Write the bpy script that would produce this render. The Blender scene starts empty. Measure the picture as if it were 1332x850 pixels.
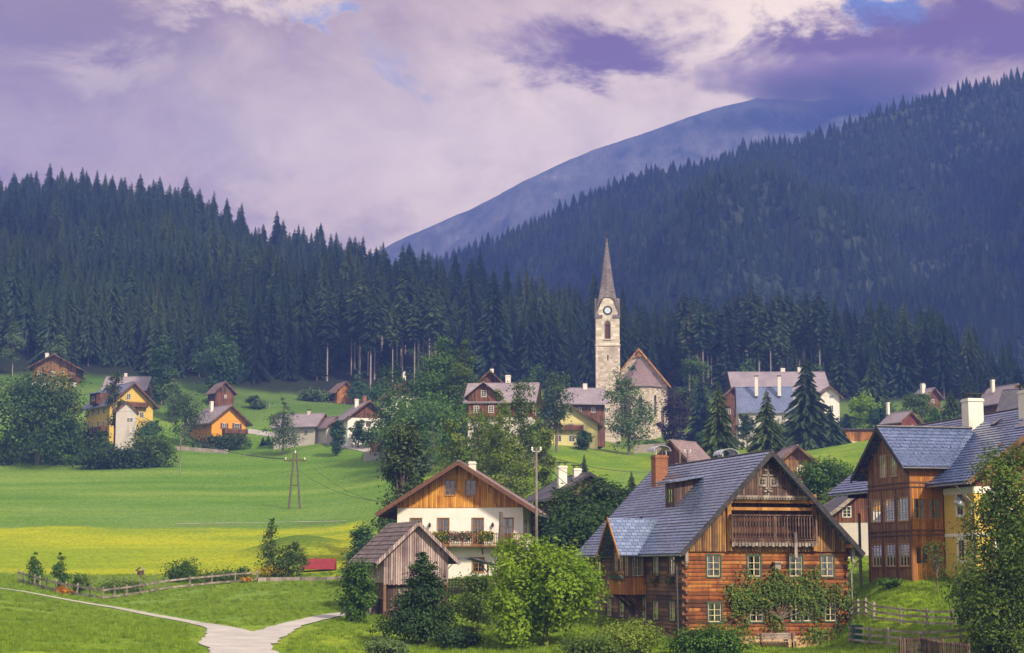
import bpy, math, random
import numpy as np
from mathutils import Vector, Matrix
R = math.radians
scene = bpy.context.scene
COL = scene.collection
random.seed(4)

# ---------------------------------------------------------------- camera
W0, H0, F0 = 1332.0, 850.0, 2366.0
CZ = 5.5
PITCH = math.atan(315.0 / F0)
cam_d = bpy.data.cameras.new('camera'); cam = bpy.data.objects.new('camera', cam_d); COL.objects.link(cam)
cam.location = (0, 0, CZ); cam.rotation_euler = (math.pi / 2 + PITCH, 0, 0)
cam_d.sensor_width = 36; cam_d.lens = 36 * F0 / W0; cam_d.clip_start = 1; cam_d.clip_end = 20000
scene.camera = cam

# ---------------------------------------------------------------- sky, sun, exposure
SUN_EL, SUN_AZ = R(38), R(142)          # azimuth clockwise from +Y (the view direction): behind the camera, to the right
EXPO = 0.42
world = bpy.data.worlds.new('World'); scene.world = world; world.use_nodes = True
def sky_dir(px, py):
    a = px - W0 / 2; b = H0 / 2 - py
    v = Vector((a, F0 * math.cos(PITCH) - b * math.sin(PITCH), F0 * math.sin(PITCH) + b * math.cos(PITCH)))
    return v.normalized()
def build_world():
    nt = world.node_tree; nt.nodes.clear(); N = nt.nodes.new; L = nt.links.new
    def val(v):
        n = N('ShaderNodeValue'); n.outputs[0].default_value = v; return n.outputs[0]
    def m(op, a, b=None, c=None, clamp=False):
        n = N('ShaderNodeMath'); n.operation = op; n.use_clamp = clamp
        for i, x in enumerate((a, b, c)):
            if x is None: continue
            if isinstance(x, (int, float)): n.inputs[i].default_value = x
            else: L(x, n.inputs[i])
        return n.outputs[0]
    def mix(f, a, b):
        n = N('ShaderNodeMix'); n.data_type = 'RGBA'
        if isinstance(f, (int, float)): n.inputs[0].default_value = f
        else: L(f, n.inputs[0])
        for s, x in ((6, a), (7, b)):
            if isinstance(x, tuple): n.inputs[s].default_value = x + (1,)
            else: L(x, n.inputs[s])
        return n.outputs[2]
    tc = N('ShaderNodeTexCoord')
    d = tc.outputs['Generated']
    def noise(scale, detail, rough=.55, dist=0, off=(0, 0, 0), st=(1, 1, 1.7)):
        mp = N('ShaderNodeMapping'); mp.inputs['Scale'].default_value = st; mp.inputs['Location'].default_value = off
        L(d, mp.inputs[0]); n = N('ShaderNodeTexNoise')
        n.inputs['Scale'].default_value = scale; n.inputs['Detail'].default_value = detail
        n.inputs['Roughness'].default_value = rough; n.inputs['Distortion'].default_value = dist
        L(mp.outputs[0], n.inputs['Vector']); return n.outputs['Fac'], n.outputs['Color']
    def ss(x, a, b):
        n = N('ShaderNodeMapRange'); n.interpolation_type = 'SMOOTHSTEP'
        L(x, n.inputs[0]); n.inputs[1].default_value = a; n.inputs[2].default_value = b; return n.outputs[0]
    # warped direction for the placed cloud banks
    _, wc = noise(11, 9, .66, .4)
    ws = N('ShaderNodeVectorMath'); ws.operation = 'SUBTRACT'; L(wc, ws.inputs[0]); ws.inputs[1].default_value = (.5, .5, .5)
    wm = N('ShaderNodeVectorMath'); wm.operation = 'MULTIPLY_ADD'; L(ws.outputs[0], wm.inputs[0]); wm.inputs[1].default_value = (.19, .19, .13); L(d, wm.inputs[2])
    def bank(px, py, rx, rz, soft=1.0):
        c = sky_dir(px, py)
        s = N('ShaderNodeVectorMath'); s.operation = 'SUBTRACT'; L(wm.outputs[0], s.inputs[0]); s.inputs[1].default_value = c
        k = N('ShaderNodeVectorMath'); k.operation = 'MULTIPLY'; L(s.outputs[0], k.inputs[0])
        k.inputs[1].default_value = (F0 / rx, F0 / (rx * 2), F0 / rz)
        l = N('ShaderNodeVectorMath'); l.operation = 'LENGTH'; L(k.outputs[0], l.inputs[0])
        r = N('ShaderNodeMapRange'); r.interpolation_type = 'SMOOTHSTEP'; L(l.outputs['Value'], r.inputs[0])
        r.inputs[1].default_value = 1.0 + .45 * soft; r.inputs[2].default_value = max(.05, 1.0 - .55 * soft); return r.outputs[0]
    f1, _ = noise(5.5, 10, .56, .5, (3.1, .4, 1.2)); f3, _ = noise(24, 10, .68, .5, (1.7, .3, 2.2), (1, 1, 1.5))
    f2, _ = noise(16, 8, .6, .25, (.7, 2.4, .1), (1, 1, 1.4))
    g = N('ShaderNodeSeparateXYZ'); L(d, g.inputs[0])
    base = mix(ss(f1, .36, .64), CL_MID, CL_PALE)
    base = mix(m('MULTIPLY', ss(f2, .44, .64), .55), base, CL_MAUVE); base = mix(m('MULTIPLY', ss(f3, .5, .72), .14), base, CL_WHITE); base = mix(m('MULTIPLY', ss(f3, .5, .3), .14), base, CL_MAUVE)
    lf = m('MULTIPLY', bank(60, 0, 420, 130, 1.7), .9)
    base = mix(lf, base, CL_MAUVE)
    base = mix(m('MULTIPLY', bank(470, 110, 80, 60, 1.6), .4), base, CL_MAUVE)
    base = mix(m('MULTIPLY', bank(140, 82, 70, 28, 1.8), .3), base, CL_WHITE)
    base = mix(m('MULTIPLY', bank(330, 0, 110, 22, 1.6), .6), base, CL_WHITE)
    base = mix(m('MULTIPLY', bank(985, 25, 190, 55, 1.6), .85), base, CL_WHITE)
    base = mix(m('MULTIPLY', bank(640, 170, 380, 120, 1.8), .5), base, CL_WHITE)
    sk = N('ShaderNodeTexSky'); sk.sky_type = 'NISHITA'; sk.sun_disc = False
    sk.sun_elevation = SUN_EL; sk.sun_rotation = SUN_AZ
    blue = N('ShaderNodeMix'); blue.data_type = 'RGBA'; blue.blend_type = 'MULTIPLY'; blue.inputs[0].default_value = 1
    L(sk.outputs[0], blue.inputs[6]); blue.inputs[7].default_value = (1.0, 1.0, 1.2, 1)
    hole = m('MAXIMUM', bank(1190, 12, 62, 34, .7), m('MULTIPLY', bank(440, 4, 36, 12, 1.4), .6))
    hole = m('MAXIMUM', hole, m('MULTIPLY', bank(545, 66, 26, 30, 1.5), .35))
    base = mix(hole, base, blue.outputs[2])
    dark = m('MAXIMUM', bank(800, 42, 118, 42, 1.1), bank(1300, 50, 165, 66, 1.0))
    dark = m('MAXIMUM', dark, bank(1110, 88, 150, 46, 1.0))
    base = mix(m('MULTIPLY', dark, .96), base, CL_DARK)
    # unseen sky overhead and behind the camera whitened and brightened to raise ambient light
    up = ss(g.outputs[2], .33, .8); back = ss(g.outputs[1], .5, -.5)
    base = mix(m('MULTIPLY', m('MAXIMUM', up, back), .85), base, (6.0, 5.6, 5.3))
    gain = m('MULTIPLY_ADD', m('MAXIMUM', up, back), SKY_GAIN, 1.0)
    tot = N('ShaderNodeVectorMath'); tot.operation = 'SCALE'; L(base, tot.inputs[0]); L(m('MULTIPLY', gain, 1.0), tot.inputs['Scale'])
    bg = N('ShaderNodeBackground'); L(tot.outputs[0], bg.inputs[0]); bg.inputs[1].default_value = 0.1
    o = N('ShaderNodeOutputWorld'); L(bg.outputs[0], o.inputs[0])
CL_MID = (6.1, 3.9, 2.3); CL_PALE = (9.4, 6.7, 4.4); CL_WHITE = (13.5, 10.4, 6.4)
CL_MAUVE = (3.0, 1.65, 1.15); CL_DARK = (1.7, .45, .75)
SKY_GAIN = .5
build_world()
sun_d = bpy.data.lights.new('sun', 'SUN'); sun_d.energy = 5.0; sun_d.angle = R(5); sun_d.color = (1.0, .88, .68)
sun = bpy.data.objects.new('sun', sun_d); COL.objects.link(sun)
sdir = Vector((math.sin(SUN_AZ) * math.cos(SUN_EL), math.cos(SUN_AZ) * math.cos(SUN_EL), math.sin(SUN_EL)))
sun.rotation_euler = sdir.to_track_quat('Z', 'Y').to_euler(); sun.location = (60, -60, 80)
vs = scene.view_settings; vs.view_transform = 'Standard'; vs.look = 'None'; vs.gamma = 1; vs.exposure = EXPO; vs.use_curve_mapping = False
scene.render.engine = 'CYCLES'
cy = scene.cycles; cy.use_denoising = True; cy.max_bounces = 5; cy.diffuse_bounces = 2; cy.glossy_bounces = 2
cy.transmission_bounces = 2; cy.volume_bounces = 1; cy.transparent_max_bounces = 8; cy.caustics_reflective = False; cy.caustics_refractive = False

# ---------------------------------------------------------------- pixel <-> ground geometry helpers
cp, sp = math.cos(PITCH), math.sin(PITCH)
def uz(px, py):
    b = H0 / 2 - py; den = F0 * cp - sp * b
    return (px - W0 / 2) / den, (F0 * sp + cp * b) / den
def P(px, py, D):
    u, z = uz(px, py); return Vector((u * D, D, CZ + z * D))
def proj(v):
    x, y, z = v[0], v[1], v[2] - CZ
    fw = y * cp + z * sp; up = -y * sp + z * cp
    return W0 / 2 + F0 * x / fw, H0 / 2 - F0 * up / fw
# control points of the terrain: (px, py, distance)
CTRL = [(0,850,105),(160,850,107),(320,850,111),(500,850,116),(700,852,112),(860,850,110),(1000,845,117),(1130,842,112),(1332,850,104),
 (0,767,165),(133,781,163),(290,820,131),(430,801,141),(500,803,143),(40,757,180),(340,757,180),(445,750,186),
 (0,745,192),(230,745,192),(440,735,196),(0,690,255),(250,688,257),(460,684,255),(0,645,310),(250,643,312),(470,640,305),
 (0,602,368),(110,604,366),(200,607,362),(400,597,365),(510,594,352),(120,583,385),(300,574,402),(420,572,385),(480,580,368),
 (70,505,440),(0,497,445),(290,530,432),(350,540,425),(450,522,452),(470,545,420),(200,520,430),(590,520,440),(590,585,350),
 (600,752,163),(560,735,180),(700,725,175),(650,650,245),(660,605,292),(620,560,380),(740,578,355),(720,630,265),(700,578,372),(800,605,325),
 (790,576,420),(870,573,424),(850,588,392),(730,530,440),(950,570,405),(1000,560,425),(1060,592,298),(1040,612,262),(1100,576,385),(1110,530,450),(950,520,455),
 (1100,660,195),(1200,660,195),(1120,765,140),(1140,757,126),(1190,756,122),(1240,757,121),(1300,757,119),(1110,778,121),(1110,800,117),(1200,800,115),(1150,830,111),(1240,700,160),
 (900,832,121),(1060,845,115),(1100,843,117.5),(1106,838,121),(1128,806,117),(780,803,132),(860,640,225),(940,640,220),(1180,565,330),(1300,560,330),(1210,535,430),(1320,540,430),
 (-150,700,240),(-150,600,370),(-150,850,105),(-150,520,440),(1500,600,330),(1500,750,120),(1500,540,440),(1500,840,104)]
def _k(r2): return np.where(r2 > 1e-12, r2 * np.log(r2 + 1e-20), 0.0)
def _wcoord(X, Y):
    Yc = np.clip(Y, 95, 470); return np.clip(X / np.maximum(Y, 95), -.4, .4) * 3.0, np.log(Yc) * 1.6
_cp = [P(a, b, c) for a, b, c in CTRL] + [Vector((x, y, z)) for x, y, z in ((-30, 96, -.3), (0, 96, -.4), (30, 96, -.3))]
_cx, _cy = _wcoord(np.array([p.x for p in _cp]), np.array([p.y for p in _cp])); _cz = np.array([p.z for p in _cp])
_n = len(_cz)
_A = _k((_cx[:, None] - _cx) ** 2 + (_cy[:, None] - _cy) ** 2) + np.eye(_n) * .003
_Pm = np.stack([np.ones(_n), _cx, _cy], 1)
_M = np.block([[_A, _Pm], [_Pm.T, np.zeros((3, 3))]])
_S = np.linalg.solve(_M, np.concatenate([_cz, np.zeros(3)]))
def tps(X, Y):
    a, b = _wcoord(X, Y); sh = a.shape; a = a.ravel(); b = b.ravel()
    out = np.zeros_like(a)
    for i in range(0, len(a), 20000):
        s = slice(i, i + 20000)
        out[s] = _k((a[s, None] - _cx) ** 2 + (b[s, None] - _cy) ** 2) @ _S[:_n] + _S[_n] + _S[_n + 1] * a[s] + _S[_n + 2] * b[s]
    return out.reshape(sh)
# value noise for terrain and scattering
_rs = np.random.RandomState(7); _tab = _rs.rand(256, 256)
def vnoise(x, y):
    xi = np.floor(x).astype(int); yi = np.floor(y).astype(int); fx = x - xi; fy = y - yi
    fx = fx * fx * (3 - 2 * fx); fy = fy * fy * (3 - 2 * fy)
    t = lambda a, b: _tab[a & 255, b & 255]
    return (t(xi, yi) * (1 - fx) + t(xi + 1, yi) * fx) * (1 - fy) + (t(xi, yi + 1) * (1 - fx) + t(xi + 1, yi + 1) * fx) * fy
def fbm(x, y, o=4):
    s = 0; a = .5
    for i in range(o): s = s + a * (vnoise(x, y) - .5); x = x * 2.03 + 11.7; y = y * 2.03 + 5.3; a *= .5
    return s
# wooded hill behind the village: (px, py of treetops, distance of the crest)
HILL = [(-200,225,860),(0,222,850),(100,218,840),(200,226,830),(260,250,800),(330,272,760),(400,290,720),(460,300,690),(540,318,650),(600,340,620),
 (700,362,600),(800,368,590),(900,372,590),(1000,378,590),(1080,382,580),(1150,390,570),(1200,410,555),(1250,445,540),(1290,482,530),(1332,520,520),(1500,560,515)]
TREE_H = 23.0
_hu = np.array([uz(a, b)[0] for a, b, c in HILL]); _hD = np.array([c for a, b, c in HILL], float)
_hz = np.array([CZ + uz(a, b)[1] * c - TREE_H for a, b, c in HILL])
FRONT = 466.0
def hgt(X, Y):
    X = np.asarray(X, float); Y = np.asarray(Y, float)
    z = tps(X, Y)
    z = z + np.clip((95 - Y) / 95, 0, 1) * 2.2
    u = X / np.maximum(Y, 95)
    Dr = np.interp(u, _hu, _hD); zr = np.interp(u, _hu, _hz)
    t = (Y - FRONT) / (Dr - FRONT); tc = np.clip(t, 0, 1)
    hz = z + (zr - z) * (tc ** .95) + fbm(X / 60, Y / 60, 3) * 16 * np.clip(np.minimum(t * 3, (1 - t) * 4), 0, 1)
    hz = np.where(t > 1, np.maximum(zr - (Y - Dr) * .25, 40 - (Y - Dr) * .02), hz)
    kn = np.exp(-(((X + 25.5) / 6.5) ** 2 + ((Y - 216) / 9) ** 2) * 1.3) * 2.0     # small grassy knoll in the yellow field
    return np.where(t > 0, hz, z) + kn
def h1(x, y): return float(hgt(np.array([x]), np.array([y]))[0])
def G(px, D):
    u = uz(px, 700)[0]
    for _ in range(3):
        z = h1(u * D, D); py = proj((u * D, D, z))[1]; u = uz(px, py)[0]
    return Vector((u * D, D, h1(u * D, D)))
_Ds = np.concatenate([np.arange(70, 470, .5)])
def GP(px, py):
    u, k = uz(px, py); z = hgt(u * _Ds, _Ds); ray = CZ + k * _Ds
    d = z - ray; i = np.where((d[:-1] < 0) & (d[1:] >= 0))[0]
    D = float(_Ds[i[0]]) if len(i) else 460.0
    if len(i): a, b = d[i[0]], d[i[0] + 1]; D = float(_Ds[i[0]] + .5 * (-a) / (b - a))
    return Vector((u * D, D, h1(u * D, D)))

# ---------------------------------------------------------------- tagging and mesh building
def tag(o, label=None, cat=None, group=None, kind=None):
    if label: o['label'] = label
    if cat: o['category'] = cat
    if group: o['group'] = group
    if kind: o['kind'] = kind
    return o
def thing(name, label, cat, loc=(0, 0, 0), rz=0, group=None):
    o = bpy.data.objects.new(name, None); COL.objects.link(o); o.location = loc; o.rotation_euler = (0, 0, rz)
    o.empty_display_size = .3
    return tag(o, label, cat, group)
def copy_tree(o, parent=None):
    c = o.copy(); COL.objects.link(c)
    if parent is not None: c.parent = parent
    for ch in list(o.children): copy_tree(ch, c)
    return c
class MB:
    """collects polygons; build() links them as one mesh object with metric UVs"""
    def __init__(s): s.v = []; s.f = []
    def quad(s, *p):
        i = len(s.v); s.v += [tuple(q) for q in p]; s.f.append(tuple(range(i, i + len(p))))
    def box(s, x0, x1, y0, y1, z0, z1):
        c = [(x, y, z) for z in (z0, z1) for y in (y0, y1) for x in (x0, x1)]; s._hex(c)
    def _hex(s, c):
        i = len(s.v); s.v += [tuple(q) for q in c]
        for f in ((0, 2, 3, 1), (4, 5, 7, 6), (0, 1, 5, 4), (2, 6, 7, 3), (0, 4, 6, 2), (1, 3, 7, 5)): s.f.append(tuple(i + k for k in f))
    def obox(s, o, u, n, a0, a1, z0, z1, n0, n1):
        """box in a wall frame: a along u, z up, n outwards"""
        o = Vector(o); u = Vector(u); n = Vector(n); Z = Vector((0, 0, 1))
        s._hex([o + u * a + Z * z + n * m for z in (z0, z1) for m in (n0, n1) for a in (a0, a1)])
    def beam(s, a, b, w, h=None, up=(0, 0, 1)):
        a = Vector(a); b = Vector(b); h = h or w; d = (b - a).normalized(); up = Vector(up)
        x = d.cross(up)
        if x.length < 1e-4: x = d.cross(Vector((1, 0, 0)))
        x.normalize(); y = x.cross(d)
        s._hex([p + x * i * w / 2 + y * j * h / 2 for p in (a, b) for j in (-1, 1) for i in (-1, 1)])
    def tube(s, pts, rads, seg=8, cap=True):
        pts = [Vector(p) for p in pts]; base = len(s.v); n = len(pts)
        if isinstance(rads, (int, float)): rads = [rads] * n
        for k, p in enumerate(pts):
            d = (pts[min(k + 1, n - 1)] - pts[max(k - 1, 0)])
            d = d.normalized() if d.length > 1e-9 else Vector((0, 0, 1))
            x = d.cross(Vector((0, 1, 0)) if abs(d.y) < .9 else Vector((1, 0, 0))).normalized(); y = d.cross(x)
            for q in range(seg):
                a = 2 * math.pi * q / seg; s.v.append(tuple(p + (x * math.cos(a) + y * math.sin(a)) * rads[k]))
        for k in range(n - 1):
            for q in range(seg):
                q2 = (q + 1) % seg; s.f.append((base + k * seg + q, base + k * seg + q2, base + (k + 1) * seg + q2, base + (k + 1) * seg + q))
        if cap:
            s.f.append(tuple(base + q for q in range(seg))); s.f.append(tuple(base + (n - 1) * seg + q for q in reversed(range(seg))))
    def lathe(s, c, prof, seg=16):
        s.tube([(c[0], c[1], c[2] + z) for r, z in prof], [max(r, .001) for r, z in prof], seg)
    def build(s, name, m, parent=None, smooth=False, label=None):
        me = bpy.data.meshes.new(name); me.from_pydata(s.v, [], s.f)
        if smooth: me.polygons.foreach_set('use_smooth', [True] * len(me.polygons))
        me.update(); me.validate()
        uv = me.uv_layers.new(name='UVMap')
        nl = len(me.loops); lv = np.zeros(nl, int); me.loops.foreach_get('vertex_index', lv)
        co = np.zeros(len(me.vertices) * 3); me.vertices.foreach_get('co', co); co = co.reshape(-1, 3)
        nn = np.zeros(len(me.polygons) * 3); me.polygons.foreach_get('normal', nn); nn = nn.reshape(-1, 3)
        lt = np.zeros(len(me.polygons), int); me.polygons.foreach_get('loop_total', lt)
        n = np.repeat(nn, lt, 0); hor = np.stack([-n[:, 1], n[:, 0], np.zeros(nl)], 1); ln = np.linalg.norm(hor, axis=1)
        flat = ln < .08; hor[flat] = (1, 0, 0); ln[flat] = 1; hor /= ln[:, None]
        # one consistent direction for opposite faces keeps boards aligned
        sg = np.where(np.abs(hor[:, 0]) > np.abs(hor[:, 1]), np.sign(hor[:, 0]), np.sign(hor[:, 1])); hor *= sg[:, None]
        ver = np.cross(n, hor); ver *= np.where(np.where(flat, ver[:, 1], ver[:, 2]) < 0, -1, 1)[:, None]
        c = co[lv]; d = np.stack([(c * hor).sum(1), (c * ver).sum(1)], 1)
        uv.data.foreach_set('uv', d.ravel())
        if m is not None: me.materials.append(m)
        o = bpy.data.objects.new(name, me); COL.objects.link(o)
        if parent is not None: o.parent = parent
        if label: o['label'] = label
        return o
def tagged(mb, name, m, label, cat, loc=None, rz=0, group=None, kind=None, smooth=False):
    o = mb.build(name, m, None, smooth); tag(o, label, cat, group, kind)
    if loc is not None: o.location = loc
    o.rotation_euler = (0, 0, rz); return o

# ---------------------------------------------------------------- materials
class NB:
    def __init__(s, name):
        s.m = bpy.data.materials.new(name); s.m.use_nodes = True; s.nt = s.m.node_tree; s.nt.nodes.clear()
        s.o = s.nt.nodes.new('ShaderNodeOutputMaterial'); s._uv = s._ob = None
    def n(s, t, **k):
        x = s.nt.nodes.new('ShaderNode' + t)
        for a, b in k.items(): setattr(x, a, b)
        return x
    def l(s, a, b): s.nt.links.new(a, b)
    def setin(s, sock, x):
        if isinstance(x, (int, float)): sock.default_value = x
        elif isinstance(x, tuple):
            sock.default_value = x + (1,) if len(x) == 3 and sock.type == 'RGBA' else x
        else: s.l(x, sock)
    def uv(s):
        if not s._uv: s._uv = s.n('TexCoord')
        return s._uv.outputs['UV']
    def obj(s):
        if not s._uv: s._uv = s.n('TexCoord')
        return s._uv.outputs['Object']
    def mapv(s, v, sc=(1, 1, 1), loc=(0, 0, 0)):
        x = s.n('Mapping'); x.inputs['Scale'].default_value = sc; x.inputs['Location'].default_value = loc; s.l(v, x.inputs[0]); return x.outputs[0]
    def math(s, op, a, b=None, c=None, clamp=False):
        x = s.n('Math', operation=op, use_clamp=clamp)
        for i, q in enumerate((a, b, c)):
            if q is not None: s.setin(x.inputs[i], q)
        return x.outputs[0]
    def noise(s, v, scale, detail=4, rough=.55, dist=0):
        x = s.n('TexNoise'); x.inputs['Scale'].default_value = scale; x.inputs['Detail'].default_value = detail
        x.inputs['Roughness'].default_value = rough; x.inputs['Distortion'].default_value = dist; s.l(v, x.inputs['Vector']); return x.outputs['Fac']
    def mr(s, v, a, b, c=0.0, d=1.0, sm=True):
        x = s.n('MapRange', interpolation_type='SMOOTHSTEP' if sm else 'LINEAR'); s.l(v, x.inputs[0])
        for i, q in enumerate((a, b, c, d)): x.inputs[i + 1].default_value = q
        return x.outputs[0]
    def mix(s, f, a, b, blend='MIX'):
        x = s.n('Mix', data_type='RGBA', blend_type=blend); s.setin(x.inputs[0], f); s.setin(x.inputs[6], a); s.setin(x.inputs[7], b); return x.outputs[2]
    def ramp(s, f, stops):
        x = s.n('ValToRGB'); s.l(f, x.inputs[0]); e = x.color_ramp.elements
        while len(e) < len(stops): e.new(.5)
        for q, (p, c) in zip(e, stops): q.position = p; q.color = c + (1,)
        return x.outputs[0]
    def bump(s, hgt_, strength, dist=.05, nrm=None):
        x = s.n('Bump'); x.inputs['Strength'].default_value = strength; x.inputs['Distance'].default_value = dist; s.l(hgt_, x.inputs['Height'])
        if nrm is not None: s.l(nrm, x.inputs['Normal'])
        return x.outputs[0]
    def out(s, col, rough=.8, nrm=None, metal=0.0, spec=.4, coat=0.0):
        p = s.n('BsdfPrincipled'); s.setin(p.inputs['Base Color'], col); s.setin(p.inputs['Roughness'], rough); s.setin(p.inputs['Metallic'], metal)
        p.inputs['Specular IOR Level'].default_value = spec; p.inputs['Coat Weight'].default_value = coat
        if nrm is not None: s.l(nrm, p.inputs['Normal'])
        s.l(p.outputs[0], s.o.inputs[0]); return s.m
def sc(c, k): return tuple(min(1, x * k) for x in c)
def m_plain(name, c, rough=.7, var=.25, scale=3, metal=0.0, bump=.15, spec=.4):
    b = NB(name); f = b.noise(b.obj(), scale, 6, .6); g = b.noise(b.obj(), scale * 9, 3)
    col = b.mix(b.mr(f, .3, .7), sc(c, 1 - var), sc(c, 1 + var * .6)); col = b.mix(b.math('MULTIPLY', b.mr(g, .45, .75), .35), col, sc(c, 1 - var * 1.4))
    return b.out(col, b.mr(f, .3, .7, max(.05, rough - .1), min(1, rough + .1)), b.bump(g, bump, .02), metal, spec)
def m_plaster(name, c, dirt=.3):
    b = NB(name); u = b.uv(); f = b.noise(b.obj(), .7, 6, .65); st = b.noise(b.mapv(u, (3.5, .35, 1)), 1.2, 5, .6); g = b.noise(b.obj(), 28, 4)
    col = b.mix(b.mr(f, .3, .75), c, sc(c, .86)); col = b.mix(b.math('MULTIPLY', b.mr(st, .52, .78), dirt), col, (c[0] * .55, c[1] * .5, c[2] * .45))
    return b.out(col, .9, b.bump(g, .25, .02), 0, .2)
def m_boards(name, stops, width, vertical=True, gap=.06, rounded=.25, grain=1.0, grime=.5, gcol=(.03, .018, .012), rough=.75, seg=3.1):
    """boards / logs in UV metres: each board its own tone, dark joints, long grain"""
    b = NB(name); s = b.n('SeparateXYZ'); b.l(b.uv(), s.inputs[0])
    a, v = (s.outputs[0], s.outputs[1]) if vertical else (s.outputs[1], s.outputs[0])
    q = b.math('DIVIDE', a, width); fl = b.math('FLOOR', q); fr = b.math('FRACT', q)
    c = b.n('CombineXYZ'); b.l(fl, c.inputs[0]); b.l(b.math('FLOOR', b.math('DIVIDE', b.math('ADD', v, b.math('MULTIPLY', fl, 1.37)), seg)), c.inputs[1])
    wn = b.n('TexWhiteNoise', noise_dimensions='2D'); b.l(c.outputs[0], wn.inputs['Vector'])
    gc = b.n('CombineXYZ'); b.l(b.math('MULTIPLY', a, 26.0), gc.inputs[0]); b.l(b.math('MULTIPLY', v, 1.1), gc.inputs[1]); b.l(fl, gc.inputs[2])
    gr = b.noise(gc.outputs[0], 1.0, 6, .65, .6)
    big = b.noise(b.obj(), .55, 5, .6)
    t = b.math('ADD', b.math('MULTIPLY', wn.outputs[0], .52), b.math('ADD', b.math('MULTIPLY', gr, .5 * grain), b.math('MULTIPLY', b.math('SUBTRACT', big, .5), 1.1)))
    col = b.ramp(b.math('ADD', t, .0), stops)
    st = b.noise(b.mapv(b.uv(), (2.4, .3, 1)), 1.5, 5, .65)
    col = b.mix(b.math('MULTIPLY', b.mr(st, .5, .75), grime), col, gcol)
    edge = b.math('MINIMUM', fr, b.math('SUBTRACT', 1.0, fr)); j = b.mr(edge, gap * .35, gap)
    col = b.mix(j, sc(gcol, .4), col)
    par = b.math('MULTIPLY', b.math('MULTIPLY', fr, b.math('SUBTRACT', 1.0, fr)), 4 * rounded)
    hh = b.math('ADD', b.math('ADD', b.math('MULTIPLY', j, .5), par), b.math('ADD', b.math('MULTIPLY', gr, .15), b.math('MULTIPLY', wn.outputs[0], .12)))
    return b.out(col, rough, b.bump(hh, .8, .05), 0, .25)
def m_tiles(name, c1, c2, tw, th, rough=.4, gap=.02, moss=0.0, metal=0.0, diamond=False, spec=.5, bdist=.05):
    b = NB(name); u = b.uv()
    if diamond:
        x = b.n('Mapping'); x.inputs['Rotation'].default_value = (0, 0, R(0)); b.l(u, x.inputs[0]); u = x.outputs[0]
    t = b.n('TexBrick'); b.l(u, t.inputs['Vector']); t.inputs['Scale'].default_value = 1; t.inputs['Brick Width'].default_value = tw; t.inputs['Row Height'].default_value = th
    t.inputs['Mortar Size'].default_value = gap; t.inputs['Mortar Smooth'].default_value = .3; t.inputs['Color1'].default_value = c1 + (1,); t.inputs['Color2'].default_value = c2 + (1,)
    t.inputs['Mortar'].default_value = sc(c1, .22) + (1,); t.inputs['Bias'].default_value = -.1
    s = b.n('SeparateXYZ'); b.l(u, s.inputs[0]); fr = b.math('FRACT', b.math('DIVIDE', s.outputs[1], th))
    big = b.noise(b.obj(), .35, 6, .6); fine = b.noise(b.obj(), 6, 4)
    col = b.mix(b.math('MULTIPLY', b.mr(big, .35, .7), .45), t.outputs['Color'], sc(c1, .5))
    if moss: col = b.mix(b.math('MULTIPLY', b.mr(b.noise(b.obj(), 1.6, 6, .7), .5, .72), moss), col, (.06, .075, .03))
    hh = b.math('ADD', b.math('MULTIPLY', b.math('SUBTRACT', 1.0, t.outputs['Fac']), .6), b.math('ADD', b.math('MULTIPLY', b.math('SUBTRACT', 1.0, fr), .8), b.math('MULTIPLY', fine, .2)))
    return b.out(col, b.mr(fine, .3, .7, max(.1, rough - .12), rough + .15), b.bump(hh, .7, bdist), metal, spec)
def m_stone(name, c, bw=.7, bh=.38, mort=(.42, .36, .3)):
    b = NB(name); u = b.uv(); nz = b.n('TexNoise'); nz.inputs['Scale'].default_value = 1.3; b.l(u, nz.inputs['Vector'])
    v = b.n('VectorMath', operation='MULTIPLY_ADD'); b.l(nz.outputs['Color'], v.inputs[0]); v.inputs[1].default_value = (.22, .1, 0); b.l(u, v.inputs[2])
    t = b.n('TexBrick'); b.l(v.outputs[0], t.inputs['Vector']); t.inputs['Scale'].default_value = 1; t.inputs['Brick Width'].default_value = bw; t.inputs['Row Height'].default_value = bh
    t.inputs['Mortar Size'].default_value = .03; t.inputs['Color1'].default_value = sc(c, 1.15) + (1,); t.inputs['Color2'].default_value = sc(c, .62) + (1,); t.inputs['Mortar'].default_value = mort + (1,)
    f = b.noise(b.obj(), .4, 6, .7); col = b.mix(b.math('MULTIPLY', b.mr(f, .45, .75), .5), t.outputs['Color'], (c[0] * .5, c[1] * .42, c[2] * .4))
    g = b.noise(b.obj(), 5, 5); col = b.mix(b.math('MULTIPLY', b.mr(g, .5, .8), .4), col, sc(c, .5))
    hh = b.math('ADD', b.math('SUBTRACT', 1.0, t.outputs['Fac']), b.math('MULTIPLY', g, .6))
    return b.out(col, .9, b.bump(hh, .6, .06), 0, .2)
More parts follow.
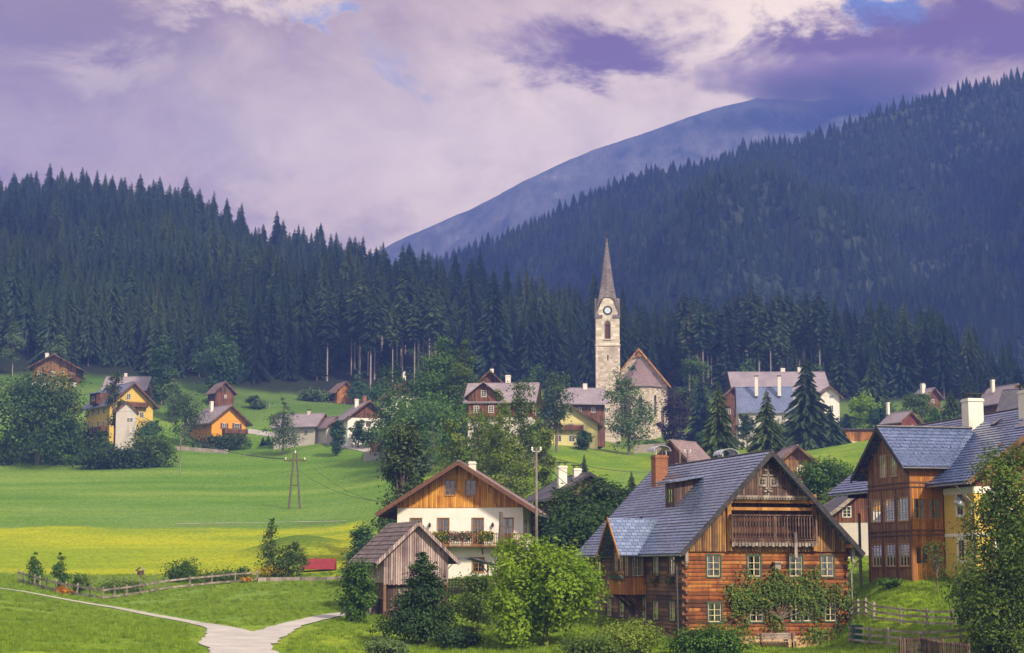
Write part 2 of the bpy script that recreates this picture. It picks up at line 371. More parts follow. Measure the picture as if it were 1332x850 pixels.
def m_leaf(name, c1, c2, trans=.25, c3=None, rough=.6, clump=.35, patch=0.0):
    b = NB(name); at = b.n('Attribute', attribute_name='tint'); f = b.noise(b.obj(), clump, 3)
    oi = b.n('ObjectInfo')
    t = b.math('ADD', b.math('MULTIPLY', at.outputs['Fac'], .6), b.math('MULTIPLY', b.mr(f, .3, .7), .4))
    col = b.mix(t, c1, c2)
    if c3: col = b.mix(b.mr(at.outputs['Fac'], .9, .93), col, c3)
    col = b.mix(b.math('MULTIPLY', oi.outputs['Random'], .5), col, sc(c1, .6))
    if patch:
        ge = b.n('NewGeometry'); pl = b.noise(ge.outputs['Position'], .0065, 5, .65); col = b.mix(b.math('MULTIPLY', b.mr(pl, .47, .62), .55), col, (.07, .12, .05)); col = b.mix(b.math('MULTIPLY', b.mr(pl, .5, .4), .7), col, sc(c1, .5)); pn = b.noise(ge.outputs['Position'], .022, 4, .6); col = b.mix(b.math('MULTIPLY', b.mr(pn, .45, .65), patch), col, (.065, .095, .02)); col = b.mix(b.math('MULTIPLY', b.mr(pn, .5, .36), patch * .7), col, sc(c1, .5)); wr = b.n('TexWhiteNoise', noise_dimensions='1D'); b.l(oi.outputs['Random'], wr.inputs['W']); col = b.mix(b.mr(wr.outputs[0], .8, 1.0, 0, .5), col, (.10, .13, .035))  # broad tone patches stand in for slope shading and mark lighter larches
    p = b.n('BsdfPrincipled'); b.l(col, p.inputs['Base Color']); p.inputs['Roughness'].default_value = rough; p.inputs['Specular IOR Level'].default_value = .25
    tr = b.n('BsdfTranslucent'); b.l(b.mix(1.0, col, (1.0, 1.1, .6), 'MULTIPLY'), tr.inputs[0])
    mx = b.n('MixShader'); mx.inputs[0].default_value = trans; b.l(p.outputs[0], mx.inputs[1]); b.l(tr.outputs[0], mx.inputs[2]); b.l(mx.outputs[0], b.o.inputs[0])
    return b.m
def m_glass():
    b = NB('window_glass'); g = b.n('BsdfGlossy'); g.inputs['Roughness'].default_value = .03; g.inputs[0].default_value = (.9, .93, 1, 1)
    t = b.n('BsdfTransparent'); t.inputs[0].default_value = (.82, .85, .88, 1); fr = b.n('Fresnel'); fr.inputs[0].default_value = 1.6
    mx = b.n('MixShader'); b.l(b.math('ADD', b.math('MULTIPLY', fr.outputs[0], 1.3), .05, clamp=True), mx.inputs[0]); b.l(t.outputs[0], mx.inputs[1]); b.l(g.outputs[0], mx.inputs[2]); b.l(mx.outputs[0], b.o.inputs[0]); return b.m
M = {}
M['glass'] = m_glass()
b_ = NB('dark_pane'); M['pane'] = b_.out(b_.mix(b_.mr(b_.noise(b_.obj(), 1.1, 2), .4, .6), (.02, .022, .03), (.09, .085, .09)), .12, None, 0, .6)
M['curtain'] = m_plain('curtain_cloth', (.72, .68, .6), .9, .2, 9, 0, .5)
M['white_paint'] = m_plain('white_painted_wood', (.62, .58, .5), .5, .2, 4)
M['cream_paint'] = m_plain('cream_painted_wood', (.55, .46, .27), .5, .25, 4)
M['green_paint'] = m_plain('dark_green_painted_wood', (.035, .07, .05), .5, .2, 4)
M['brown_paint'] = m_plain('brown_painted_wood', (.13, .055, .03), .6, .3, 4)
M['ochre_wood'] = m_plain('ochre_window_wood', (.36, .18, .06), .6, .3, 4)
M['plaster_white'] = m_plaster('white_plaster', (.80, .74, .68), .25)
M['plaster_old'] = m_plaster('aged_white_plaster', (.54, .48, .43), .7)
M['plaster_yellow'] = m_plaster('yellow_plaster', (.66, .45, .10), .4)
M['plaster_pale_yellow'] = m_plaster('pale_yellow_plaster', (.66, .57, .26), .45)
M['plaster_orange'] = m_plaster('orange_plaster', (.72, .32, .04), .35)
M['plaster_grey'] = m_plaster('grey_plaster', (.42, .40, .40), .5)
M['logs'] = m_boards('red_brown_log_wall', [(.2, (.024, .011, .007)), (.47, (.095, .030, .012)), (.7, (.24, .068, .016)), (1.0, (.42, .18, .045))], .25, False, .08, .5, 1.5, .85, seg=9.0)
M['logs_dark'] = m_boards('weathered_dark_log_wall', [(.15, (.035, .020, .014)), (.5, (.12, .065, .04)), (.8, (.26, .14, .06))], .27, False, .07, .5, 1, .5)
M['gable_boards'] = m_boards('weathered_gable_boards', [(.15, (.07, .04, .03)), (.4, (.17, .09, .055)), (.62, (.34, .17, .05)), (.88, (.55, .30, .07))], .23, True, .09, .2, 1, .65)
M['boards_grey'] = m_boards('grey_brown_old_boards', [(.15, (.035, .02, .016)), (.45, (.085, .05, .04)), (.8, (.17, .105, .085))], .2, True, .09, .2, 1, .5)
M['barn_boards'] = m_boards('silvered_barn_boards', [(.15, (.11, .075, .075)), (.45, (.25, .18, .175)), (.8, (.42, .32, .30))], .19, True, .09, .2, 1, .45)
M['honey_boards'] = m_boards('honey_coloured_boards', [(.15, (.26, .09, .015)), (.45, (.52, .21, .03)), (.8, (.72, .36, .07))], .17, True, .07, .2, 1, .35)
M['brown_boards'] = m_boards('dark_brown_boards', [(.15, (.055, .022, .014)), (.45, (.13, .05, .028)), (.8, (.22, .09, .045))], .17, True, .08, .2, 1, .35)
M['bay_boards'] = m_boards('reddish_brown_boards', [(.15, (.08, .042, .018)), (.45, (.19, .095, .036)), (.8, (.33, .17, .06))], .16, True, .07, .15, 1, .3)
M['orange_boards'] = m_boards('orange_varnished_boards', [(.15, (.20, .075, .018)), (.5, (.38, .145, .028)), (.85, (.54, .24, .05))], .16, True, .07, .15, 1, .25)
M['red_boards'] = m_boards('dark_red_boards', [(.15, (.09, .02, .018)), (.5, (.17, .04, .03)), (.85, (.25, .07, .05))], .2, True, .08, .15, 1, .3)
M['beam'] = m_boards('dark_timber', [(.15, (.045, .022, .014)), (.5, (.11, .055, .03)), (.85, (.2, .11, .06))], .4, True, .01, .05, 1, .4)
M['beam_light'] = m_boards('warm_timber', [(.15, (.18, .07, .02)), (.5, (.36, .16, .04)), (.85, (.5, .26, .08))], .4, True, .01, .05, 1, .4)
M['weather_wood'] = m_boards('silvery_weathered_wood', [(.15, (.09, .07, .06)), (.5, (.2, .16, .14)), (.85, (.34, .28, .25))], .4, True, .01, .05, 1.2, .4)
M['tile_blue'] = m_tiles('blue_grey_metal_tiles', (.17, .22, .36), (.31, .37, .53), .42, .30, .24, .018, 0, .45, False, .6, .05)
M['tile_blue_big'] = m_tiles('blue_grey_large_tiles', (.10, .145, .30), (.17, .22, .41), .62, .42, .22, .03, 0, .35, False, .6, .06)
M['sheet_blue'] = m_tiles('blue_grey_sheet_metal', (.15, .18, .29), (.18, .21, .32), .8, .8, .35, .02, 0, .35, False, .5, .03)
M['shingle_grey'] = m_tiles('grey_wood_shingles', (.17, .125, .125), (.30, .235, .23), .22, .36, .8, .02, .25, 0, False, .2, .07)
M['tile_brown'] = m_tiles('mauve_brown_roof_tiles', (.22, .15, .155), (.29, .20, .20), .5, .4, .6, .02, .15, 0, False, .3)
M['tile_mauve'] = m_tiles('pale_mauve_roof_tiles', (.27, .215, .24), (.34, .275, .30), .5, .4, .5, .02, .1, 0, False, .4)
M['tile_red'] = m_tiles('dark_red_roof_tiles', (.25, .08, .06), (.34, .13, .10), .4, .4, .6, .02, .1)
M['slate_dark'] = m_tiles('dark_slate_roof', (.06, .055, .07), (.10, .09, .11), .5, .4, .6, .02, .3)
M['spire_shingle'] = m_tiles('brown_spire_shingles', (.17, .135, .13), (.27, .22, .21), .5, .5, .75, .04, .1, 0, False, .2, .1)
M['church_stone'] = m_stone('warm_ashlar_stone', (.60, .50, .40), .9, .48)
M['church_smooth'] = m_stone('smooth_belfry_stone', (.68, .58, .46), 1.3, .7, (.5, .42, .33))
M['rubble'] = m_stone('rough_field_stone', (.36, .30, .26), .55, .3)
M['plinth'] = m_stone('ochre_rendered_plinth', (.52, .32, .16), .8, .4, (.35, .24, .15))
M['brick'] = m_tiles('red_brick', (.40, .17, .09), (.28, .11, .06), .26, .085, .85, .012, 0, 0, False, .2, .02)
M['chimney_white'] = m_plaster('whitewashed_chimney', (.72, .66, .58), .5)
M['metal_dark'] = m_plain('dark_sheet_metal', (.05, .045, .05), .45, .3, 3, .6)
M['metal_pale'] = m_plain('pale_zinc_sheet', (.55, .55, .6), .4, .25, 3, .6)
M['metal_pipe'] = m_plain('grey_metal_pipe', (.33, .33, .35), .45, .25, 3, .6)
M['gold'] = m_plain('gilded_metal', (.75, .5, .12), .35, .2, 3, .8)
M['clock_black'] = m_plain('black_clock_ring', (.02, .02, .025), .5)
M['clock_face'] = m_plain('pale_blue_clock_face', (.55, .64, .74), .5, .1)
M['bark'] = m_plain('rough_grey_bark', (.14, .105, .085), .95, .45, 6, 0, .8)
M['bark_pale'] = m_plain('pale_spruce_bark', (.25, .20, .18), .95, .35, 4, 0, .8)
M['concrete'] = m_plain('weathered_concrete', (.36, .33, .32), .9, .2, 3)
M['red_tarp'] = m_plain('red_metal_cover', (.20, .012, .018), .5, .2, 3)
M['bin_green'] = m_plain('dark_green_plastic', (.015, .07, .035), .45, .2, 3)
M['wire'] = m_plain('black_cable', (.05, .045, .055), .6)
M['insulator'] = m_plain('white_ceramic', (.75, .72, .7), .3)
# ---------------------------------------------------------------- ground
def zone_color(X, Y):
    n1 = fbm(X / 9, Y / 14, 4); n2 = fbm(X / 2.2 + 40, Y / 3.5 + 9, 3); n3 = fbm(X / 30 + 5, Y / 40, 3)
    px = np.array(W0 / 2 + X / np.maximum(Y, 20) * 2345)
    c = np.zeros(X.shape + (3,))
    def S(e, w, x): t = np.clip((x - e) / w + .5, 0, 1); return (t * t * (3 - 2 * t))[..., None]
    lawn = np.array([.165, .285, .012]); lawn2 = np.array([.30, .38, .018]); cool = np.array([.22, .34, .07])
    k = np.clip(.5 + 2.6 * n1 + 1.2 * n2, 0, 1)[..., None]
    c = lawn * (1 - k) + lawn2 * k
    kc = np.clip(2.8 * n3 + .2 + np.clip((-6 - X) / 40, 0, .5), 0, .75)[..., None]
    c = c * (1 - kc * .8) + cool * kc * .8
    left = 1 - S(470, 14, px + n1 * 20)
    yel = np.array([.47, .475, .008]); yel2 = np.array([.30, .385, .010])
    ky = np.clip(.5 + 3 * fbm(X / 26, Y / 7, 4), 0, 1)[..., None]; cyel = yel * (1 - ky) + yel2 * ky
    fy = left * S(189, 9, Y + n2 * 14 + n1 * 10) * (1 - S(258, 7, Y + n1 * 26 + n2 * 10))
    c = c * (1 - fy) + cyel * fy
    pale = np.array([.23, .34, .045]); pale2 = np.array([.125, .26, .015]); pale3 = np.array([.28, .37, .11])
    kp = np.clip(.5 + 2.8 * fbm(X / 50, Y / 9, 4), 0, 1)[..., None]; cp_ = pale2 * (1 - kp) + pale * kp
    kq = np.clip((300 - Y) / 60 + 3 * n3, 0, 1)[..., None]; cp_ = cp_ * (1 - .6 * kq) + pale3 * .6 * kq
    fp = (1 - S(530, 20, px)) * S(259, 3, Y + n1 * 10)
    c = c * (1 - fp) + cp_ * fp
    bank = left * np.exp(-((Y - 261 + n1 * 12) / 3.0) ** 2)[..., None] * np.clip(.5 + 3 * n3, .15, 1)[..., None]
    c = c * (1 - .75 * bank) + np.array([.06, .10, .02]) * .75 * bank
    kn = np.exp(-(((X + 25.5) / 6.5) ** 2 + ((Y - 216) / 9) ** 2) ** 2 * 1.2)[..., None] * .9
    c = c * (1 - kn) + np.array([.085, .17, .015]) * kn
    up = S(418, 36, Y + n1 * 40) * .6; c = c * (1 - up) + np.array([.09, .15, .035]) * up  # meadow browner near the forest, and darkened to stand in for its shade
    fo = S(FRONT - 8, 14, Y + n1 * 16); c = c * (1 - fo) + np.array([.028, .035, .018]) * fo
    return np.clip(c, 0, 1)
def m_ground():
    b = NB('meadow_grass'); at = b.n('Attribute', attribute_name='zone'); o = b.obj()
    f = b.noise(b.mapv(o, (1, .45, 1)), 2.4, 8, .75); g = b.noise(b.mapv(o, (1, .5, 1)), .45, 6, .65); h = b.noise(o, 9, 4, .7)
    w = b.n('TexWave', wave_type='BANDS', bands_direction='Y'); w.inputs['Scale'].default_value = .22; w.inputs['Distortion'].default_value = 9; w.inputs['Detail'].default_value = 4; w.inputs['Detail Scale'].default_value = .6; b.l(o, w.inputs['Vector'])
    col = b.mix(b.math('MULTIPLY', b.mr(f, .38, .66), .85), at.outputs['Color'], b.mix(1.0, at.outputs['Color'], (.42, .5, .4), 'MULTIPLY'))
    col = b.mix(b.math('MULTIPLY', b.mr(g, .5, .72), .45), col, b.mix(1.0, col, (1.35, 1.22, 1.5), 'MULTIPLY'))
    q2 = b.noise(b.mapv(o, (.5, 1.2, 1)), .09, 7, .7); col = b.mix(b.math('MULTIPLY', b.mr(q2, .45, .62), .4), col, b.mix(1.0, col, (.66, .8, .6), 'MULTIPLY'))
    col = b.mix(b.math('MULTIPLY', b.mr(w.outputs['Fac'], .55, .95), .3), col, b.mix(1.0, col, (.6, .66, .6), 'MULTIPLY'))
    hh = b.math('ADD', b.math('MULTIPLY', f, 1.0), b.math('ADD', b.math('MULTIPLY', h, .35), b.math('MULTIPLY', g, .8)))
    return b.out(col, .95, b.bump(hh, .9, .35), 0, .12)
def grid_mesh(name, X, Y, Z, m, colors=None, smooth=True):
    r, c = X.shape; v = np.stack([X, Y, Z], -1).reshape(-1, 3)
    i = np.arange(r * c).reshape(r, c); q = np.stack([i[:-1, :-1], i[:-1, 1:], i[1:, 1:], i[1:, :-1]], -1).reshape(-1, 4)
    me = bpy.data.meshes.new(name); nq = len(q)
    me.vertices.add(len(v)); me.vertices.foreach_set('co', v.ravel()); me.loops.add(nq * 4); me.polygons.add(nq)
    me.loops.foreach_set('vertex_index', q.ravel()); me.polygons.foreach_set('loop_start', np.arange(nq) * 4)
    me.polygons.foreach_set('use_smooth', np.full(nq, smooth)); me.update(calc_edges=True)
    if colors is not None:
        a = me.color_attributes.new('zone', 'FLOAT_COLOR', 'POINT'); a.data.foreach_set('color', np.concatenate([colors.reshape(-1, 3), np.ones((r * c, 1))], 1).ravel())
    me.materials.append(m); o = bpy.data.objects.new(name, me); COL.objects.link(o); return o
ys = [-60.0]
while ys[-1] < 1700:
    y = ys[-1]; ys.append(y + (6 if y < 80 else .9 if y < 200 else 1.3 if y < 300 else 2.2 if y < 480 else 9 if y < 900 else 40))
ys = np.array(ys); s_ = np.linspace(-1, 1, 560)
s_ = np.where(np.abs(s_) < .86, s_ * .40 / .86, np.sign(s_) * (.40 + (np.abs(s_) - .86) / .14 * .9))
YY = np.repeat(ys[:, None], len(s_), 1); XX = s_[None, :] * (np.abs(YY) + 95) 
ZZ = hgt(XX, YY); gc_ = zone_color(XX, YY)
ground = tag(grid_mesh('ground', XX, YY, ZZ, m_ground(), gc_), kind='structure')

def strip(name, pts, widths, m, off=.05, n=60, jit=.22):
    """a draped ribbon through ground points"""
    p = np.array([[a.x, a.y] for a in pts]); d = np.concatenate([[0], np.cumsum(np.linalg.norm(np.diff(p, axis=0), axis=1))])
    t = np.linspace(0, d[-1], n)
    # smooth by repeated averaging of a dense polyline
    x = np.interp(t, d, p[:, 0]); y = np.interp(t, d, p[:, 1]); w = np.interp(t, d, widths)
    for _ in range(int(n / 14)):
        x[1:-1] = (x[:-2] + 2 * x[1:-1] + x[2:]) / 4; y[1:-1] = (y[:-2] + 2 * y[1:-1] + y[2:]) / 4
    tx = np.gradient(x); ty = np.gradient(y); l = np.hypot(tx, ty); nx, ny = -ty / l, tx / l
    j1 = (vnoise(t / .9, t * 0 + 3) - .5) * jit; j2 = (vnoise(t / .9, t * 0 + 9) - .5) * jit
    k = np.linspace(-1, 1, 7)
    X = x[:, None] + nx[:, None] * (w / 2)[:, None] * k[None, :] * (1 + (j1 + j2)[:, None]); Y = y[:, None] + ny[:, None] * (w / 2)[:, None] * k[None, :] * (1 + (j1 - j2)[:, None])
    Z = hgt(X, Y) + off - .0 * k[None, :] ** 2
    return tag(grid_mesh(name, X, Y, Z, m), kind='structure')
def m_gravel(name, c):
    b = NB(name); o = b.obj(); f = b.noise(o, .5, 5, .6); g = b.noise(o, 7, 6, .75)
    col = b.mix(b.mr(f, .3, .7), c, sc(c, .78)); col = b.mix(b.math('MULTIPLY', b.mr(g, .5, .75), .5), col, sc(c, .5))
    return b.out(col, .95, b.bump(g, .5, .05), 0, .15)
gravel = m_gravel('pale_gravel', (.42, .39, .34)); asphalt = m_gravel('pale_worn_asphalt', (.43, .40, .38))
Q = lambda *a: [GP(x, y) for x, y in a]
strip('path', Q((-30,763),(30,770),(100,783),(150,791),(200,801),(250,810),(300,822)), [.7,.7,.8,.85,.95,1.1,1.3], gravel, .05, 90)
strip('road', Q((312,848),(332,836),(352,824),(376,814),(402,808),(432,801),(470,797)), [2.6,2.8,2.6,2.1,1.8,1.5,1.5], asphalt, .062, 90)
strip('road', Q((346,872),(322,852),(304,838),(304,826),(290,818),(262,812)), [4.4,4.4,4.3,3.6,2.0,1.0], asphalt, .056, 30)
strip('path', Q((228,682),(300,681),(380,679),(450,678)), [.5,.6,.5,.3], gravel, .06, 90, 1.0)
strip('road', Q((318,560),(350,565),(400,571),(440,578),(480,586),(515,594)), [3,3,3,3,3,3], gravel, .08, 90)

# ---------------------------------------------------------------- mountains
def m_slope():
    b = NB('forest_floor_slope'); o = b.obj(); f = b.noise(o, .02, 6, .65); g = b.noise(o, .2, 4)
    col = b.mix(b.mr(f, .4, .62), (.018, .027, .018), (.03, .04, .025)); return b.out(b.mix(b.math('MULTIPLY', g, .5), col, (.03, .035, .02)), .95, None, 0, .1)
def m_rock():
    b = NB('bare_alpine_slope'); o = b.obj(); f = b.noise(b.mapv(o, (1, .25, .5)), .03, 10, .75, .3); g = b.noise(b.mapv(o, (1, .5, .3)), .012, 6, .7)
    col = b.ramp(f, [(.36, (.03, .035, .03)), (.48, (.085, .08, .07)), (.60, (.12, .115, .105)), (.74, (.24, .23, .22))])
    col = b.mix(b.math('MULTIPLY', b.mr(g, .45, .6), .6), col, (.04, .045, .035)); return b.out(col, .95, b.bump(f, .6, 12), 0, .1)
RIDGE = [(300,420),(430,390),(520,360),(600,328),(650,310),(700,288),(750,262),(800,240),(850,226),(900,222),(940,212),(965,196),(1020,188),(1060,180),(1100,162),(1150,140),(1200,128),(1250,116),(1332,100),(1500,70),(1800,40)]
MT_H = 3.0; MR, M0 = 1180.0, 700.0
_mu = np.array([uz(a, b)[0] for a, b in RIDGE]); _mz = np.array([CZ + uz(a, b)[1] * MR - MT_H for a, b in RIDGE])
def mz(X, Y):
    u = X / Y; zr = np.interp(u, _mu, _mz); t = (Y - M0) / (MR - M0); tc = np.clip(t, 0, 1)
    z = 25 + (zr - 25) * tc ** 1.05
    # spurs and gullies running down the slope
    sp_ = fbm(u * 9 + Y / 900, Y / 420 + 3, 4) * 230 * np.clip(np.minimum(t * 2.5, (1.0 - t) * 3.2), 0, 1)
    z = z + sp_ * np.clip((zr - 60) / 160, .15, 1)
    return np.where(t > 1, zr - (Y - MR) * .3, z)
yy = np.linspace(M0, MR + 160, 130); uu = np.linspace(-.32, .55, 300)
Ym = np.repeat(yy[:, None], 300, 1); Xm = uu[None, :] * Ym
tag(grid_mesh('hills', Xm, Ym, mz(Xm, Ym), m_slope()), kind='structure')
FAR = [(200,430),(430,352),(500,322),(535,304),(570,290),(610,272),(650,252),(700,225),(760,197),(850,167),(930,141),(985,126),(1010,127),(1060,131),(1100,125),(1135,119),(1150,124),(1165,125),(1180,117),(1195,121),(1250,130),(1400,120),(1700,140)]
_fu = np.array([uz(a, b)[0] for a, b in FAR]); FR = 2400.0; _fz = np.array([CZ + uz(a, b)[1] * FR for a, b in FAR])
yy = np.linspace(1500, FR + 250, 150); uu = np.linspace(-.3, .5, 340); Yf = np.repeat(yy[:, None], 340, 1); Xf = uu[None, :] * Yf
zr = np.interp(Xf / Yf, _fu, _fz); t = (Yf - 1500) / (FR - 1500)
Zf = 30 + (zr - 30) * np.clip(t, 0, 1) ** .9 + fbm(Xf / Yf * 16 + 4, Yf / 500, 5) * 240 * np.clip(np.minimum(t * 3, (1 - t) * 3), 0, 1)
Zf = np.where(t > 1, zr - (Yf - FR) * .4, Zf) + fbm(Xf / 30, Yf / 30, 3) * 5
tag(grid_mesh('mountain', Xf, Yf, Zf, m_rock()), kind='structure')

# ---------------------------------------------------------------- haze
def haze(density, color):
    x0, x1, y0, y1, z0, z1 = -1900, 1900, -130, 2900, -60, 700
    m = MB(); m.box(x0, x1, y0, y1, z0, z1)
    mt = bpy.data.materials.new('valley_haze'); mt.use_nodes = True; nt = mt.node_tree; nt.nodes.clear()
    o = nt.nodes.new('ShaderNodeOutputMaterial'); v = nt.nodes.new('ShaderNodeVolumePrincipled'); v.inputs['Color'].default_value = color + (1,)
    v.inputs['Density'].default_value = density; v.inputs['Anisotropy'].default_value = 0.0; nt.links.new(v.outputs[0], o.inputs['Volume'])
    ob = m.build('haze', mt); tag(ob, kind='stuff'); ob['label'] = 'thin blue violet evening haze filling the valley air'; ob['category'] = 'haze'
HAZE = (.00031, (.17, .28, .90))
haze(*HAZE)

def cloud(name, c, r, dens, color, label, seed=0.0):
    m = MB(); n = 20; rings_ = 12; V = []
    for i in range(rings_ + 1):
        t = math.pi * i / rings_
        for j in range(n): a = 6.2832 * j / n; m.v.append((r[0] * math.sin(t) * math.cos(a), r[1] * math.sin(t) * math.sin(a), r[2] * math.cos(t)))
    for i in range(rings_):
        for j in range(n): m.f.append((i * n + j, (i + 1) * n + j, (i + 1) * n + (j + 1) % n, i * n + (j + 1) % n))
    b = NB(name + '_vapour'); o = b.obj()
    k = b.n('VectorMath', operation='MULTIPLY'); b.l(o, k.inputs[0]); k.inputs[1].default_value = (1 / r[0], 1 / r[1], 1 / r[2])
    l = b.n('VectorMath', operation='LENGTH'); b.l(k.outputs[0], l.inputs[0])
    nz = b.noise(b.mapv(o, (1, 1, 1.6), (seed, seed, 0)), .014, 5, .6)
    d = b.math('MULTIPLY', b.mr(b.math('ADD', b.math('SUBTRACT', 1.0, l.outputs['Value']), b.math('MULTIPLY', b.math('SUBTRACT', nz, .5), 1.5)), .05, .7), dens)
    v = b.n('VolumePrincipled'); v.inputs['Color'].default_value = color + (1,); b.l(d, v.inputs['Density']); b.l(v.outputs[0], b.o.inputs['Volume'])
    ob = m.build(name, b.m); ob.location = c; tag(ob, label, 'cloud', None, 'stuff'); return ob
cloud('cloud', P(1090, 104, 2290), (205, 80, 42), .05, (.36, .22, .34), 'dark violet cloud bank resting on the far mountain summit')

# ---------------------------------------------------------------- foliage meshes
def leaf_mesh(name, pos, nrm, size, tint, m, rs, aspect=.62, fold=0.0, extra=None):
    """one small pointed leaf (two triangles sharing a rib) per position"""
    n = len(pos); nrm = nrm / np.maximum(np.linalg.norm(nrm, axis=1, keepdims=True), 1e-6)
    r = rs.normal(size=(n, 3)); a = np.cross(nrm, r); a /= np.maximum(np.linalg.norm(a, axis=1, keepdims=True), 1e-6); b = np.cross(nrm, a)
    s = (size * (.6 + .8 * rs.rand(n)))[:, None]
    v = np.stack([pos - a * s * .5, pos + b * s * aspect * .5 + nrm * s * .1, pos + a * s * .5, pos - b * s * aspect * .5 + nrm * s * .1], 1).reshape(-1, 3)
    me = bpy.data.meshes.new(name); me.vertices.add(n * 4); me.vertices.foreach_set('co', v.ravel()); me.loops.add(n * 4); me.polygons.add(n)
    me.loops.foreach_set('vertex_index', np.arange(n * 4)); me.polygons.foreach_set('loop_start', np.arange(n) * 4); me.update(calc_edges=True)
    t = me.attributes.new('tint', 'FLOAT', 'POINT'); t.data.foreach_set('value', np.repeat(tint, 4)); me.materials.append(m); return me
def crown_points(lobes, n, rs, clumps=120, sig=.16):
    """lobes: (x,y,z,rx,ry,rz). leaves gather in clumps near the lobes' shells, leaving gaps"""
    L = np.array(lobes, float); vol = (L[:, 3] * L[:, 4] * L[:, 5]) ** .67; pr = vol / vol.sum()
    k = rs.choice(len(L), clumps, p=pr); d = rs.normal(size=(clumps, 3)); d /= np.linalg.norm(d, axis=1, keepdims=True)
    rad = (.45 + .62 * rs.rand(clumps) ** .6)[:, None]; cc = L[k, :3] + d * L[k, 3:6] * rad
    cs = L[k, 3:6].mean(1) * sig * (1.0 + 1.3 * rs.rand(clumps)); ct = rs.rand(clumps)
    j = rs.randint(0, clumps, n); off = rs.normal(size=(n, 3)) * cs[j][:, None] * np.array([1.15, 1.15, .75])
    pos = cc[j] + off
    nr = d[j] * .8 + np.array([0, 0, .7]) + rs.normal(size=(n, 3)) * .55
    return pos, nr, np.clip(ct[j] * .55 + rs.rand(n) * .45, 0, 1)
def limbs(mb, h, r, lobes, rs, lean=0, base=0.0):
    top = Vector((lean, 0, h)); mb.tube([(0, 0, base), (lean * .2, 0, h * .3), (lean * .6, 0, h * .65), top], [r, r * .75, r * .5, r * .15], 8)
    for i, l in enumerate(lobes):
        a = .3 + .35 * (i % 3) / 3; s = Vector((lean * a * .7, 0, h * a)); e = Vector(l[:3]) + Vector((0, 0, l[5] * .3))
        mid = s.lerp(e, .5) + Vector((rs.rand() - .5, rs.rand() - .5, rs.rand() * .4)) * .3 * r * 4
        mb.tube([s, mid, e], [r * .4, r * .25, r * .06], 6)
LEAVES = {
 'deep': m_leaf('deep_green_leaves', (.016, .045, .008), (.06, .115, .018), .2),
 'mid': m_leaf('mid_green_leaves', (.035, .09, .010), (.13, .24, .025), .3),
 'dark': m_leaf('dark_green_leaves', (.028, .07, .012), (.085, .15, .025), .3),
 'bright': m_leaf('bright_green_leaves', (.13, .24, .010), (.36, .48, .02), .4),
 'lime': m_leaf('yellow_green_leaves', (.11, .17, .015), (.26, .32, .04), .35),
 'yellow': m_leaf('autumn_yellow_leaves', (.24, .22, .02), (.45, .36, .03), .3),
 'olive': m_leaf('olive_green_leaves', (.05, .095, .012), (.15, .22, .03), .35, (.26, .22, .03)),
 'grey': m_leaf('grey_green_leaves', (.06, .11, .035), (.16, .23, .07), .3),
 'blue': m_leaf('blue_green_leaves', (.03, .085, .03), (.085, .18, .055), .3),
 'purple': m_leaf('purple_beech_leaves', (.022, .010, .022), (.06, .022, .05), .15),
 'spruce': m_leaf('spruce_needles', (.009, .026, .016), (.045, .095, .045), .1, None, .7, .12, .55),
 'spruce_light': m_leaf('larch_needles', (.03, .06, .02), (.07, .12, .035), .15, None, .7, .12, .3),
 'spruce_yellow': m_leaf('garden_spruce_needles', (.025, .055, .014), (.12, .16, .04), .1, None, .7, .4),
 'flower': m_leaf('orange_flowers', (.5, .14, .01), (.75, .4, .03), .3),
 'pink': m_leaf('pink_geranium_flowers', (.5, .09, .11), (.75, .35, .35), .3, (.08, .16, .03)),
 'gold': m_leaf('golden_yellow_flowers', (.55, .36, .01), (.75, .55, .04), .3),
}
def def_lobes(w, h, d, shape, rs, z0=.0):
    """w,d = crown width and depth, h crown height from z0"""
    L = []
    if shape == 'round':
        for i in range(9):
            a = rs.rand() * 6.28; r = .30 * w * rs.rand() ** .5; z = z0 + h * (.22 + .62 * rs.rand()); k = 1 - .45 * abs((z - z0) / h - .42) * 2
            L.append((math.cos(a) * r * k * 1.15, math.sin(a) * r * d / w * k, z, w * .24 * k + .05 * w, d * .24 * k + .05 * d, h * .19))
    elif shape == 'tall':
        for i in range(9):
            t = (i + .5) / 9; k = math.sin(math.pi * min(1, .16 + t * .84)) ** .7; a = rs.rand() * 6.28
            L.append((math.cos(a) * w * .16 * k, math.sin(a) * d * .16 * k, z0 + h * t, w * .30 * k + .04 * w, d * .30 * k + .04 * d, h * .11))
    elif shape == 'cone':
        for i in range(9):
            t = (i + .3) / 9; k = (1 - t) ** .8 * .95 + .07; a = rs.rand() * 6.28
            L.append((math.cos(a) * w * .08 * k, math.sin(a) * d * .08 * k, z0 + h * t, w * .42 * k, d * .42 * k, h * .09))
    elif shape == 'sparse':
        for i in range(24):
            a = rs.rand() * 6.28; t = (i + rs.rand()) / 24; r = w * .42 * (1 - .85 * abs(t - .35)) * (.3 + .7 * rs.rand())
            L.append((math.cos(a) * r, math.sin(a) * r, z0 + h * (.03 + .92 * t), w * .15, d * .15, h * .05))
    elif shape == 'bush':
        for i in range(7):
            a = rs.rand() * 6.28; r = .3 * w * rs.rand() ** .5
            L.append((math.cos(a) * r, math.sin(a) * r * d / w, z0 + h * (.3 + .3 * rs.rand()), w * .25, d * .25, h * .3))
    return L
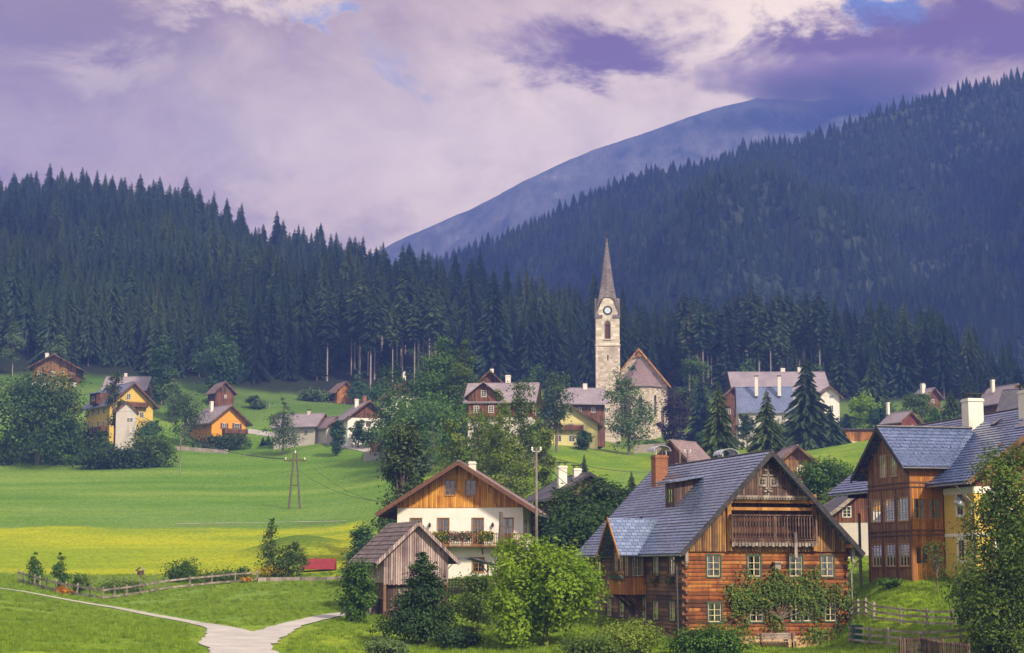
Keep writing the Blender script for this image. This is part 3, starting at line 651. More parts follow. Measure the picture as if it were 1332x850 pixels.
def tree(name, label, cat, loc, w, h, trunk=.25, leaf='mid', shape='round', n=4000, size=.35, seed=1, group=None, lean=0, tr=None, clumps=None, sig=.16, bark='bark', depth=None):
    rs = np.random.RandomState(seed); t = thing(name, label, cat, loc, 0, group)
    z0 = h * trunk; lb = def_lobes(w, h - z0, depth or w, shape, rs, z0)
    lb = [(l[0] + lean * (l[2] / h), l[1], *l[2:]) for l in lb]
    if shape == 'sparse': sig = max(sig, .42); clumps = clumps or max(90, n // 26)
    p, nr, ti = crown_points(lb, n, rs, clumps or max(60, n // 45), sig)
    q9 = np.percentile(p[:, 2], 99.3); q1 = np.percentile(p[:, 2], 1.5); p[:, 2] = z0 + (p[:, 2] - q1) * (h - z0) / max(.1, q9 - q1); q9 = np.percentile(np.abs(p[:, 0] - lean * .5), 97.5); p[:, :2] *= (w / 2) / q9 if not lean else 1; p[:, 2] = np.maximum(p[:, 2], .05)
    o = bpy.data.objects.new('crown', leaf_mesh('crown', p, nr, size, ti, LEAVES[leaf], rs)); COL.objects.link(o); o.parent = t
    mb = MB(); limbs(mb, h * .86, tr or max(.05, w * .03), lb, rs, lean, -.3); mb.build('trunk', M[bark], t, True); return t
def bush(name, label, cat, loc, w, h, leaf='mid', n=2500, size=.2, seed=1, group=None, shape='bush', depth=None, rz=0, sig=.2, clumps=None):
    rs = np.random.RandomState(seed); lb = def_lobes(w, h, depth or w, shape, rs, 0)
    p, nr, ti = crown_points(lb, n, rs, clumps or max(40, n // 40), sig); p[:, 2] = np.maximum(p[:, 2], .02)
    o = bpy.data.objects.new(name, leaf_mesh(name, p, nr, size, ti, LEAVES[leaf], rs)); COL.objects.link(o); o.location = loc; o.rotation_euler = (0, 0, rz)
    return tag(o, label, cat, group)
def spruce_parts(h, w, seed, bare=.08, levels=30, per=8, twigs=5, droop=.5, leaf='spruce', bark='bark', fluff=1.0):
    """returns (crown mesh, trunk mesh): whorls of drooping boughs, each bough a fan of pointed twigs"""
    rs = np.random.RandomState(seed); V = []; T = []
    zb = h * bare
    for i in range(levels):
        t = (i + rs.rand() * .7) / levels; z = zb + (h - zb) * t ** .92
        prof = (1 - t) ** .82 * (.9 + .22 * rs.rand()) + .02
        if bare > .3: prof = math.sin(math.pi * min(1, .12 + .88 * t)) ** .8 * .8 + .04
        k = max(4, int(per * (1 - t * .4)))
        for j in range(k):
            a = 6.283 * (j + rs.rand() * .8) / k + i * 1.7; L = w / 2 * prof * (.5 + .75 * rs.rand())
            if rs.rand() < .06: continue
            d = np.array([math.cos(a), math.sin(a), 0]); sd = np.array([-d[1], d[0], 0]); dr = droop * (.7 + .6 * rs.rand()); ti = rs.rand()
            b0 = np.array([0, 0, z])
            for q in range(twigs):
                f0 = q / twigs * .8 + .04; f1 = min(1.06, f0 + .42 + .2 * rs.rand())
                for side in (-1, 1):
                    c = b0 + d * L * f0 + np.array([0, 0, -dr * L * f0 ** 1.5])
                    e = b0 + d * L * f1 + sd * side * L * .34 * (1 - f0 * .7) * fluff * (.6 + .7 * rs.rand()) + np.array([0, 0, -dr * L * f1 ** 1.5 - L * .12 * rs.rand() - .1])
                    g = b0 + d * L * (f0 + .16) + np.array([0, 0, -dr * L * f0 - L * .05 - h * .006 - .16 * L * rs.rand()])
                    V += [c, e, g]; T += [np.clip(ti * .5 + .5 * rs.rand() , 0, 1)] * 3
    V = np.array(V); n = len(V) // 3; me = bpy.data.meshes.new('crown'); me.vertices.add(n * 3); me.vertices.foreach_set('co', V.ravel()); me.loops.add(n * 3); me.polygons.add(n)
    me.loops.foreach_set('vertex_index', np.arange(n * 3)); me.polygons.foreach_set('loop_start', np.arange(n) * 3); me.update(calc_edges=True)
    at = me.attributes.new('tint', 'FLOAT', 'POINT'); at.data.foreach_set('value', np.array(T)); me.materials.append(LEAVES[leaf])
    mb = MB(); mb.tube([(0, 0, -1), (0, 0, h * .5), (0, 0, h * .97)], [h * .008 + .05, h * .006 + .03, .02], 6)
    tm = mb.build('trunk', M[bark], None, True); trunk = tm.data; bpy.data.objects.remove(tm); return me, trunk
def spruce_thing(name, label, cat, loc, meshes, s=1.0, rz=0.0, group=None, sx=None):
    t = thing(name, label, cat, loc, rz, group); t.scale = (sx or s, sx or s, s)
    for nm, me in zip(('crown', 'trunk'), meshes): o = bpy.data.objects.new(nm, me); COL.objects.link(o); o.parent = t
    return t

# ---------------------------------------------------------------- the forest
FH = 24.0
kinds = [spruce_parts(FH, 10, 11, .07, 60, 12, 7, .5, fluff=.55), spruce_parts(FH, 8.6, 12, .10, 60, 12, 6, .65, fluff=.5), spruce_parts(FH, 11, 13, .05, 56, 13, 7, .35, fluff=.55), spruce_parts(FH * 1.06, 9.4, 14, .22, 56, 12, 6, .5, fluff=.5),
         spruce_parts(FH, 9, 15, .12, 40, 9, 6, .35, 'spruce_light', fluff=.8), spruce_parts(FH * 1.05, 7.4, 16, .5, 26, 9, 6, .35, 'spruce', 'bark_pale'),
         spruce_parts(FH * 1.0, 7.6, 17, .42, 22, 8, 5, .4, 'spruce', 'bark_pale')]
def src_collection():
    c = bpy.data.collections.new('forest_source')
    for i, (a, b) in enumerate(kinds):
        # join crown and trunk data into one mesh for the far mass
        import bmesh
        me = bpy.data.meshes.new('spruce'); bm = bmesh.new(); bm.from_mesh(a); na = len(bm.faces); bm.from_mesh(b); bm.faces.ensure_lookup_table()
        for f in bm.faces[na:]: f.material_index = 1
        bm.to_mesh(me); bm.free(); me.materials.append(a.materials[0]); me.materials.append(b.materials[0])
        c.objects.link(bpy.data.objects.new('%02d_spruce' % i, me))
    return c
SRC = src_collection()
def gn_scatter(name, pts, scl, rot, idx, coll, label, cat):
    me = bpy.data.meshes.new(name); me.from_pydata([tuple(p) for p in pts], [], [])
    for nm, ty, arr in (('scl', 'FLOAT', scl), ('rot', 'FLOAT', rot), ('idx', 'INT', idx)):
        a = me.attributes.new(nm, ty, 'POINT'); a.data.foreach_set('value', np.asarray(arr, np.int32 if ty == 'INT' else np.float32))
    ob = bpy.data.objects.new(name, me); COL.objects.link(ob); tag(ob, label, cat, None, 'stuff')
    ng = bpy.data.node_groups.new(name, 'GeometryNodeTree')
    ng.interface.new_socket('Geometry', in_out='INPUT', socket_type='NodeSocketGeometry'); ng.interface.new_socket('Geometry', in_out='OUTPUT', socket_type='NodeSocketGeometry')
    N = ng.nodes.new; i = N('NodeGroupInput'); o = N('NodeGroupOutput'); io = N('GeometryNodeInstanceOnPoints'); ci = N('GeometryNodeCollectionInfo')
    ci.inputs['Collection'].default_value = coll; ci.inputs['Separate Children'].default_value = True; ci.inputs['Reset Children'].default_value = True
    def at(nm, ty): n = N('GeometryNodeInputNamedAttribute'); n.data_type = ty; n.inputs['Name'].default_value = nm; return n.outputs['Attribute']
    L = ng.links.new; L(i.outputs[0], io.inputs['Points']); L(ci.outputs[0], io.inputs['Instance']); io.inputs['Pick Instance'].default_value = True
    L(at('idx', 'INT'), io.inputs['Instance Index']); cx = N('ShaderNodeCombineXYZ'); L(at('rot', 'FLOAT'), cx.inputs[2]); L(cx.outputs[0], io.inputs['Rotation'])
    L(at('scl', 'FLOAT'), io.inputs['Scale']); L(io.outputs[0], o.inputs[0])
    md = ob.modifiers.new('scatter', 'NODES'); md.node_group = ng; return ob
rs = np.random.RandomState(21)
def jgrid(u0, u1, y0, y1, step):
    out = []; y = y0
    while y < y1:
        x = u0 * y
        while x < u1 * y: out.append((x + (rs.rand() - .5) * step * .9, y + (rs.rand() - .5) * step * .9)); x += step
        y += step
    return np.array(out)
fp = jgrid(-.36, .36, FRONT + 2, 900, 5.9); X, Y = fp[:, 0], fp[:, 1]
u = X / Y; Dr = np.interp(u, _hu, _hD); edge = FRONT + fbm(X / 25, Y * 0, 3) * 26
keep = (Y > edge) & (Y < Dr + 14) & (rs.rand(len(X)) > .08)
X, Y = X[keep], Y[keep]; Z = hgt(X, Y) - .3
sz = (.50 + .52 * rs.rand(len(X)) ** 1.3) * (1 + 1.0 * fbm(X / 26, Y / 26, 3)); ix = rs.choice(5, len(X), p=[.27, .25, .2, .2, .08])
# bare-stemmed mature trees along parts of the forest edge
px_ = W0 / 2 + X / Y * 2345; bare = (Y < FRONT + 46) & (((px_ > 420) & (px_ < 580)) | ((px_ > 890) & (px_ < 1070))) & (rs.rand(len(X)) < .9) & (fbm(X / 9 + 50, Y * 0, 2) > -.08)
ix = np.where(bare, 5 + rs.randint(0, 2, len(X)), ix); sz = np.where(bare, .8 + .25 * rs.rand(len(X)), sz)
order = np.argsort(Y); vis = order[np.abs(X[order] / Y[order]) < .285]; near = vis[:290]
isn = np.zeros(len(X), bool); isn[near] = True
names = ['dark spruce with drooping boughs in the front rows of the forest behind the village', 'narrow dark spruce in the front rows of the forest behind the village', 'broad dark spruce in the front rows of the forest behind the village',
 'high crowned dark spruce in the front rows of the forest behind the village', 'lighter green conifer in the front rows of the forest behind the village',
 'tall forest edge spruce with long bare pale trunk and crown at top', 'forest edge spruce with bare lower trunk and ragged crown']
protos = {}
for k in near:
    i = int(ix[k])
    if i not in protos: protos[i] = o = spruce_thing('spruce_tree', names[i], 'tree', (0, 0, 0), kinds[i], 1, 0, 'spruces at the front of the forest')
    else: o = copy_tree(protos[i])
    o.location = (X[k], Y[k], Z[k]); o.rotation_euler = (0, 0, rs.rand() * 6.28); s = float(sz[k]); o.scale = (s, s, s)
r_ = ~isn
gn_scatter('conifer_forest', np.stack([X[r_], Y[r_], Z[r_]], 1), sz[r_], rs.rand(r_.sum()) * 6.28, ix[r_], SRC, 'dense dark spruce forest covering the hill behind the village', 'forest')
print('forest', len(X))
fp = jgrid(-.12, .34, 760, MR + 25, 4.9); X, Y = fp[:, 0], fp[:, 1]
cl = fbm(X / 120 + 3, Y / 60, 4); keep = (cl < .31) & (rs.rand(len(X)) > .06); X, Y, cl = X[keep], Y[keep], cl[keep]
Z = mz(X, Y) - .4; sz = (.28 + .30 * rs.rand(len(X))) * (1 - 1.0 * np.clip(cl + .05, 0, .3)); ix = rs.choice(7, len(X), p=[.26, .24, .15, .17, .16, .01, .01])
ix = np.where((cl > .19) & (rs.rand(len(X)) < .6), 5 + rs.randint(0, 2, len(X)), ix)
gn_scatter('mountain_forest', np.stack([X, Y, Z], 1), sz, rs.rand(len(X)) * 6.28, ix, SRC, 'hazy blue spruce forest covering the high mountainside behind the church', 'forest')
print('mountain', len(X))
# ---------------------------------------------------------------- house building kit
ZV = Vector((0, 0, 1))
class Face:
    def __init__(s, o, u, n, length): s.o = Vector(o); s.u = Vector(u); s.n = Vector(n); s.len = length
    def p(s, a, z, m=0.0): return s.o + s.u * a + ZV * z + s.n * m
def wall_region(mb, F, z0, top, holes=(), off=0.0, reveal=.14, u0=0.0, u1=None):
    """planar wall on face F between z0 and the piecewise line top [(u, z), ...]; rectangular holes (a0, a1, z0, z1) get reveals"""
    u1 = F.len if u1 is None else u1
    if isinstance(top, (int, float)): top = [(u0, top), (u1, top)]
    tf = lambda a: float(np.interp(a, [q[0] for q in top], [q[1] for q in top]))
    br = sorted(set([u0, u1] + [q[0] for q in top if u0 < q[0] < u1] + [x for h in holes for x in h[:2]]))
    for a, b in zip(br[:-1], br[1:]):
        if b - a < 1e-5: continue
        hs = sorted([h for h in holes if h[0] < (a + b) / 2 < h[1]], key=lambda h: h[2]); z = z0
        for h in hs:
            if h[2] > z + 1e-4: mb.quad(F.p(a, z, off), F.p(b, z, off), F.p(b, h[2], off), F.p(a, h[2], off))
            z = h[3]
        ta, tb = tf(a), tf(b)
        if max(ta, tb) > z + 1e-4: mb.quad(F.p(a, z, off), F.p(b, z, off), F.p(b, max(tb, z), off), F.p(a, max(ta, z), off))
    for a, b, c, d in holes:
        i = off - reveal
        for p, q in (((a, c), (b, c)), ((b, c), (b, d)), ((b, d), (a, d)), ((a, d), (a, c))):
            mb.quad(F.p(*p, off), F.p(*q, off), F.p(*q, i), F.p(*p, i))
def window(par, F, a, z, w, h, frame='white_paint', casing=None, off=0.0, rec=.09, far=False, mull=(2, 3), curtain=True, shutter=None, sill=True, cw=.1, label=None, name='window'):
    a0, a1 = a - w / 2, a + w / 2; mb = MB(); i = off - rec if not far else off + .01; t = .05 if not far else .03
    fw = .06 if w < 1.3 else .07
    if far: fw = .09
    mb.obox(F.o, F.u, F.n, a0, a0 + fw, z, z + h, i, i + t); mb.obox(F.o, F.u, F.n, a1 - fw, a1, z, z + h, i, i + t)
    mb.obox(F.o, F.u, F.n, a0 + fw, a1 - fw, z, z + fw, i, i + t); mb.obox(F.o, F.u, F.n, a0 + fw, a1 - fw, z + h - fw, z + h, i, i + t)
    nx, nz = mull; iw = w - 2 * fw; ih = h - 2 * fw
    for k in range(1, nx): c = a0 + fw + iw * k / nx; mb.obox(F.o, F.u, F.n, c - .035, c + .035, z + fw, z + h - fw, i + .002, i + t + .004)
    for k in range(1, nz): c = z + fw + ih * k / nz; mb.obox(F.o, F.u, F.n, a0 + fw, a1 - fw, c - .018, c + .018, i + .004, i + t - .006)
    o = mb.build(name, M[frame], par, label=label)
    g = MB(); g.quad(F.p(a0 + fw, z + fw, i + .012), F.p(a1 - fw, z + fw, i + .012), F.p(a1 - fw, z + h - fw, i + .012), F.p(a0 + fw, z + h - fw, i + .012)); g.build('pane', M['pane' if far else 'glass'], o)
    if casing:
        c = MB(); q = off + .035
        c.obox(F.o, F.u, F.n, a0 - cw, a0, z - cw, z + h + cw, off - .01, q); c.obox(F.o, F.u, F.n, a1, a1 + cw, z - cw, z + h + cw, off - .01, q)
        c.obox(F.o, F.u, F.n, a0, a1, z + h, z + h + cw, off - .01, q); c.obox(F.o, F.u, F.n, a0, a1, z - cw, z, off - .01, q + .03)
        c.build('casing', M[casing], o)
    if curtain and not far:
        c = MB(); k = i - .07; n = 10
        for s in (0, 1):
            e0 = a0 + .02 if s == 0 else a1 - .02 - iw * .34; e1 = e0 + iw * .34
            for j in range(n):
                x0 = e0 + (e1 - e0) * j / n; x1 = e0 + (e1 - e0) * (j + 1) / n
                c.quad(F.p(x0, z, k - .02 * (j % 2)), F.p(x1, z, k - .02 * ((j + 1) % 2)), F.p(x1, z + h, k - .02 * ((j + 1) % 2)), F.p(x0, z + h, k - .02 * (j % 2)))
        c.build('curtain', M['curtain'], o)
    if shutter:
        for s in (-1, 1):
            c = MB(); b0 = a0 - w * .5 if s < 0 else a1; c.obox(F.o, F.u, F.n, b0 + .02, b0 + w * .5 - .02, z, z + h, off + .01, off + .05)
            for q in range(6): c.obox(F.o, F.u, F.n, b0 + .08, b0 + w * .5 - .08, z + h * (q + .3) / 6, z + h * (q + .7) / 6, off + .05, off + .065)
            c.build('shutter', M[shutter], o)
    return o
def slope_roof(mb, x0, z0, x1, z1, y0, y1, th=.16, rows=0, axis='x'):
    """slab from ridge (x0,z0) to eave (x1,z1), between y0 and y1; rows > 0 laps its courses"""
    f = (lambda x, y, z: (x, y, z)) if axis == 'x' else (lambda x, y, z: (y, x, z))
    L = math.hypot(x1 - x0, z1 - z0); nx, nz = -(z1 - z0) / L, (x1 - x0) / L
    if nz < 0: nx, nz = -nx, -nz
    c = [f(x + nx * k, y, z + nz * k) for k in (0, th) for y in (y0, y1) for x, z in ((x0, z0), (x1, z1))]
    mb._hex(c)
    if rows:
        for r in range(rows):
            a, b = r / rows, min(1, (r + 1) / rows); l0, l1 = th + .004, th + .045
            A = (x0 + (x1 - x0) * a + nx * l0, z0 + (z1 - z0) * a + nz * l0); B = (x0 + (x1 - x0) * b + nx * l1, z0 + (z1 - z0) * b + nz * l1)
            C = (x0 + (x1 - x0) * b + nx * l0, z0 + (z1 - z0) * b + nz * l0)
            mb.quad(f(A[0], y0 - .01, A[1]), f(B[0], y0 - .01, B[1]), f(B[0], y1 + .01, B[1]), f(A[0], y1 + .01, A[1]))
            mb.quad(f(B[0], y0 - .01, B[1]), f(C[0], y0 - .01, C[1]), f(C[0], y1 + .01, C[1]), f(B[0], y1 + .01, B[1]))
            for yy_ in (y0 - .01, y1 + .01): mb.quad(f(A[0], yy_, A[1]), f(B[0], yy_, B[1]), f(C[0], yy_, C[1]))
def gable_roof(par, W, L, H, rise, os_=.6, of=.8, ob=.6, m='tile_brown', th=.16, rows=0, y0=0.0, name='roof', verge='beam', ridge=True, x0=0.0, gut='metal_pipe', near=False):
    k = rise / (W / 2); ze = H - os_ * k; mb = MB()
    for s in (-1, 1): slope_roof(mb, x0, H + rise, x0 + s * (W / 2 + os_), ze, y0 - of, y0 + L + ob, th, rows)
    r = mb.build(name, M[m], par)
    if ridge:
        c = MB(); c.tube([(x0, y0 - of - .02, H + rise + th * 1.12), (x0, y0 + L + ob + .02, H + rise + th * 1.12)], .09 if near else .12, 8); c.build('ridge_cap', M[m if not near else 'metal_dark'], r)
    if verge:
        for yy_ in (y0 - of - .03, y0 + L + ob + .03):
            c = MB()
            for s in (-1, 1):
                n = Vector((s * rise, 0, W / 2)).normalized()
                a = Vector((x0, yy_, H + rise)); b = Vector((x0 + s * (W / 2 + os_), yy_, ze))
                c._hex([p + n * q + Vector((0, d, 0)) for p in (a, b) for q in (-.12, th + .03) for d in (-.03, .03)])
            c.build('barge_board', M[verge], r)
    if gut:
        for s in (-1, 1):
            c = MB(); xg = x0 + s * (W / 2 + os_ + .06); c.tube([(xg, y0 - of, ze - .0), (xg, y0 + L + ob, ze - .0)], .065, 8); c.build('gutter', M[gut], r)
    return r
def rafters(par, W, L, H, rise, os_, of, m='beam', step=1.0, y0=0.0, x0=0.0, purlins=True):
    k = rise / (W / 2); n = int(L / step)
    for i in range(n + 1):
        y = y0 + .1 + (L - .2) * i / n
        for s in (-1, 1): mb = MB(); mb.beam((x0 + s * (W / 2 - .1), y, H - .02 + k * .1 - .1), (x0 + s * (W / 2 + os_ - .05), y, H - (os_ - .05) * k - .1), .1, .14); mb.build('rafter_end', M[m], par)
    if purlins:
        for x in (-W / 2 + .12, -W * .25, 0, W * .25, W / 2 - .12):
            c = MB(); z = H + rise - abs(x) * k - .16; c.beam((x0 + x, y0 + .1, z), (x0 + x, y0 - of + .1, z), .18, .24); c.build('purlin', M[m], par)
def chimney(par, x, y, z0, z1, w=.7, d=.7, m='chimney_white', cap='flat', base=True):
    mb = MB(); mb.box(x - w / 2, x + w / 2, y - d / 2, y + d / 2, z0, z1); mb.box(x - w / 2 - .06, x + w / 2 + .06, y - d / 2 - .06, y + d / 2 + .06, z1 - .22, z1 - .08)
    o = mb.build('chimney', M[m], par)
    c = MB()
    if cap == 'flat':
        for i in (-1, 1):
            for j in (-1, 1): c.box(x + i * w * .38 - .03, x + i * w * .38 + .03, y + j * d * .38 - .03, y + j * d * .38 + .03, z1, z1 + .3)
        c.box(x - w / 2 - .12, x + w / 2 + .12, y - d / 2 - .12, y + d / 2 + .12, z1 + .3, z1 + .36)
        c.build('chimney_cap', M['metal_dark'], o)
    elif cap == 'arch':
        n = 10; r = w * .72
        for i in range(n):
            a0, a1 = math.pi * i / n, math.pi * (i + 1) / n
            q = [(x + r * math.cos(a), z1 + .28 + r * .62 * math.sin(a)) for a in (a0, a1)]
            q2 = [(x + (r - .04) * math.cos(a), z1 + .28 + (r - .04) * .62 * math.sin(a)) for a in (a0, a1)]
            c._hex([(p[0], yy_, p[1]) for yy_ in (y - d * .75, y + d * .75) for p in (q[0], q[1], q2[0], q2[1])])
        for i in (-1, 1):
            for j in (-1, 1): c.box(x + i * w * .42 - .025, x + i * w * .42 + .025, y + j * d * .4 - .025, y + j * d * .4 + .025, z1, z1 + .42)
        c.build('chimney_cowl', M['metal_pale'], o)
    elif cap == 'pipe':
        c.tube([(x, y, z1), (x, y, z1 + .55)], .1, 8); c.tube([(x, y, z1 + .6), (x, y, z1 + .68)], .18, 8); c.build('flue', M['metal_dark'], o)
    return o
def balcony(par, F, a0, a1, z, d=1.1, h=.95, m='honey_boards', rail='beam', slat=.13, carved=False, brackets=True, far=False, label=None):
    o = MB(); o.obox(F.o, F.u, F.n, a0, a1, z - .16, z, .0, d); b = o.build('balcony', M[rail if far else m], par, label=label)
    r = MB(); segs = [((a0, d - .05), (a1, d - .05)), ((a0 + .04, 0), (a0 + .04, d - .05)), ((a1 - .04, 0), (a1 - .04, d - .05))]
    for (x, n), (x2, n2) in segs:
        A, B = F.p(x, z, n), F.p(x2, z, n2); L = (B - A).length
        r.beam(A + ZV * h, B + ZV * h, .11, .08); r.beam(A + ZV * .1, B + ZV * .1, .06, .08)
        if far: r.beam(A + ZV * h * .5, B + ZV * h * .5, .03, h * .8); continue
        k = max(2, int(L / slat))
        for i in range(k):
            c = A.lerp(B, (i + .5) / k); dd = (B - A).normalized()
            w = slat * (.66 if carved else .78)
            if carved:
                prof = [(.12, .9), (.25, .45), (.38, .95), (.52, .5), (.66, .95), (.8, .45), (.94, .9)]
                for (t0, w0), (t1, w1) in zip(prof[:-1], prof[1:]):
                    nn = dd.cross(ZV) * .015
                    q = [c + dd * s * w / 2 * ww + ZV * h * t + nn * m_ for t, ww in ((t0, w0), (t1, w1)) for m_ in (-1, 1) for s in (-1, 1)]; r._hex(q)
            else:
                r.beam(c + ZV * .08, c + ZV * (h - .02), w, .03, up=dd) if abs(dd.x) > 2 else r._hex([c + dd * s * w / 2 + dd.cross(ZV) * .015 * m_ + ZV * zz for zz in (.08, h - .03) for m_ in (-1, 1) for s in (-1, 1)])
    for x in (a0 + .06, (a0 + a1) / 2, a1 - .06): r.beam(F.p(x, z - .1, d - .05), F.p(x, z + h + .04, d - .05), .12)
    r.build('railing', M[m], b)
    if brackets:
        c = MB()
        for x in np.linspace(a0 + .3, a1 - .3, 4): c.beam(F.p(x, z - .22, 0), F.p(x, z - .22, d - .1), .12, .14); c.beam(F.p(x, z - .75, .02), F.p(x, z - .25, d * .6), .09, .1)
        c.build('bracket', M[rail], b)
    return b
def flower_box(par, F, a0, a1, z, off=.12, seed=0, kind='pink', n=500, m='green_paint', h=.32, hang=.12, size=.1):
    o = MB(); o.obox(F.o, F.u, F.n, a0, a1, z, z + .2, off, off + .22); b = o.build('flower_box', M[m], par)
    rs2 = np.random.RandomState(seed + 50)
    for nm, leaf, k in (('foliage', 'mid', n), ('blossoms', kind, n // 2)):
        a = a0 + (a1 - a0) * rs2.rand(k); zz = z + .1 + rs2.rand(k) * h - hang * rs2.rand(k); mm = off + .1 + rs2.normal(size=k) * .12
        p = np.array([list(F.p(x, y, max(.04, q))) for x, y, q in zip(a, zz, mm)])
        ob = bpy.data.objects.new(nm, leaf_mesh(nm, p, rs2.normal(size=(k, 3)) + np.array(F.n), size, rs2.rand(k), LEAVES[leaf], rs2)); COL.objects.link(ob); ob.parent = b
    return b
def faces(W, L, y0=0.0, x0=0.0):
    return {'F': Face((x0 - W / 2, y0, 0), (1, 0, 0), (0, -1, 0), W), 'B': Face((x0 - W / 2, y0 + L, 0), (1, 0, 0), (0, 1, 0), W),
            'L': Face((x0 - W / 2, y0, 0), (0, 1, 0), (-1, 0, 0), L), 'R': Face((x0 + W / 2, y0, 0), (0, 1, 0), (1, 0, 0), L)}
def house(name, label, cat, loc, rot, W, L, H, rise, wall='plaster_white', gable=None, roof='tile_brown', zs=None, os_=.7, of=.9, ob=.7, wins=(), win=None, base=None, verge='beam', balc=(), chim=(),
          upper=None, group=None, rows=0, side_upper=True, th=.16, gut='metal_pipe', gable_off=.05):
    """gabled house: origin at the middle of the front gable's foot, ridge along +y. wins: (face, u, z, w, h[, opts])"""
    t = thing(name, label, cat, loc, R(rot), group); Fs = faces(W, L); zs = H if zs is None else zs; gable = gable or wall; k = rise / (W / 2)
    wo = dict(far=True, casing=None); wo.update(win or {})
    hl = {f: [] for f in 'FBLR'}
    for w_ in wins:
        o = dict(wo); o.update(w_[5] if len(w_) > 5 else {})
        if not o['far']: hl[w_[0]].append((w_[1] - w_[3] / 2, w_[1] + w_[3] / 2, w_[2], w_[2] + w_[4]))
    lo = MB(); nu = 0
    for f in 'FBLR':
        up = MB()
        F = Fs[f]; top = [(0, H), (F.len / 2, H + rise), (F.len, H)] if f in 'FB' else [(0, H), (F.len, H)]
        lows = [h for h in hl[f] if h[3] <= zs + .01]; ups = [h for h in hl[f] if h[2] >= zs - .01]
        if zs < H:
            wall_region(lo, F, -2.0, zs, lows); wall_region(up, F, zs, top, ups, gable_off); nu += 1
            up.quad(F.p(0, zs, 0), F.p(F.len, zs, 0), F.p(F.len, zs, gable_off), F.p(0, zs, gable_off))
        else:
            if f in 'FB':
                zc = zs; inner = max(0, (zc - H) / k)
                lowtop = [(0, H), (inner, zc), (F.len - inner, zc), (F.len, H)] if zc > H else [(0, H), (F.len, H)]
                wall_region(lo, F, -2.0, lowtop, lows)
                mbx = up; u0_, u1_ = inner, F.len - inner
                wall_region(mbx, F, zc, [(u0_, zc), (F.len / 2, H + rise), (u1_, zc)], ups, gable_off, .14, u0_, u1_); mbx.quad(F.p(u0_, zc, 0), F.p(u1_, zc, 0), F.p(u1_, zc, gable_off), F.p(u0_, zc, gable_off))
            else: wall_region(lo, F, -2.0, H, lows)
        if up.f: up.build('gable_cladding', M[gable], t)
    lo.build('wall', M[wall], t)
    if base:
        b = MB(); bt, bh = base
        for f in 'FBLR': b.obox(Fs[f].o, Fs[f].u, Fs[f].n, -.05 if f in 'FB' else 0, Fs[f].len + (.05 if f in 'FB' else 0), -2, bh, .003, .06)
        b.build('plinth', M[bt], t)
    for i, w_ in enumerate(wins):
        o = dict(wo); o.update(w_[5] if len(w_) > 5 else {}); z = w_[2]
        off = gable_off if (z >= zs - .01 and (w_[0] in 'FB' or zs < H)) else 0
        if w_[0] in 'FB' or True: window(t, Fs[w_[0]], w_[1], z, w_[3], w_[4], off=off, **o)
    gable_roof(t, W, L, H, rise, os_, of, ob, roof, th, rows, verge=verge, gut=gut)
    for b in balc: balcony(t, Fs[b[0]], b[1], b[2], b[3], *(b[4:]), far=wo['far'])
    for c in chim: chimney(t, *c)
    return t, Fs
def hz_at(loc, py):
    """local height above loc of the pixel row py at the thing's distance"""
    px = proj(loc)[0]; return (CZ + uz(px, py)[1] * loc.y) - loc.z

# ================================================================ the three near houses
# ---- old log farmhouse
LOG = thing('wooden_farmhouse', 'old red brown log farmhouse with blue grey tiled roof and carved gable loggia, nearest house', 'house', (0, 0, 0), R(15.8))
A0 = P(891.5, 842, 118); LOG.location = A0 + Vector((math.cos(R(15.8)), math.sin(R(15.8)), 0)) * 5.75; LOG.location.z = 0.25
W, L, H, RI = 11.5, 20.0, 6.75, 5.95; Fs = faces(W, L); F = Fs['F']; S = Fs['L']; KF = RI / (W / 2)
ftop = [(0, H), (W / 2, H + RI), (W, H)]
fw_up = [(2.02, 4.75, .9, 1.35), (4.85, 4.75, .9, 1.35), (7.8, 4.75, .9, 1.35), (10.05, 4.75, .9, 1.35)]
fw_lo = [(2.05, 1.85, .9, 1.2), (4.95, 1.85, .9, 1.2), (7.75, 1.85, .75, 1.2), (8.62, 1.85, .75, 1.2), (10.2, 1.85, .8, 1.2)]
hF = [(a - w / 2, a + w / 2, z, z + h) for a, z, w, h in fw_up + fw_lo]
mb = MB(); wall_region(mb, F, .9, 6.35, hF); mb.build('log_wall', M['logs'], LOG)
mb = MB(); sw = [(2.3, 4.75, 1.15, 1.35), (5.3, 4.75, 1.15, 1.35), (17.6, 4.7, 1.5, 1.3), (13.4, 4.75, 1.15, 1.3)]; sl = [(2.3, 1.9, 1.15, 1.2), (5.4, 1.9, 1.15, 1.2), (12.3, 1.9, 1.1, 1.2), (15.0, 1.9, 1.1, 1.2), (17.9, 1.9, 1.1, 1.2), (7.6, 1.7, .9, 1.7), (9.1, .9, 1.0, 2.4)]
hS = [(a - w / 2, a + w / 2, z, z + h) for a, z, w, h in sw + sl]
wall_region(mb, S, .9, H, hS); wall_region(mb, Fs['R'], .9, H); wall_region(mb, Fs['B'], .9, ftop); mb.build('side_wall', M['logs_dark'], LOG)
mb = MB()
for f in (F, S, Fs['R'], Fs['B']): mb.obox(f.o, f.u, f.n, -.06 if f in (F, Fs['B']) else 0, f.len + (.06 if f in (F, Fs['B']) else 0), -2.5, .9, -.2, .06)
mb.build('plinth', M['plinth'], LOG)
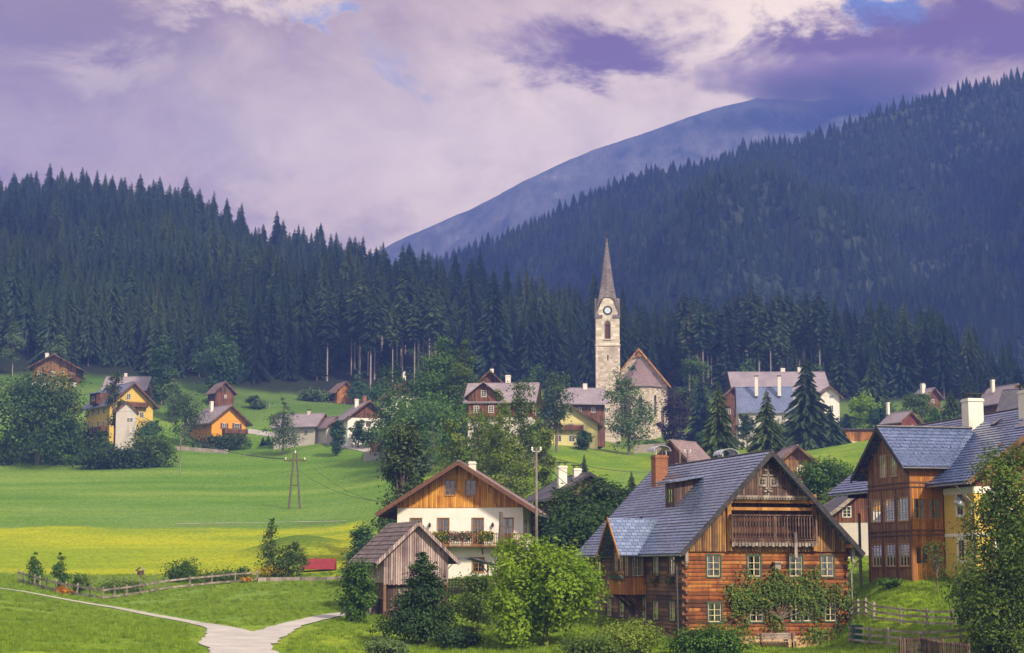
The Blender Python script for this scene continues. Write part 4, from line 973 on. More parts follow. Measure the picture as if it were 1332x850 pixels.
# notched log ends at the corners
for x, sx in ((-W / 2, -1), (W / 2, 1)):
    mb = MB()
    for i in range(20):
        z = .95 + i * .27
        if i % 2: mb.box(min(x, x + sx * .16), max(x, x + sx * .16), .0 + .02, .22, z, z + .2)
        else: mb.box(x - .22 if sx > 0 else x + .02, x - .02 if sx > 0 else x + .22, -.16, .0, z, z + .2)
    mb.build('log_ends', M['beam'], LOG)
# gable: board cladding around the loggia (opening 3.2..9.1, z 7.0..10.3)
LO = (3.15, 9.0, 6.95, 9.55)
mb = MB(); wall_region(mb, F, 6.35, ftop, [(LO[0], LO[1], LO[2], LO[3])], .12, .3); mb.quad(F.p(0, 6.35, 0), F.p(W, 6.35, 0), F.p(W, 6.35, .12), F.p(0, 6.35, .12)); mb.build('gable_cladding', M['gable_boards'], LOG)
mb = MB(); n = 50
for i in range(n):   # cover strips over the board joints
    a = .23 * i + .11
    if a > W - .1: break
    top = 6.75 + min(a, W - a) * KF - .25
    for z0_, z1_ in ([(6.36, top)] if not (LO[0] - .05 < a < LO[1] + .05) else [(6.36, 6.9)]):
        if z1_ > z0_ + .1: mb.obox(F.o, F.u, F.n, a - .025, a + .025, z0_, z1_, .12, .145)
mb.build('cover_strips', M['beam'], LOG)
mb = MB(); mb.quad(F.p(LO[0], LO[2], -.9), F.p(LO[1], LO[2], -.9), F.p(LO[1], LO[3], -.9), F.p(LO[0], LO[3], -.9)); mb.quad(F.p(LO[0], LO[2], 0), F.p(LO[1], LO[2], 0), F.p(LO[1], LO[2], -.9), F.p(LO[0], LO[2], -.9)); mb.quad(F.p(LO[0], LO[3], 0), F.p(LO[1], LO[3], 0), F.p(LO[1], LO[3], -.9), F.p(LO[0], LO[3], -.9))
for a in (LO[0], LO[1]): mb.quad(F.p(a, LO[2], .1), F.p(a, LO[3], .1), F.p(a, LO[3], -.9), F.p(a, LO[2], -.9))
mb.build('loggia_recess', M['brown_boards'], LOG)
mb = MB()
for a in (LO[0] - .1, LO[1] + .1): mb.obox(F.o, F.u, F.n, a - .14, a + .14, 6.4, 10.1, .12, .30)
mb.obox(F.o, F.u, F.n, LO[0] - .25, LO[1] + .25, 9.02, 9.22, .14, .32); mb.obox(F.o, F.u, F.n, LO[0] + .04, LO[1] - .04, 9.5, 9.72, .13, .26); mb.build('loggia_frame', M['beam_light'], LOG)
# projecting upper gable panel of dark boards with a pelmet
mb = MB(); pt = [(2.85, 9.85), (2.86, 6.75 + 2.86 * KF - .35), (W / 2, H + RI - .5), (W - 2.86, 6.75 + 2.86 * KF - .35), (9.2, 9.85)]
pw = [(W / 2 - .62, W / 2 - .2, 11.0 - .35, 11.42 - .35), (W / 2 + .2, W / 2 + .62, 10.65, 11.07)]
wall_region(mb, F, 9.85, [(2.85, 9.86), (2.9, 6.75 + 2.85 * KF - .42), (W / 2, H + RI - .5), (W - 2.9, 6.75 + 2.85 * KF - .42), (W - 2.85, 9.86)], pw, .42, .12, 2.85, W - 2.85)
mb.quad(F.p(2.85, 9.85, .12), F.p(W - 2.85, 9.85, .12), F.p(W - 2.85, 9.85, .42), F.p(2.85, 9.85, .42)); mb.build('upper_gable_panel', M['boards_grey'], LOG)
mb = MB(); mb.obox(F.o, F.u, F.n, 2.8, W - 2.8, 9.83, 9.98, .42, .56)
for i in range(30): a = 2.9 + i * (W - 5.8) / 29; mb.obox(F.o, F.u, F.n, a - .07, a + .07, 9.72, 9.84, .46, .52)
mb.build('pelmet', M['weather_wood'], LOG)
for a, b, c, d in pw: window(LOG, F, (a + b) / 2, c, b - a, d - c, 'weather_wood', 'weather_wood', .42, .05, mull=(2, 2), curtain=False, cw=.09)
mb = MB()   # carved cross ornament between the two tiny windows
for z0_, z1_, w_ in ((9.95, 12.0, .05), (10.2, 10.32, .3), (10.4, 10.5, .2), (11.25, 11.35, .45), (11.6, 11.7, .25)): mb.obox(F.o, F.u, F.n, W / 2 - w_, W / 2 + w_, z0_, z1_, .42, .48)
mb.lathe((0, -.5, 10.2), [(.02, 0), (.12, .06), (.12, .12), (.02, .18)], 8); mb.build('carved_ornament', M['weather_wood'], LOG)
b = balcony(LOG, F, LO[0] - .1, LO[1] + .1, 7.05, .62, 1.65, 'boards_grey', 'boards_grey', .2, True, False)
mb = MB()
for i in range(26): a = LO[0] + (LO[1] - LO[0]) * i / 25; mb.obox(F.o, F.u, F.n, a - .09, a + .09, 6.66 + .05 * (i % 2), 6.92, .6, .63)
mb.build('scalloped_edge', M['weather_wood'], b)
mb = MB(); mb.obox(F.o, F.u, F.n, 7.4, 7.6, 6.1, 7.6, .64, .74); mb.lathe((7.5 - W / 2, -.69, 5.8), [(.02, 0), (.1, .1), (.13, .2), (.06, .3)], 8); mb.build('hanging_post', M['weather_wood'], LOG)
for x in (-W / 2 - .1, W / 2 + .1):
    mb = MB(); mb.box(x - .1, x + .1, -.75, -.5, 5.7, 6.9); mb.lathe((x, -.62, 5.35), [(.02, 0), (.09, .08), (.04, .16), (.12, .26), (.1, .36)], 8); mb.build('corner_pendant', M['weather_wood'], LOG)
for a, z, w, h in fw_up + fw_lo: window(LOG, F, a, z, w, h, 'cream_paint', 'green_paint', cw=.09)
for a, z, w, h in sw + sl[:5]: window(LOG, S, a, z, w, h, 'cream_paint', 'green_paint', cw=.09)
window(LOG, S, 7.6, 1.7, .9, 1.7, 'cream_paint', 'green_paint', cw=.08)
# door of the side wall
mb = MB(); mb.obox(S.o, S.u, S.n, 8.6, 9.6, .9, 3.3, -.1, -.04)
for i in range(4): mb.obox(S.o, S.u, S.n, 8.68, 9.52, 1.0 + i * .58, 1.46 + i * .58, -.04, -.02)
d = mb.build('door', M['brown_paint'], LOG); mb = MB(); mb.obox(S.o, S.u, S.n, 9.4, 9.5, 1.9, 2.05, -.02, .04); mb.build('handle', M['metal_dark'], d)
mb = MB()
for i in range(4): mb.obox(S.o, S.u, S.n, 8.2, 10.0, .9 - (i + 1) * .2, .9 - i * .2, .06, .4 + i * .3)
mb.build('doorstep', M['concrete'], LOG)
# main roof
r = gable_roof(LOG, W, L, H, RI, .62, 1.15, .9, 'tile_blue', .16, 32, near=True, verge='metal_dark')
rafters(LOG, W, L, H, RI, .62, 1.15, 'beam_light', .9)
# two courses of rafters' soffit boards seen under the front overhang are part of the roof; downpipes
mb = MB(); mb.tube([(W / 2 + .66, -.9, H - .72), (W / 2 + .5, -.4, H - 1.1), (W / 2 + .17, -.22, H - 1.6), (W / 2 + .17, -.22, .1)], .055, 8); mb.build('downpipe', M['metal_pipe'], LOG)
mb = MB(); mb.tube([(-W / 2 - .66, .8, H - .72), (-W / 2 - .2, .8, H - 1.3), (-W / 2 - .14, .8, .1)], .055, 8); mb.build('downpipe', M['metal_pipe'], LOG)
# windowed bay on the side with its own gable, y 7.4..10.8
BX, B0, B1 = -W / 2 - 1.15, 7.3, 10.7
BF = Face((BX, B0, 0), (0, 1, 0), (-1, 0, 0), B1 - B0); BN = Face((BX, B0, 0), (1, 0, 0), (0, -1, 0), 1.15); BR = Face((BX, B1, 0), (1, 0, 0), (0, 1, 0), 1.15)
bw = [(.62, 4.75, .85, 1.65), (1.7, 4.75, .85, 1.65), (2.78, 4.75, .85, 1.65)]; bn = [(.58, 4.75, .82, 1.65)]
mb = MB(); hb = lambda ww: [(a - w / 2, a + w / 2, z, z + h) for a, z, w, h in ww]
BT = [(0, 6.7), (1.7, 8.55), (3.4, 6.7)]
wall_region(mb, BF, 3.6, BT, hb(bw)); wall_region(mb, BN, 3.6, 6.7, hb(bn)); wall_region(mb, BR, 3.6, 6.7)
mb.quad(BF.p(0, 3.6), BF.p(3.4, 3.6), BF.p(3.4, 3.6, -1.15), BF.p(0, 3.6, -1.15)); bay = mb.build('bay', M['bay_boards'], LOG)
for q in bw: window(bay, BF, *q, frame='cream_paint', cw=.06, casing='brown_paint')
for q in bn: window(bay, BN, *q, frame='cream_paint', cw=.06, casing='brown_paint')
mb = MB(); mb.box(BX - .25, -W / 2, B0 - .12, B1 + .12, 3.5, 4.55)
for i in range(16): y = B0 - .1 + i * .22; mb.box(BX - .275, BX - .25, y, y + .17, 3.5, 4.5)
mb.box(BX - .3, -W / 2, B0 - .17, B1 + .17, 4.55, 4.63); mb.build('bay_parapet', M['orange_boards'], bay)
mb = MB()
for y in (B0 + .3, (B0 + B1) / 2, B1 - .3): mb.beam((-W / 2, y, 2.5), (BX + .1, y, 3.4), .14, .16); mb.beam((-W / 2, y, 3.42), (BX - .1, y, 3.42), .14, .14)
mb.build('bracket', M['beam'], bay)
mb = MB()
for s in (-1, 1): slope_roof(mb, (B0 + B1) / 2, 8.62, (B0 + B1) / 2 + s * 2.35, 8.62 - 2.35 * 1.088, BX - .95, -W / 2 + 2.6, .12, 0, 'y')
br = mb.build('bay_roof', M['tile_blue'], LOG)
mb = MB()
for s in (-1, 1):
    a = Vector((BX - .99, (B0 + B1) / 2, 8.68)); b2 = Vector((BX - .99, (B0 + B1) / 2 + s * 2.4, 8.68 - 2.4 * 1.088)); mb.beam(a, b2, .06, .26, up=(1, 0, 0)) if False else mb._hex([p + Vector((d_, 0, q)) for p in (a, b2) for q in (-.18, .1) for d_ in (-.03, .03)])
mb.build('barge_board', M['beam_light'], br)
flower_box(LOG, Face((BX - .3, B0, 0), (0, 1, 0), (-1, 0, 0), 3.4), .2, 3.2, 4.55, .0, 1, 'pink', 700, h=.45)
for i, a in enumerate((2.3, 5.3, 17.6)): flower_box(LOG, S, a - .5, a + .5, 4.4, .06, 5 + i, 'pink', 420, h=.5, hang=.35)
# shed dormer higher up on the left slope
DY0, DY1, DXF = 7.9, 9.7, -3.35
zr = lambda x: H + RI - abs(x) * KF + .2
mb = MB(); DF = Face((DXF, DY0, 0), (0, 1, 0), (-1, 0, 0), DY1 - DY0); zb = zr(DXF); zt = zb + 1.75; xb = -(H + RI + .2 - zt - .35) / KF
wall_region(mb, DF, zb - .3, zt, [(.45, 1.35, zb + .35, zb + 1.35)])
for y in (DY0, DY1): mb.quad((DXF, y, zb - .3), (DXF, y, zt), (xb, y, zt + .3), (xb + .05, y, zt + .1))
dm = mb.build('dormer', M['boards_grey'], LOG); window(dm, DF, .9, zb + .35, .9, 1.0, 'brown_paint', None, 0, .05, mull=(2, 2), curtain=False)
mb = MB()
x0_, x1_ = xb + .25, DXF - .6
mb._hex([(x, y, z + q) for q in (0, .1) for y in (DY0 - .6, DY1 + .6) for x, z in ((x0_, zt + .4), (x1_, zt - .05))]); 
for i in range(6): y = DY0 - .35 + i * (DY1 - DY0 + .7) / 5; mb.beam((x0_, y, zt + .52), (x1_, y, zt + .07), .05, .05)
mb.build('dormer_roof', M['sheet_blue'], dm)
# roof window, snow guards, chimneys
def on_slope(x, y, w, l, h, th=.0):
    """box lying on the left slope"""
    d = Vector((-1, 0, -KF)).normalized(); n = Vector((-KF, 0, 1)).normalized(); o = Vector((x, y, zr(x))); m_ = MB()
    m_._hex([o + d * i * l / 2 + Vector((0, j * w / 2, 0)) + n * k for k in (-.05, h) for j in (-1, 1) for i in (-1, 1)]); return m_
sk = on_slope(-4.3, 13.2, .8, 1.15, .16).build('roof_window', M['metal_dark'], LOG); on_slope(-4.3, 13.2, .62, .95, .175).build('pane', M['pane'], sk)
mb = MB()
for i in range(58):
    for q in range(3):
        x = -W / 2 + .1 + q * .55; y = -.8 + i * .38 + .19 * (q % 2); d = Vector((-1, 0, -KF)).normalized(); n = Vector((-KF, 0, 1)).normalized(); o = Vector((x, y, zr(x))); mb.beam(o, o + n * .09, .05)
mb.build('snow_guards', M['metal_dark'], LOG)
chimney(LOG, -1.2, 16.6, 10.3, 13.6, .95, .95, 'brick', 'arch'); chimney(LOG, 1.6, 10.5, 10.8, 13.0, 1.0, 1.0, 'brick', 'arch')
# bird house on the front, outdoor lamp
mb = MB(); mb.obox(F.o, F.u, F.n, 6.2, 6.6, 5.2, 5.6, .0, .3); mb.obox(F.o, F.u, F.n, 6.1, 6.7, 5.6, 5.7, .0, .4); mb.build('bird_box', M['weather_wood'], LOG)
# climbing espalier on the front wall: a plant of its own
esp = thing('climbing_plant', 'leafy espaliered climber trained across the front log wall of the old farmhouse', 'plant', LOG.location, R(15.8))
rs5 = np.random.RandomState(5); mb = MB(); base_ = F.p(7.0, -.3, .35); tips = []
mb.tube([base_, F.p(6.9, 1.2, .2), F.p(6.6, 2.4, .16)], [.09, .07, .05], 7)
for i in range(16):
    a = -1.5 + 3.0 * i / 15; ln = 2.2 + 2.2 * rs5.rand(); e = (6.7 + math.sin(a) * ln * 1.15, min(5.4, 2.0 + math.cos(a) * ln * .62 + 1.0 * rs5.rand()))
    mm_ = ((6.6 + e[0]) / 2, (2.0 + e[1]) / 2 + .3); mb.tube([F.p(6.6, 2.0, .16), F.p(*mm_, .14), F.p(*e, .16)], [.035, .025, .012], 5); tips += [(mm_[0], mm_[1]), e, ((mm_[0] + e[0]) / 2, (mm_[1] + e[1]) / 2)]
mb.build('stem', M['bark'], esp)
cl = np.array(tips + [(x, z) for x, z in ((4.2, 3.8), (5.0, 4.1), (6.0, 4.2), (7.2, 4.15), (8.4, 4.2), (9.5, 4.1), (10.6, 3.9), (11.2, 3.4), (10.9, 2.9), (9.3, 1.1), (10.4, 1.1), (11.1, .8), (8.9, 3.7), (7.5, 3.6), (6.0, 3.5), (4.6, 3.3), (3.8, 3.1), (3.6, 2.4), (10.0, 3.6), (9.6, .5), (8.6, .9), (6.5, 4.9), (9.0, 4.9), (4.2, 4.9), (5.9, 2.0), (4.0, 1.6), (6.4, 1.4), (9.0, 1.0), (11.2, 1.6))])
j = rs5.randint(0, len(cl), 5600); a = cl[j, 0] + rs5.normal(size=5600) * .36; z = cl[j, 1] + rs5.normal(size=5600) * .26; mm_ = np.abs(rs5.normal(size=5600)) * .22 + .06
hide = np.zeros(len(a), bool)
for aw, zw, ww, hw in fw_up + fw_lo: hide |= (np.abs(a - aw) < ww * .5) & (z > zw) & (z < zw + hw) & (rs5.rand(len(a)) < .72)
a, z, mm_ = a[~hide], z[~hide], mm_[~hide]
p = np.stack([-W / 2 + a, -mm_, z], 1); o = bpy.data.objects.new('leaves', leaf_mesh('leaves', p, np.array([0, -1, .5]) + rs5.normal(size=p.shape) * .5, .19, rs5.rand(len(p)), LEAVES['olive'], rs5)); COL.objects.link(o); o.parent = esp

# ---- white farmhouse
WH = G(598, 163); WH.z = 4.85
wopt = dict(far=False, frame='ochre_wood', casing='ochre_wood', cw=.07)
t, Fw = house('white_farmhouse', 'white plastered farmhouse with honey board gable and long flowered balcony', 'house', WH, -5.4, 11.3, 11.5, 6.35, 3.55, 'plaster_white', 'honey_boards', 'tile_brown', zs=6.05, os_=1.65, of=1.6, ob=1.0,
  wins=[('F', 1.7, 2.75, 1.0, 2.35), ('F', 4.15, 2.75, 1.0, 2.35, dict(curtain=True)), ('F', 7.25, 2.75, 1.0, 2.35), ('F', 9.9, 2.75, 1.0, 2.35), ('F', 7.3, .35, 1.0, 1.25), ('F', 3.4, .35, 1.0, 1.25), ('F', 4.75, 7.15, .92, 1.35, dict(frame='ochre_wood', curtain=False)), ('F', 6.6, 7.15, .92, 1.35, dict(frame='ochre_wood', curtain=False)),
        ('R', 3.0, 3.4, .6, 1.5), ('R', 7.0, 3.4, .6, 1.5)], win=wopt, verge='brown_paint', chim=[(.7, 3.5, 8.6, 10.35, .6, .6, 'chimney_white', 'pipe')], th=.2, rows=0)
rafters(t, 11.3, 11.5, 6.35, 3.55, 1.65, 1.6, 'beam', .95)
bb = balcony(t, Fw['F'], .6, 11.4, 2.7, 1.25, 1.0, 'bay_boards', 'beam', .16, True, True)
bF = Face(Fw['F'].p(0, 0, 1.25), (1, 0, 0), (0, -1, 0), 11.3)
for i, (a0, a1) in enumerate(((2.6, 4.7), (4.8, 6.9), (7.5, 8.8))): flower_box(t, bF, a0, a1, 3.35, .02, 20 + i, 'pink' if i == 1 else 'gold', 800, h=.55, hang=.5, size=.14)
for a in (2.95, 8.6):
    mb = MB(); mb.obox((-5.65, 0, 0), (1, 0, 0), (0, -1, 0), a - .02, a + .02, 4.4, 4.75, .02, .14); mb.lathe((a - 5.65, -.17, 4.3), [(.03, 0), (.1, .03), (.12, .28), (.03, .4)], 8); mb.build('wall_lamp', M['metal_dark'], t)
mb = MB(); mb.tube([(5.7 + .1, .3, 5.0), (5.75, .3, -1)], .05, 8); mb.build('downpipe', M['metal_pipe'], t)

# ---- weathered barn
BA = G(541, 143); BA.z = 1.95
barn = thing('wooden_barn', 'small silvery weathered barn with grey shingle roof in front of white farmhouse', 'barn', BA, R(21))
W, L, H, RI = 5.3, 6.8, 4.6, 2.45; Fb = faces(W, L)
mb = MB(); 
for k in 'FB': wall_region(mb, Fb[k], 2.45, [(0, H), (W / 2, H + RI), (W, H)])
for k in 'LR': wall_region(mb, Fb[k], 2.45, H)
for k in 'FB':
    f = Fb[k]
    for i in range(27): a = .1 + i * .19; top = H + min(a, W - a) * RI / (W / 2) - .03; f_ = (i % 3) * .012; mb.obox(f.o, f.u, f.n, a - .08, a + .08, 2.3 + .05 * (i % 2), top, .003, .03 + f_)
mb.quad((-W / 2, 0, 2.45), (W / 2, 0, 2.45), (W / 2, L, 2.45), (-W / 2, L, 2.45)); mb.build('upper_cladding', M['barn_boards'], barn)
mb = MB()
for k in 'FBLR': f = Fb[k]; ir = .35; wall_region(mb, Face(f.p(0, 0, -ir), f.u, f.n, f.len), -1.2, 2.46, [], 0, .1, ir, f.len - ir)
mb.build('lower_wall', M['boards_grey'], barn)
mb = MB()
for x in (-W / 2 + .12, 0, W / 2 - .12):
    for y in (.12, L / 2, L - .12): mb.beam((x, y, -1), (x, y, 2.5), .2)
mb.beam((-W / 2, .1, 2.4), (W / 2, .1, 2.4), .2); mb.beam((-W / 2 + .1, .1, 1.3), (-W / 2 + .1, L, 1.3), .16); mb.build('timber_posts', M['beam'], barn)
mb = MB(); mb.obox(Fb['F'].o, Fb['F'].u, Fb['F'].n, 1.3, 2.1, 1.5, 2.1, -.36, -.3); mb.build('shutter', M['weather_wood'], barn)
r = gable_roof(barn, W, L, H, RI, .75, .55, .5, 'shingle_grey', .12, 9, verge='barn_boards', gut=None, ridge=False)
mb = MB()
for s in (-1, 1):
    for i in range(26):
        y = -.55 + i * .3; w = .27; n = Vector((s * RI, 0, W / 2)).normalized()
        a_ = Vector((s * .02, y, H + RI + .16)); b_2 = Vector((s * .42, y, H + RI + .16 - .4 * RI / (W / 2))); mb._hex([p + n * q + Vector((0, d_, 0)) for p in (a_, b_2) for q in (.0, .03) for d_ in (0, w)])
mb.build('ridge_shingles', M['shingle_grey'], r)
# eave batten poking out on the left side
mb = MB(); mb.beam((-W / 2 - .8, .2, H - .75), (-W / 2 - .8, L, H - .75), .1); mb.build('eave_pole', M['weather_wood'], r)

# ---- big chalet on the right
TH = 14.0; xl = Vector((math.cos(R(TH)), math.sin(R(TH)), 0)); yl = Vector((-math.sin(R(TH)), math.cos(R(TH)), 0))
C1 = P(1187, 755, 122); C1.z = 4.75; C2 = C1 + xl * 2.45; Gc = C2 - yl * 4.2
CH = thing('yellow_chalet', 'large yellow chalet at the right edge with blue grey roof and three storey wooden bay', 'house', Gc + xl * 6.0, R(TH))
W, L, H, RI = 12.0, 19.5, 7.05, 4.35; Fc = faces(W, L); k = RI / (W / 2)
mb = MB(); sw = [(1.9, 4.3, .8, 1.3), (1.9, 1.3, .8, 1.3)]; fwn = [(2.4, 7.6, .9, 1.2), (5.0, 7.6, .9, 1.2), (2.0, 4.3, 1, 1.4), (5.0, 4.3, 1, 1.4), (8, 4.3, 1, 1.4), (2.0, 1.3, 1, 1.4), (5.0, 1.3, 1, 1.4)]
wall_region(mb, Fc['L'], -2, 6.0, hb(sw), u1=10.6); FI = Face((-W / 2 + 3.4, 10.6, 0), (0, 1, 0), (-1, 0, 0), L - 10.6); wall_region(mb, FI, -2, 9.2); wall_region(mb, Fc['R'], -2, 6.0); wall_region(mb, Fc['F'], -2, 6.0, hb(fwn[2:])); wall_region(mb, Fc['B'], -2, 6.0, u0=3.4); mb.build('wall', M['plaster_yellow'], CH)
mb = MB(); wall_region(mb, Fc['L'], 6.0, H, [], .04, u1=10.6); wall_region(mb, Fc['R'], 6.0, H, [], .04)
for q in 'FB': wall_region(mb, Fc[q], 6.0, [(0, H), (W / 2, H + RI), (W, H)], hb(fwn[:2]) if q == 'F' else [], .04)
mb.build('gable_cladding', M['brown_boards'], CH)
mb = MB()
for f in (Fc['L'], Fc['F']):
    mb.obox(f.o, f.u, f.n, 0, f.len if f is Fc['F'] else 4.2, 5.75, 6.05, .003, .06); mb.obox(f.o, f.u, f.n, 0, f.len if f is Fc['F'] else 4.2, 2.85, 3.05, .003, .04)
    for i in range(int((f.len if f is Fc['F'] else 4.2) / .3)): mb.obox(f.o, f.u, f.n, i * .3 + .03, i * .3 + .21, 5.62, 5.75, .003, .05)
mb.build('plaster_band', M['plaster_white'], CH)
for q in sw: window(CH, Fc['L'], *q, frame='brown_paint', casing='plaster_white', cw=.2, mull=(2, 2))
for q in fwn[:2]: window(CH, Fc['F'], *q, frame='white_paint', casing='brown_paint', off=.04, mull=(2, 2))
for q in fwn[2:]: window(CH, Fc['F'], *q, frame='white_paint', casing='plaster_white', cw=.15, mull=(2, 2))
gable_roof(CH, W, L, H, RI, 1.2, 1.6, .9, 'tile_blue_big', .18, 26, near=True)
rafters(CH, W, L, H, RI, 1.2, 1.6, 'beam', .9)
# wing: gable faces local -x, y 4.2..10.7, projecting 2.45
w0, w1, wx = 4.2, 10.7, -W / 2 - 2.45; WL = w1 - w0; WE = 7.75; WR = 2.5
Ff = Face((wx, w0, 0), (0, 1, 0), (-1, 0, 0), WL); Fn = Face((wx, w0, 0), (1, 0, 0), (0, -1, 0), 2.45); Fk = Face((wx, w1, 0), (1, 0, 0), (0, 1, 0), 2.45)
top2 = [(2.4, 7.0, 1.1, 1.5), (4.0, 7.0, 1.1, 1.5)]
trip = lambda z, h: [(1.12, z, 1.6, h), (3.22, z, 1.6, h), (5.35, z, 1.6, h)]
hFf = top2 + trip(3.95, 1.55) + trip(.9, 1.5); hFn = [(.65, 4.05, .85, 1.35), (1.8, 4.05, .85, 1.35), (1.85, .95, .75, 1.3), (.75, .0, 1.0, 2.3)]
mb = MB(); wall_region(mb, Ff, -2, [(0, WE), (WL / 2, WE + WR), (WL, WE)], hb(hFf)); wall_region(mb, Fk, -2, WE); wing = mb.build('wing', M['bay_boards'], CH)
mb = MB(); wall_region(mb, Fn, -2, WE, hb(hFn)); mb.quad(Fn.p(2.45, 6), Face((-W/2, w0, 0), (0, 1, 0), (-1, 0, 0), 1).p(0, WE), Fn.p(2.45, WE)); mb.build('side_cladding', M['orange_boards'], wing)
mb = MB()
for f, ln in ((Ff, WL), (Fn, 2.45)):
    for z in (2.95, 6.15, 6.45, 3.25): mb.obox(f.o, f.u, f.n, -.03, ln, z, z + .1, .002, .07)
    n = 3 if f is Ff else 1
    for i in range(n + 1): a = ln * i / n; mb.obox(f.o, f.u, f.n, a - .07, a + .07, -1, 6.1, .004, .05)
mb.build('trim', M['brown_paint'], wing)
for q in hFf: window(wing, Ff, *q, frame='cream_paint', casing='ochre_wood', cw=.06, mull=(3 if q[2] > 1 else 2, 2))
for q in hFn[:3]: window(wing, Fn, *q, frame='ochre_wood', casing='orange_boards', cw=.07, mull=(2, 2))
mb = MB(); mb.obox(Fn.o, Fn.u, Fn.n, .25, 1.25, 0, 1.1, -.1, -.03)
for a0, a1 in ((.25, .35), (1.15, 1.25), (.7, .8)): mb.obox(Fn.o, Fn.u, Fn.n, a0, a1, 1.1, 2.3, -.1, -.03)
mb.obox(Fn.o, Fn.u, Fn.n, .35, 1.15, 2.18, 2.3, -.098, -.032); d = mb.build('door', M['orange_boards'], wing)
mb = MB(); mb.quad(Fn.p(.35, 1.1, -.07), Fn.p(1.15, 1.1, -.07), Fn.p(1.15, 2.18, -.07), Fn.p(.35, 2.18, -.07)); mb.build('pane', M['glass'], d)
mb = MB(); yc = (w0 + w1) / 2; kw = WR / (WL / 2)
for s in (-1, 1): slope_roof(mb, yc, WE + WR, yc + s * (WL / 2 + (1.1 if s > 0 else .45)), WE - (1.1 if s > 0 else .45) * kw, wx - .75, -W / 2 + 3.9, .16, 12, 'y')
wr = mb.build('wing_roof', M['tile_blue_big'], CH)
mb = MB(); mb.tube([(wx - .8, yc, WE + WR + .22), (-W / 2 + 4, yc, WE + WR + .22)], .1, 8); mb.build('ridge_cap', M['metal_dark'], wr)
mb = MB()
for s in (-1, 1):
    a_ = Vector((wx - .78, yc, WE + WR + .04)); q_ = WL / 2 + (1.12 if s > 0 else .47); b_2 = a_ + Vector((0, s * q_, -q_ * kw)); mb._hex([p + Vector((d_, 0, q)) for p in (a_, b_2) for q in (-.2, .16) for d_ in (-.035, .035)])
mb.build('barge_board', M['metal_dark'], wr)
mb = MB(); mb.tube([(wx - .75, w0 - .5, WE - .45 * kw), (-W / 2 + .2, w0 - .5, WE - .45 * kw)], .07, 8); mb.build('gutter', M['metal_dark'], wr)
for y in (w0 + .1, yc, w1 - .1):
    mb = MB(); z = WE + WR - abs(y - yc) * kw - .15; mb.beam((wx, y, z), (wx - .65, y, z), .16, .22); mb.beam((wx, y, z - .7), (wx - .5, y, z - .1), .12); mb.build('purlin', M['beam'], wing)
zl = H + RI + .2
chimney(CH, -1.5, 8.2, zl - 1.6, zl + 1.0, 1.15, 1.0, 'chimney_white', 'flat'); chimney(CH, -.8, 1.8, zl - 1.2, zl + 1.0, 1.0, .9, 'chimney_white', 'flat')
KF2, d_ = k, Vector((-1, 0, -k)).normalized(); n_ = Vector((-k, 0, 1)).normalized()
def on_ch(x, y, w, l, h):
    o = Vector((x, y, H + RI - abs(x) * k + .2)); m_ = MB(); m_._hex([o + d_ * i * l / 2 + Vector((0, j * w / 2, 0)) + n_ * q for q in (0, h) for j in (-1, 1) for i in (-1, 1)]); return m_
o = on_ch(-1.6, -.2, 2.4, 1.7, .12).build('solar_panel', M['metal_pale'], CH); on_ch(-1.6, -.2, 2.25, 1.55, .135).build('panel_glass', M['pane'], o)
o = on_ch(-1.3, 5.2, .7, .7, .12).build('roof_window', M['metal_dark'], CH); on_ch(-1.3, 5.2, .55, .55, .14).build('pane', M['pane'], o)
mb = MB()
for a_, r_2 in ((0, .06), (.14, .38)): pass
mb.lathe((0, 0, 0), [(.02, 0), (.2, .03), (.36, .10), (.40, .15), (.36, .12), (.2, .06), (.01, .04)], 20); mb.beam((0, 0, .05), (0, 0, .4), .03); mb.tube([(0, 0, 0), (0, 0, -.35)], .03, 6)
ds = mb.build('satellite_dish', M['metal_pale'], CH, True); ds.location = (-W / 2 - .5, 1.0, 5.0); ds.rotation_euler = (R(62), R(-35), 0)
mb = MB(); mb.tube([(-W / 2 - 1.2, .2, H - .95), (-W / 2 - .5, .2, H - 1.6), (-W / 2 - .12, .2, H - 2.0), (-W / 2 - .12, .2, 0)], .06, 8); mb.build('downpipe', M['metal_pipe'], CH)
# ================================================================ the church
CHL = P(791.5, 576, 420); CHL.z = h1(CHL.x, CHL.y) + .1
ch = thing('church', 'tall stone village church with slender brown spire and clock, highest building', 'church', CHL, R(-1.0))
TB = 2.75; FT = Face((-TB, 0, 0), (1, 0, 0), (0, -1, 0), 2 * TB); FTL = Face((-TB, 0, 0), (0, 1, 0), (-1, 0, 0), 2 * TB); FTR = Face((TB, 0, 0), (0, 1, 0), (1, 0, 0), 2 * TB); FTB = Face((-TB, 2 * TB, 0), (1, 0, 0), (0, 1, 0), 2 * TB)
mb = MB(); slit = [(2.6, 2.9, 18.8, 20.1)]
for f in (FT, FTL, FTR, FTB): wall_region(mb, f, -3, 22.3, slit if f is FT else [], 0, .4)
tw = mb.build('tower', M['church_stone'], ch)
mb = MB(); gp = [(0, 29.3), (1.55, 33.0), (2.2, 33.5), (3.3, 33.5), (3.95, 33.0), (5.5, 29.3)]
for f in (FT, FTL, FTR, FTB):
    wall_region(mb, f, 22.3, gp, [(2.15, 3.35, 23.9, 27.2)], 0, .4); 
bf = mb.build('belfry', M['church_smooth'], tw)
mb = MB()
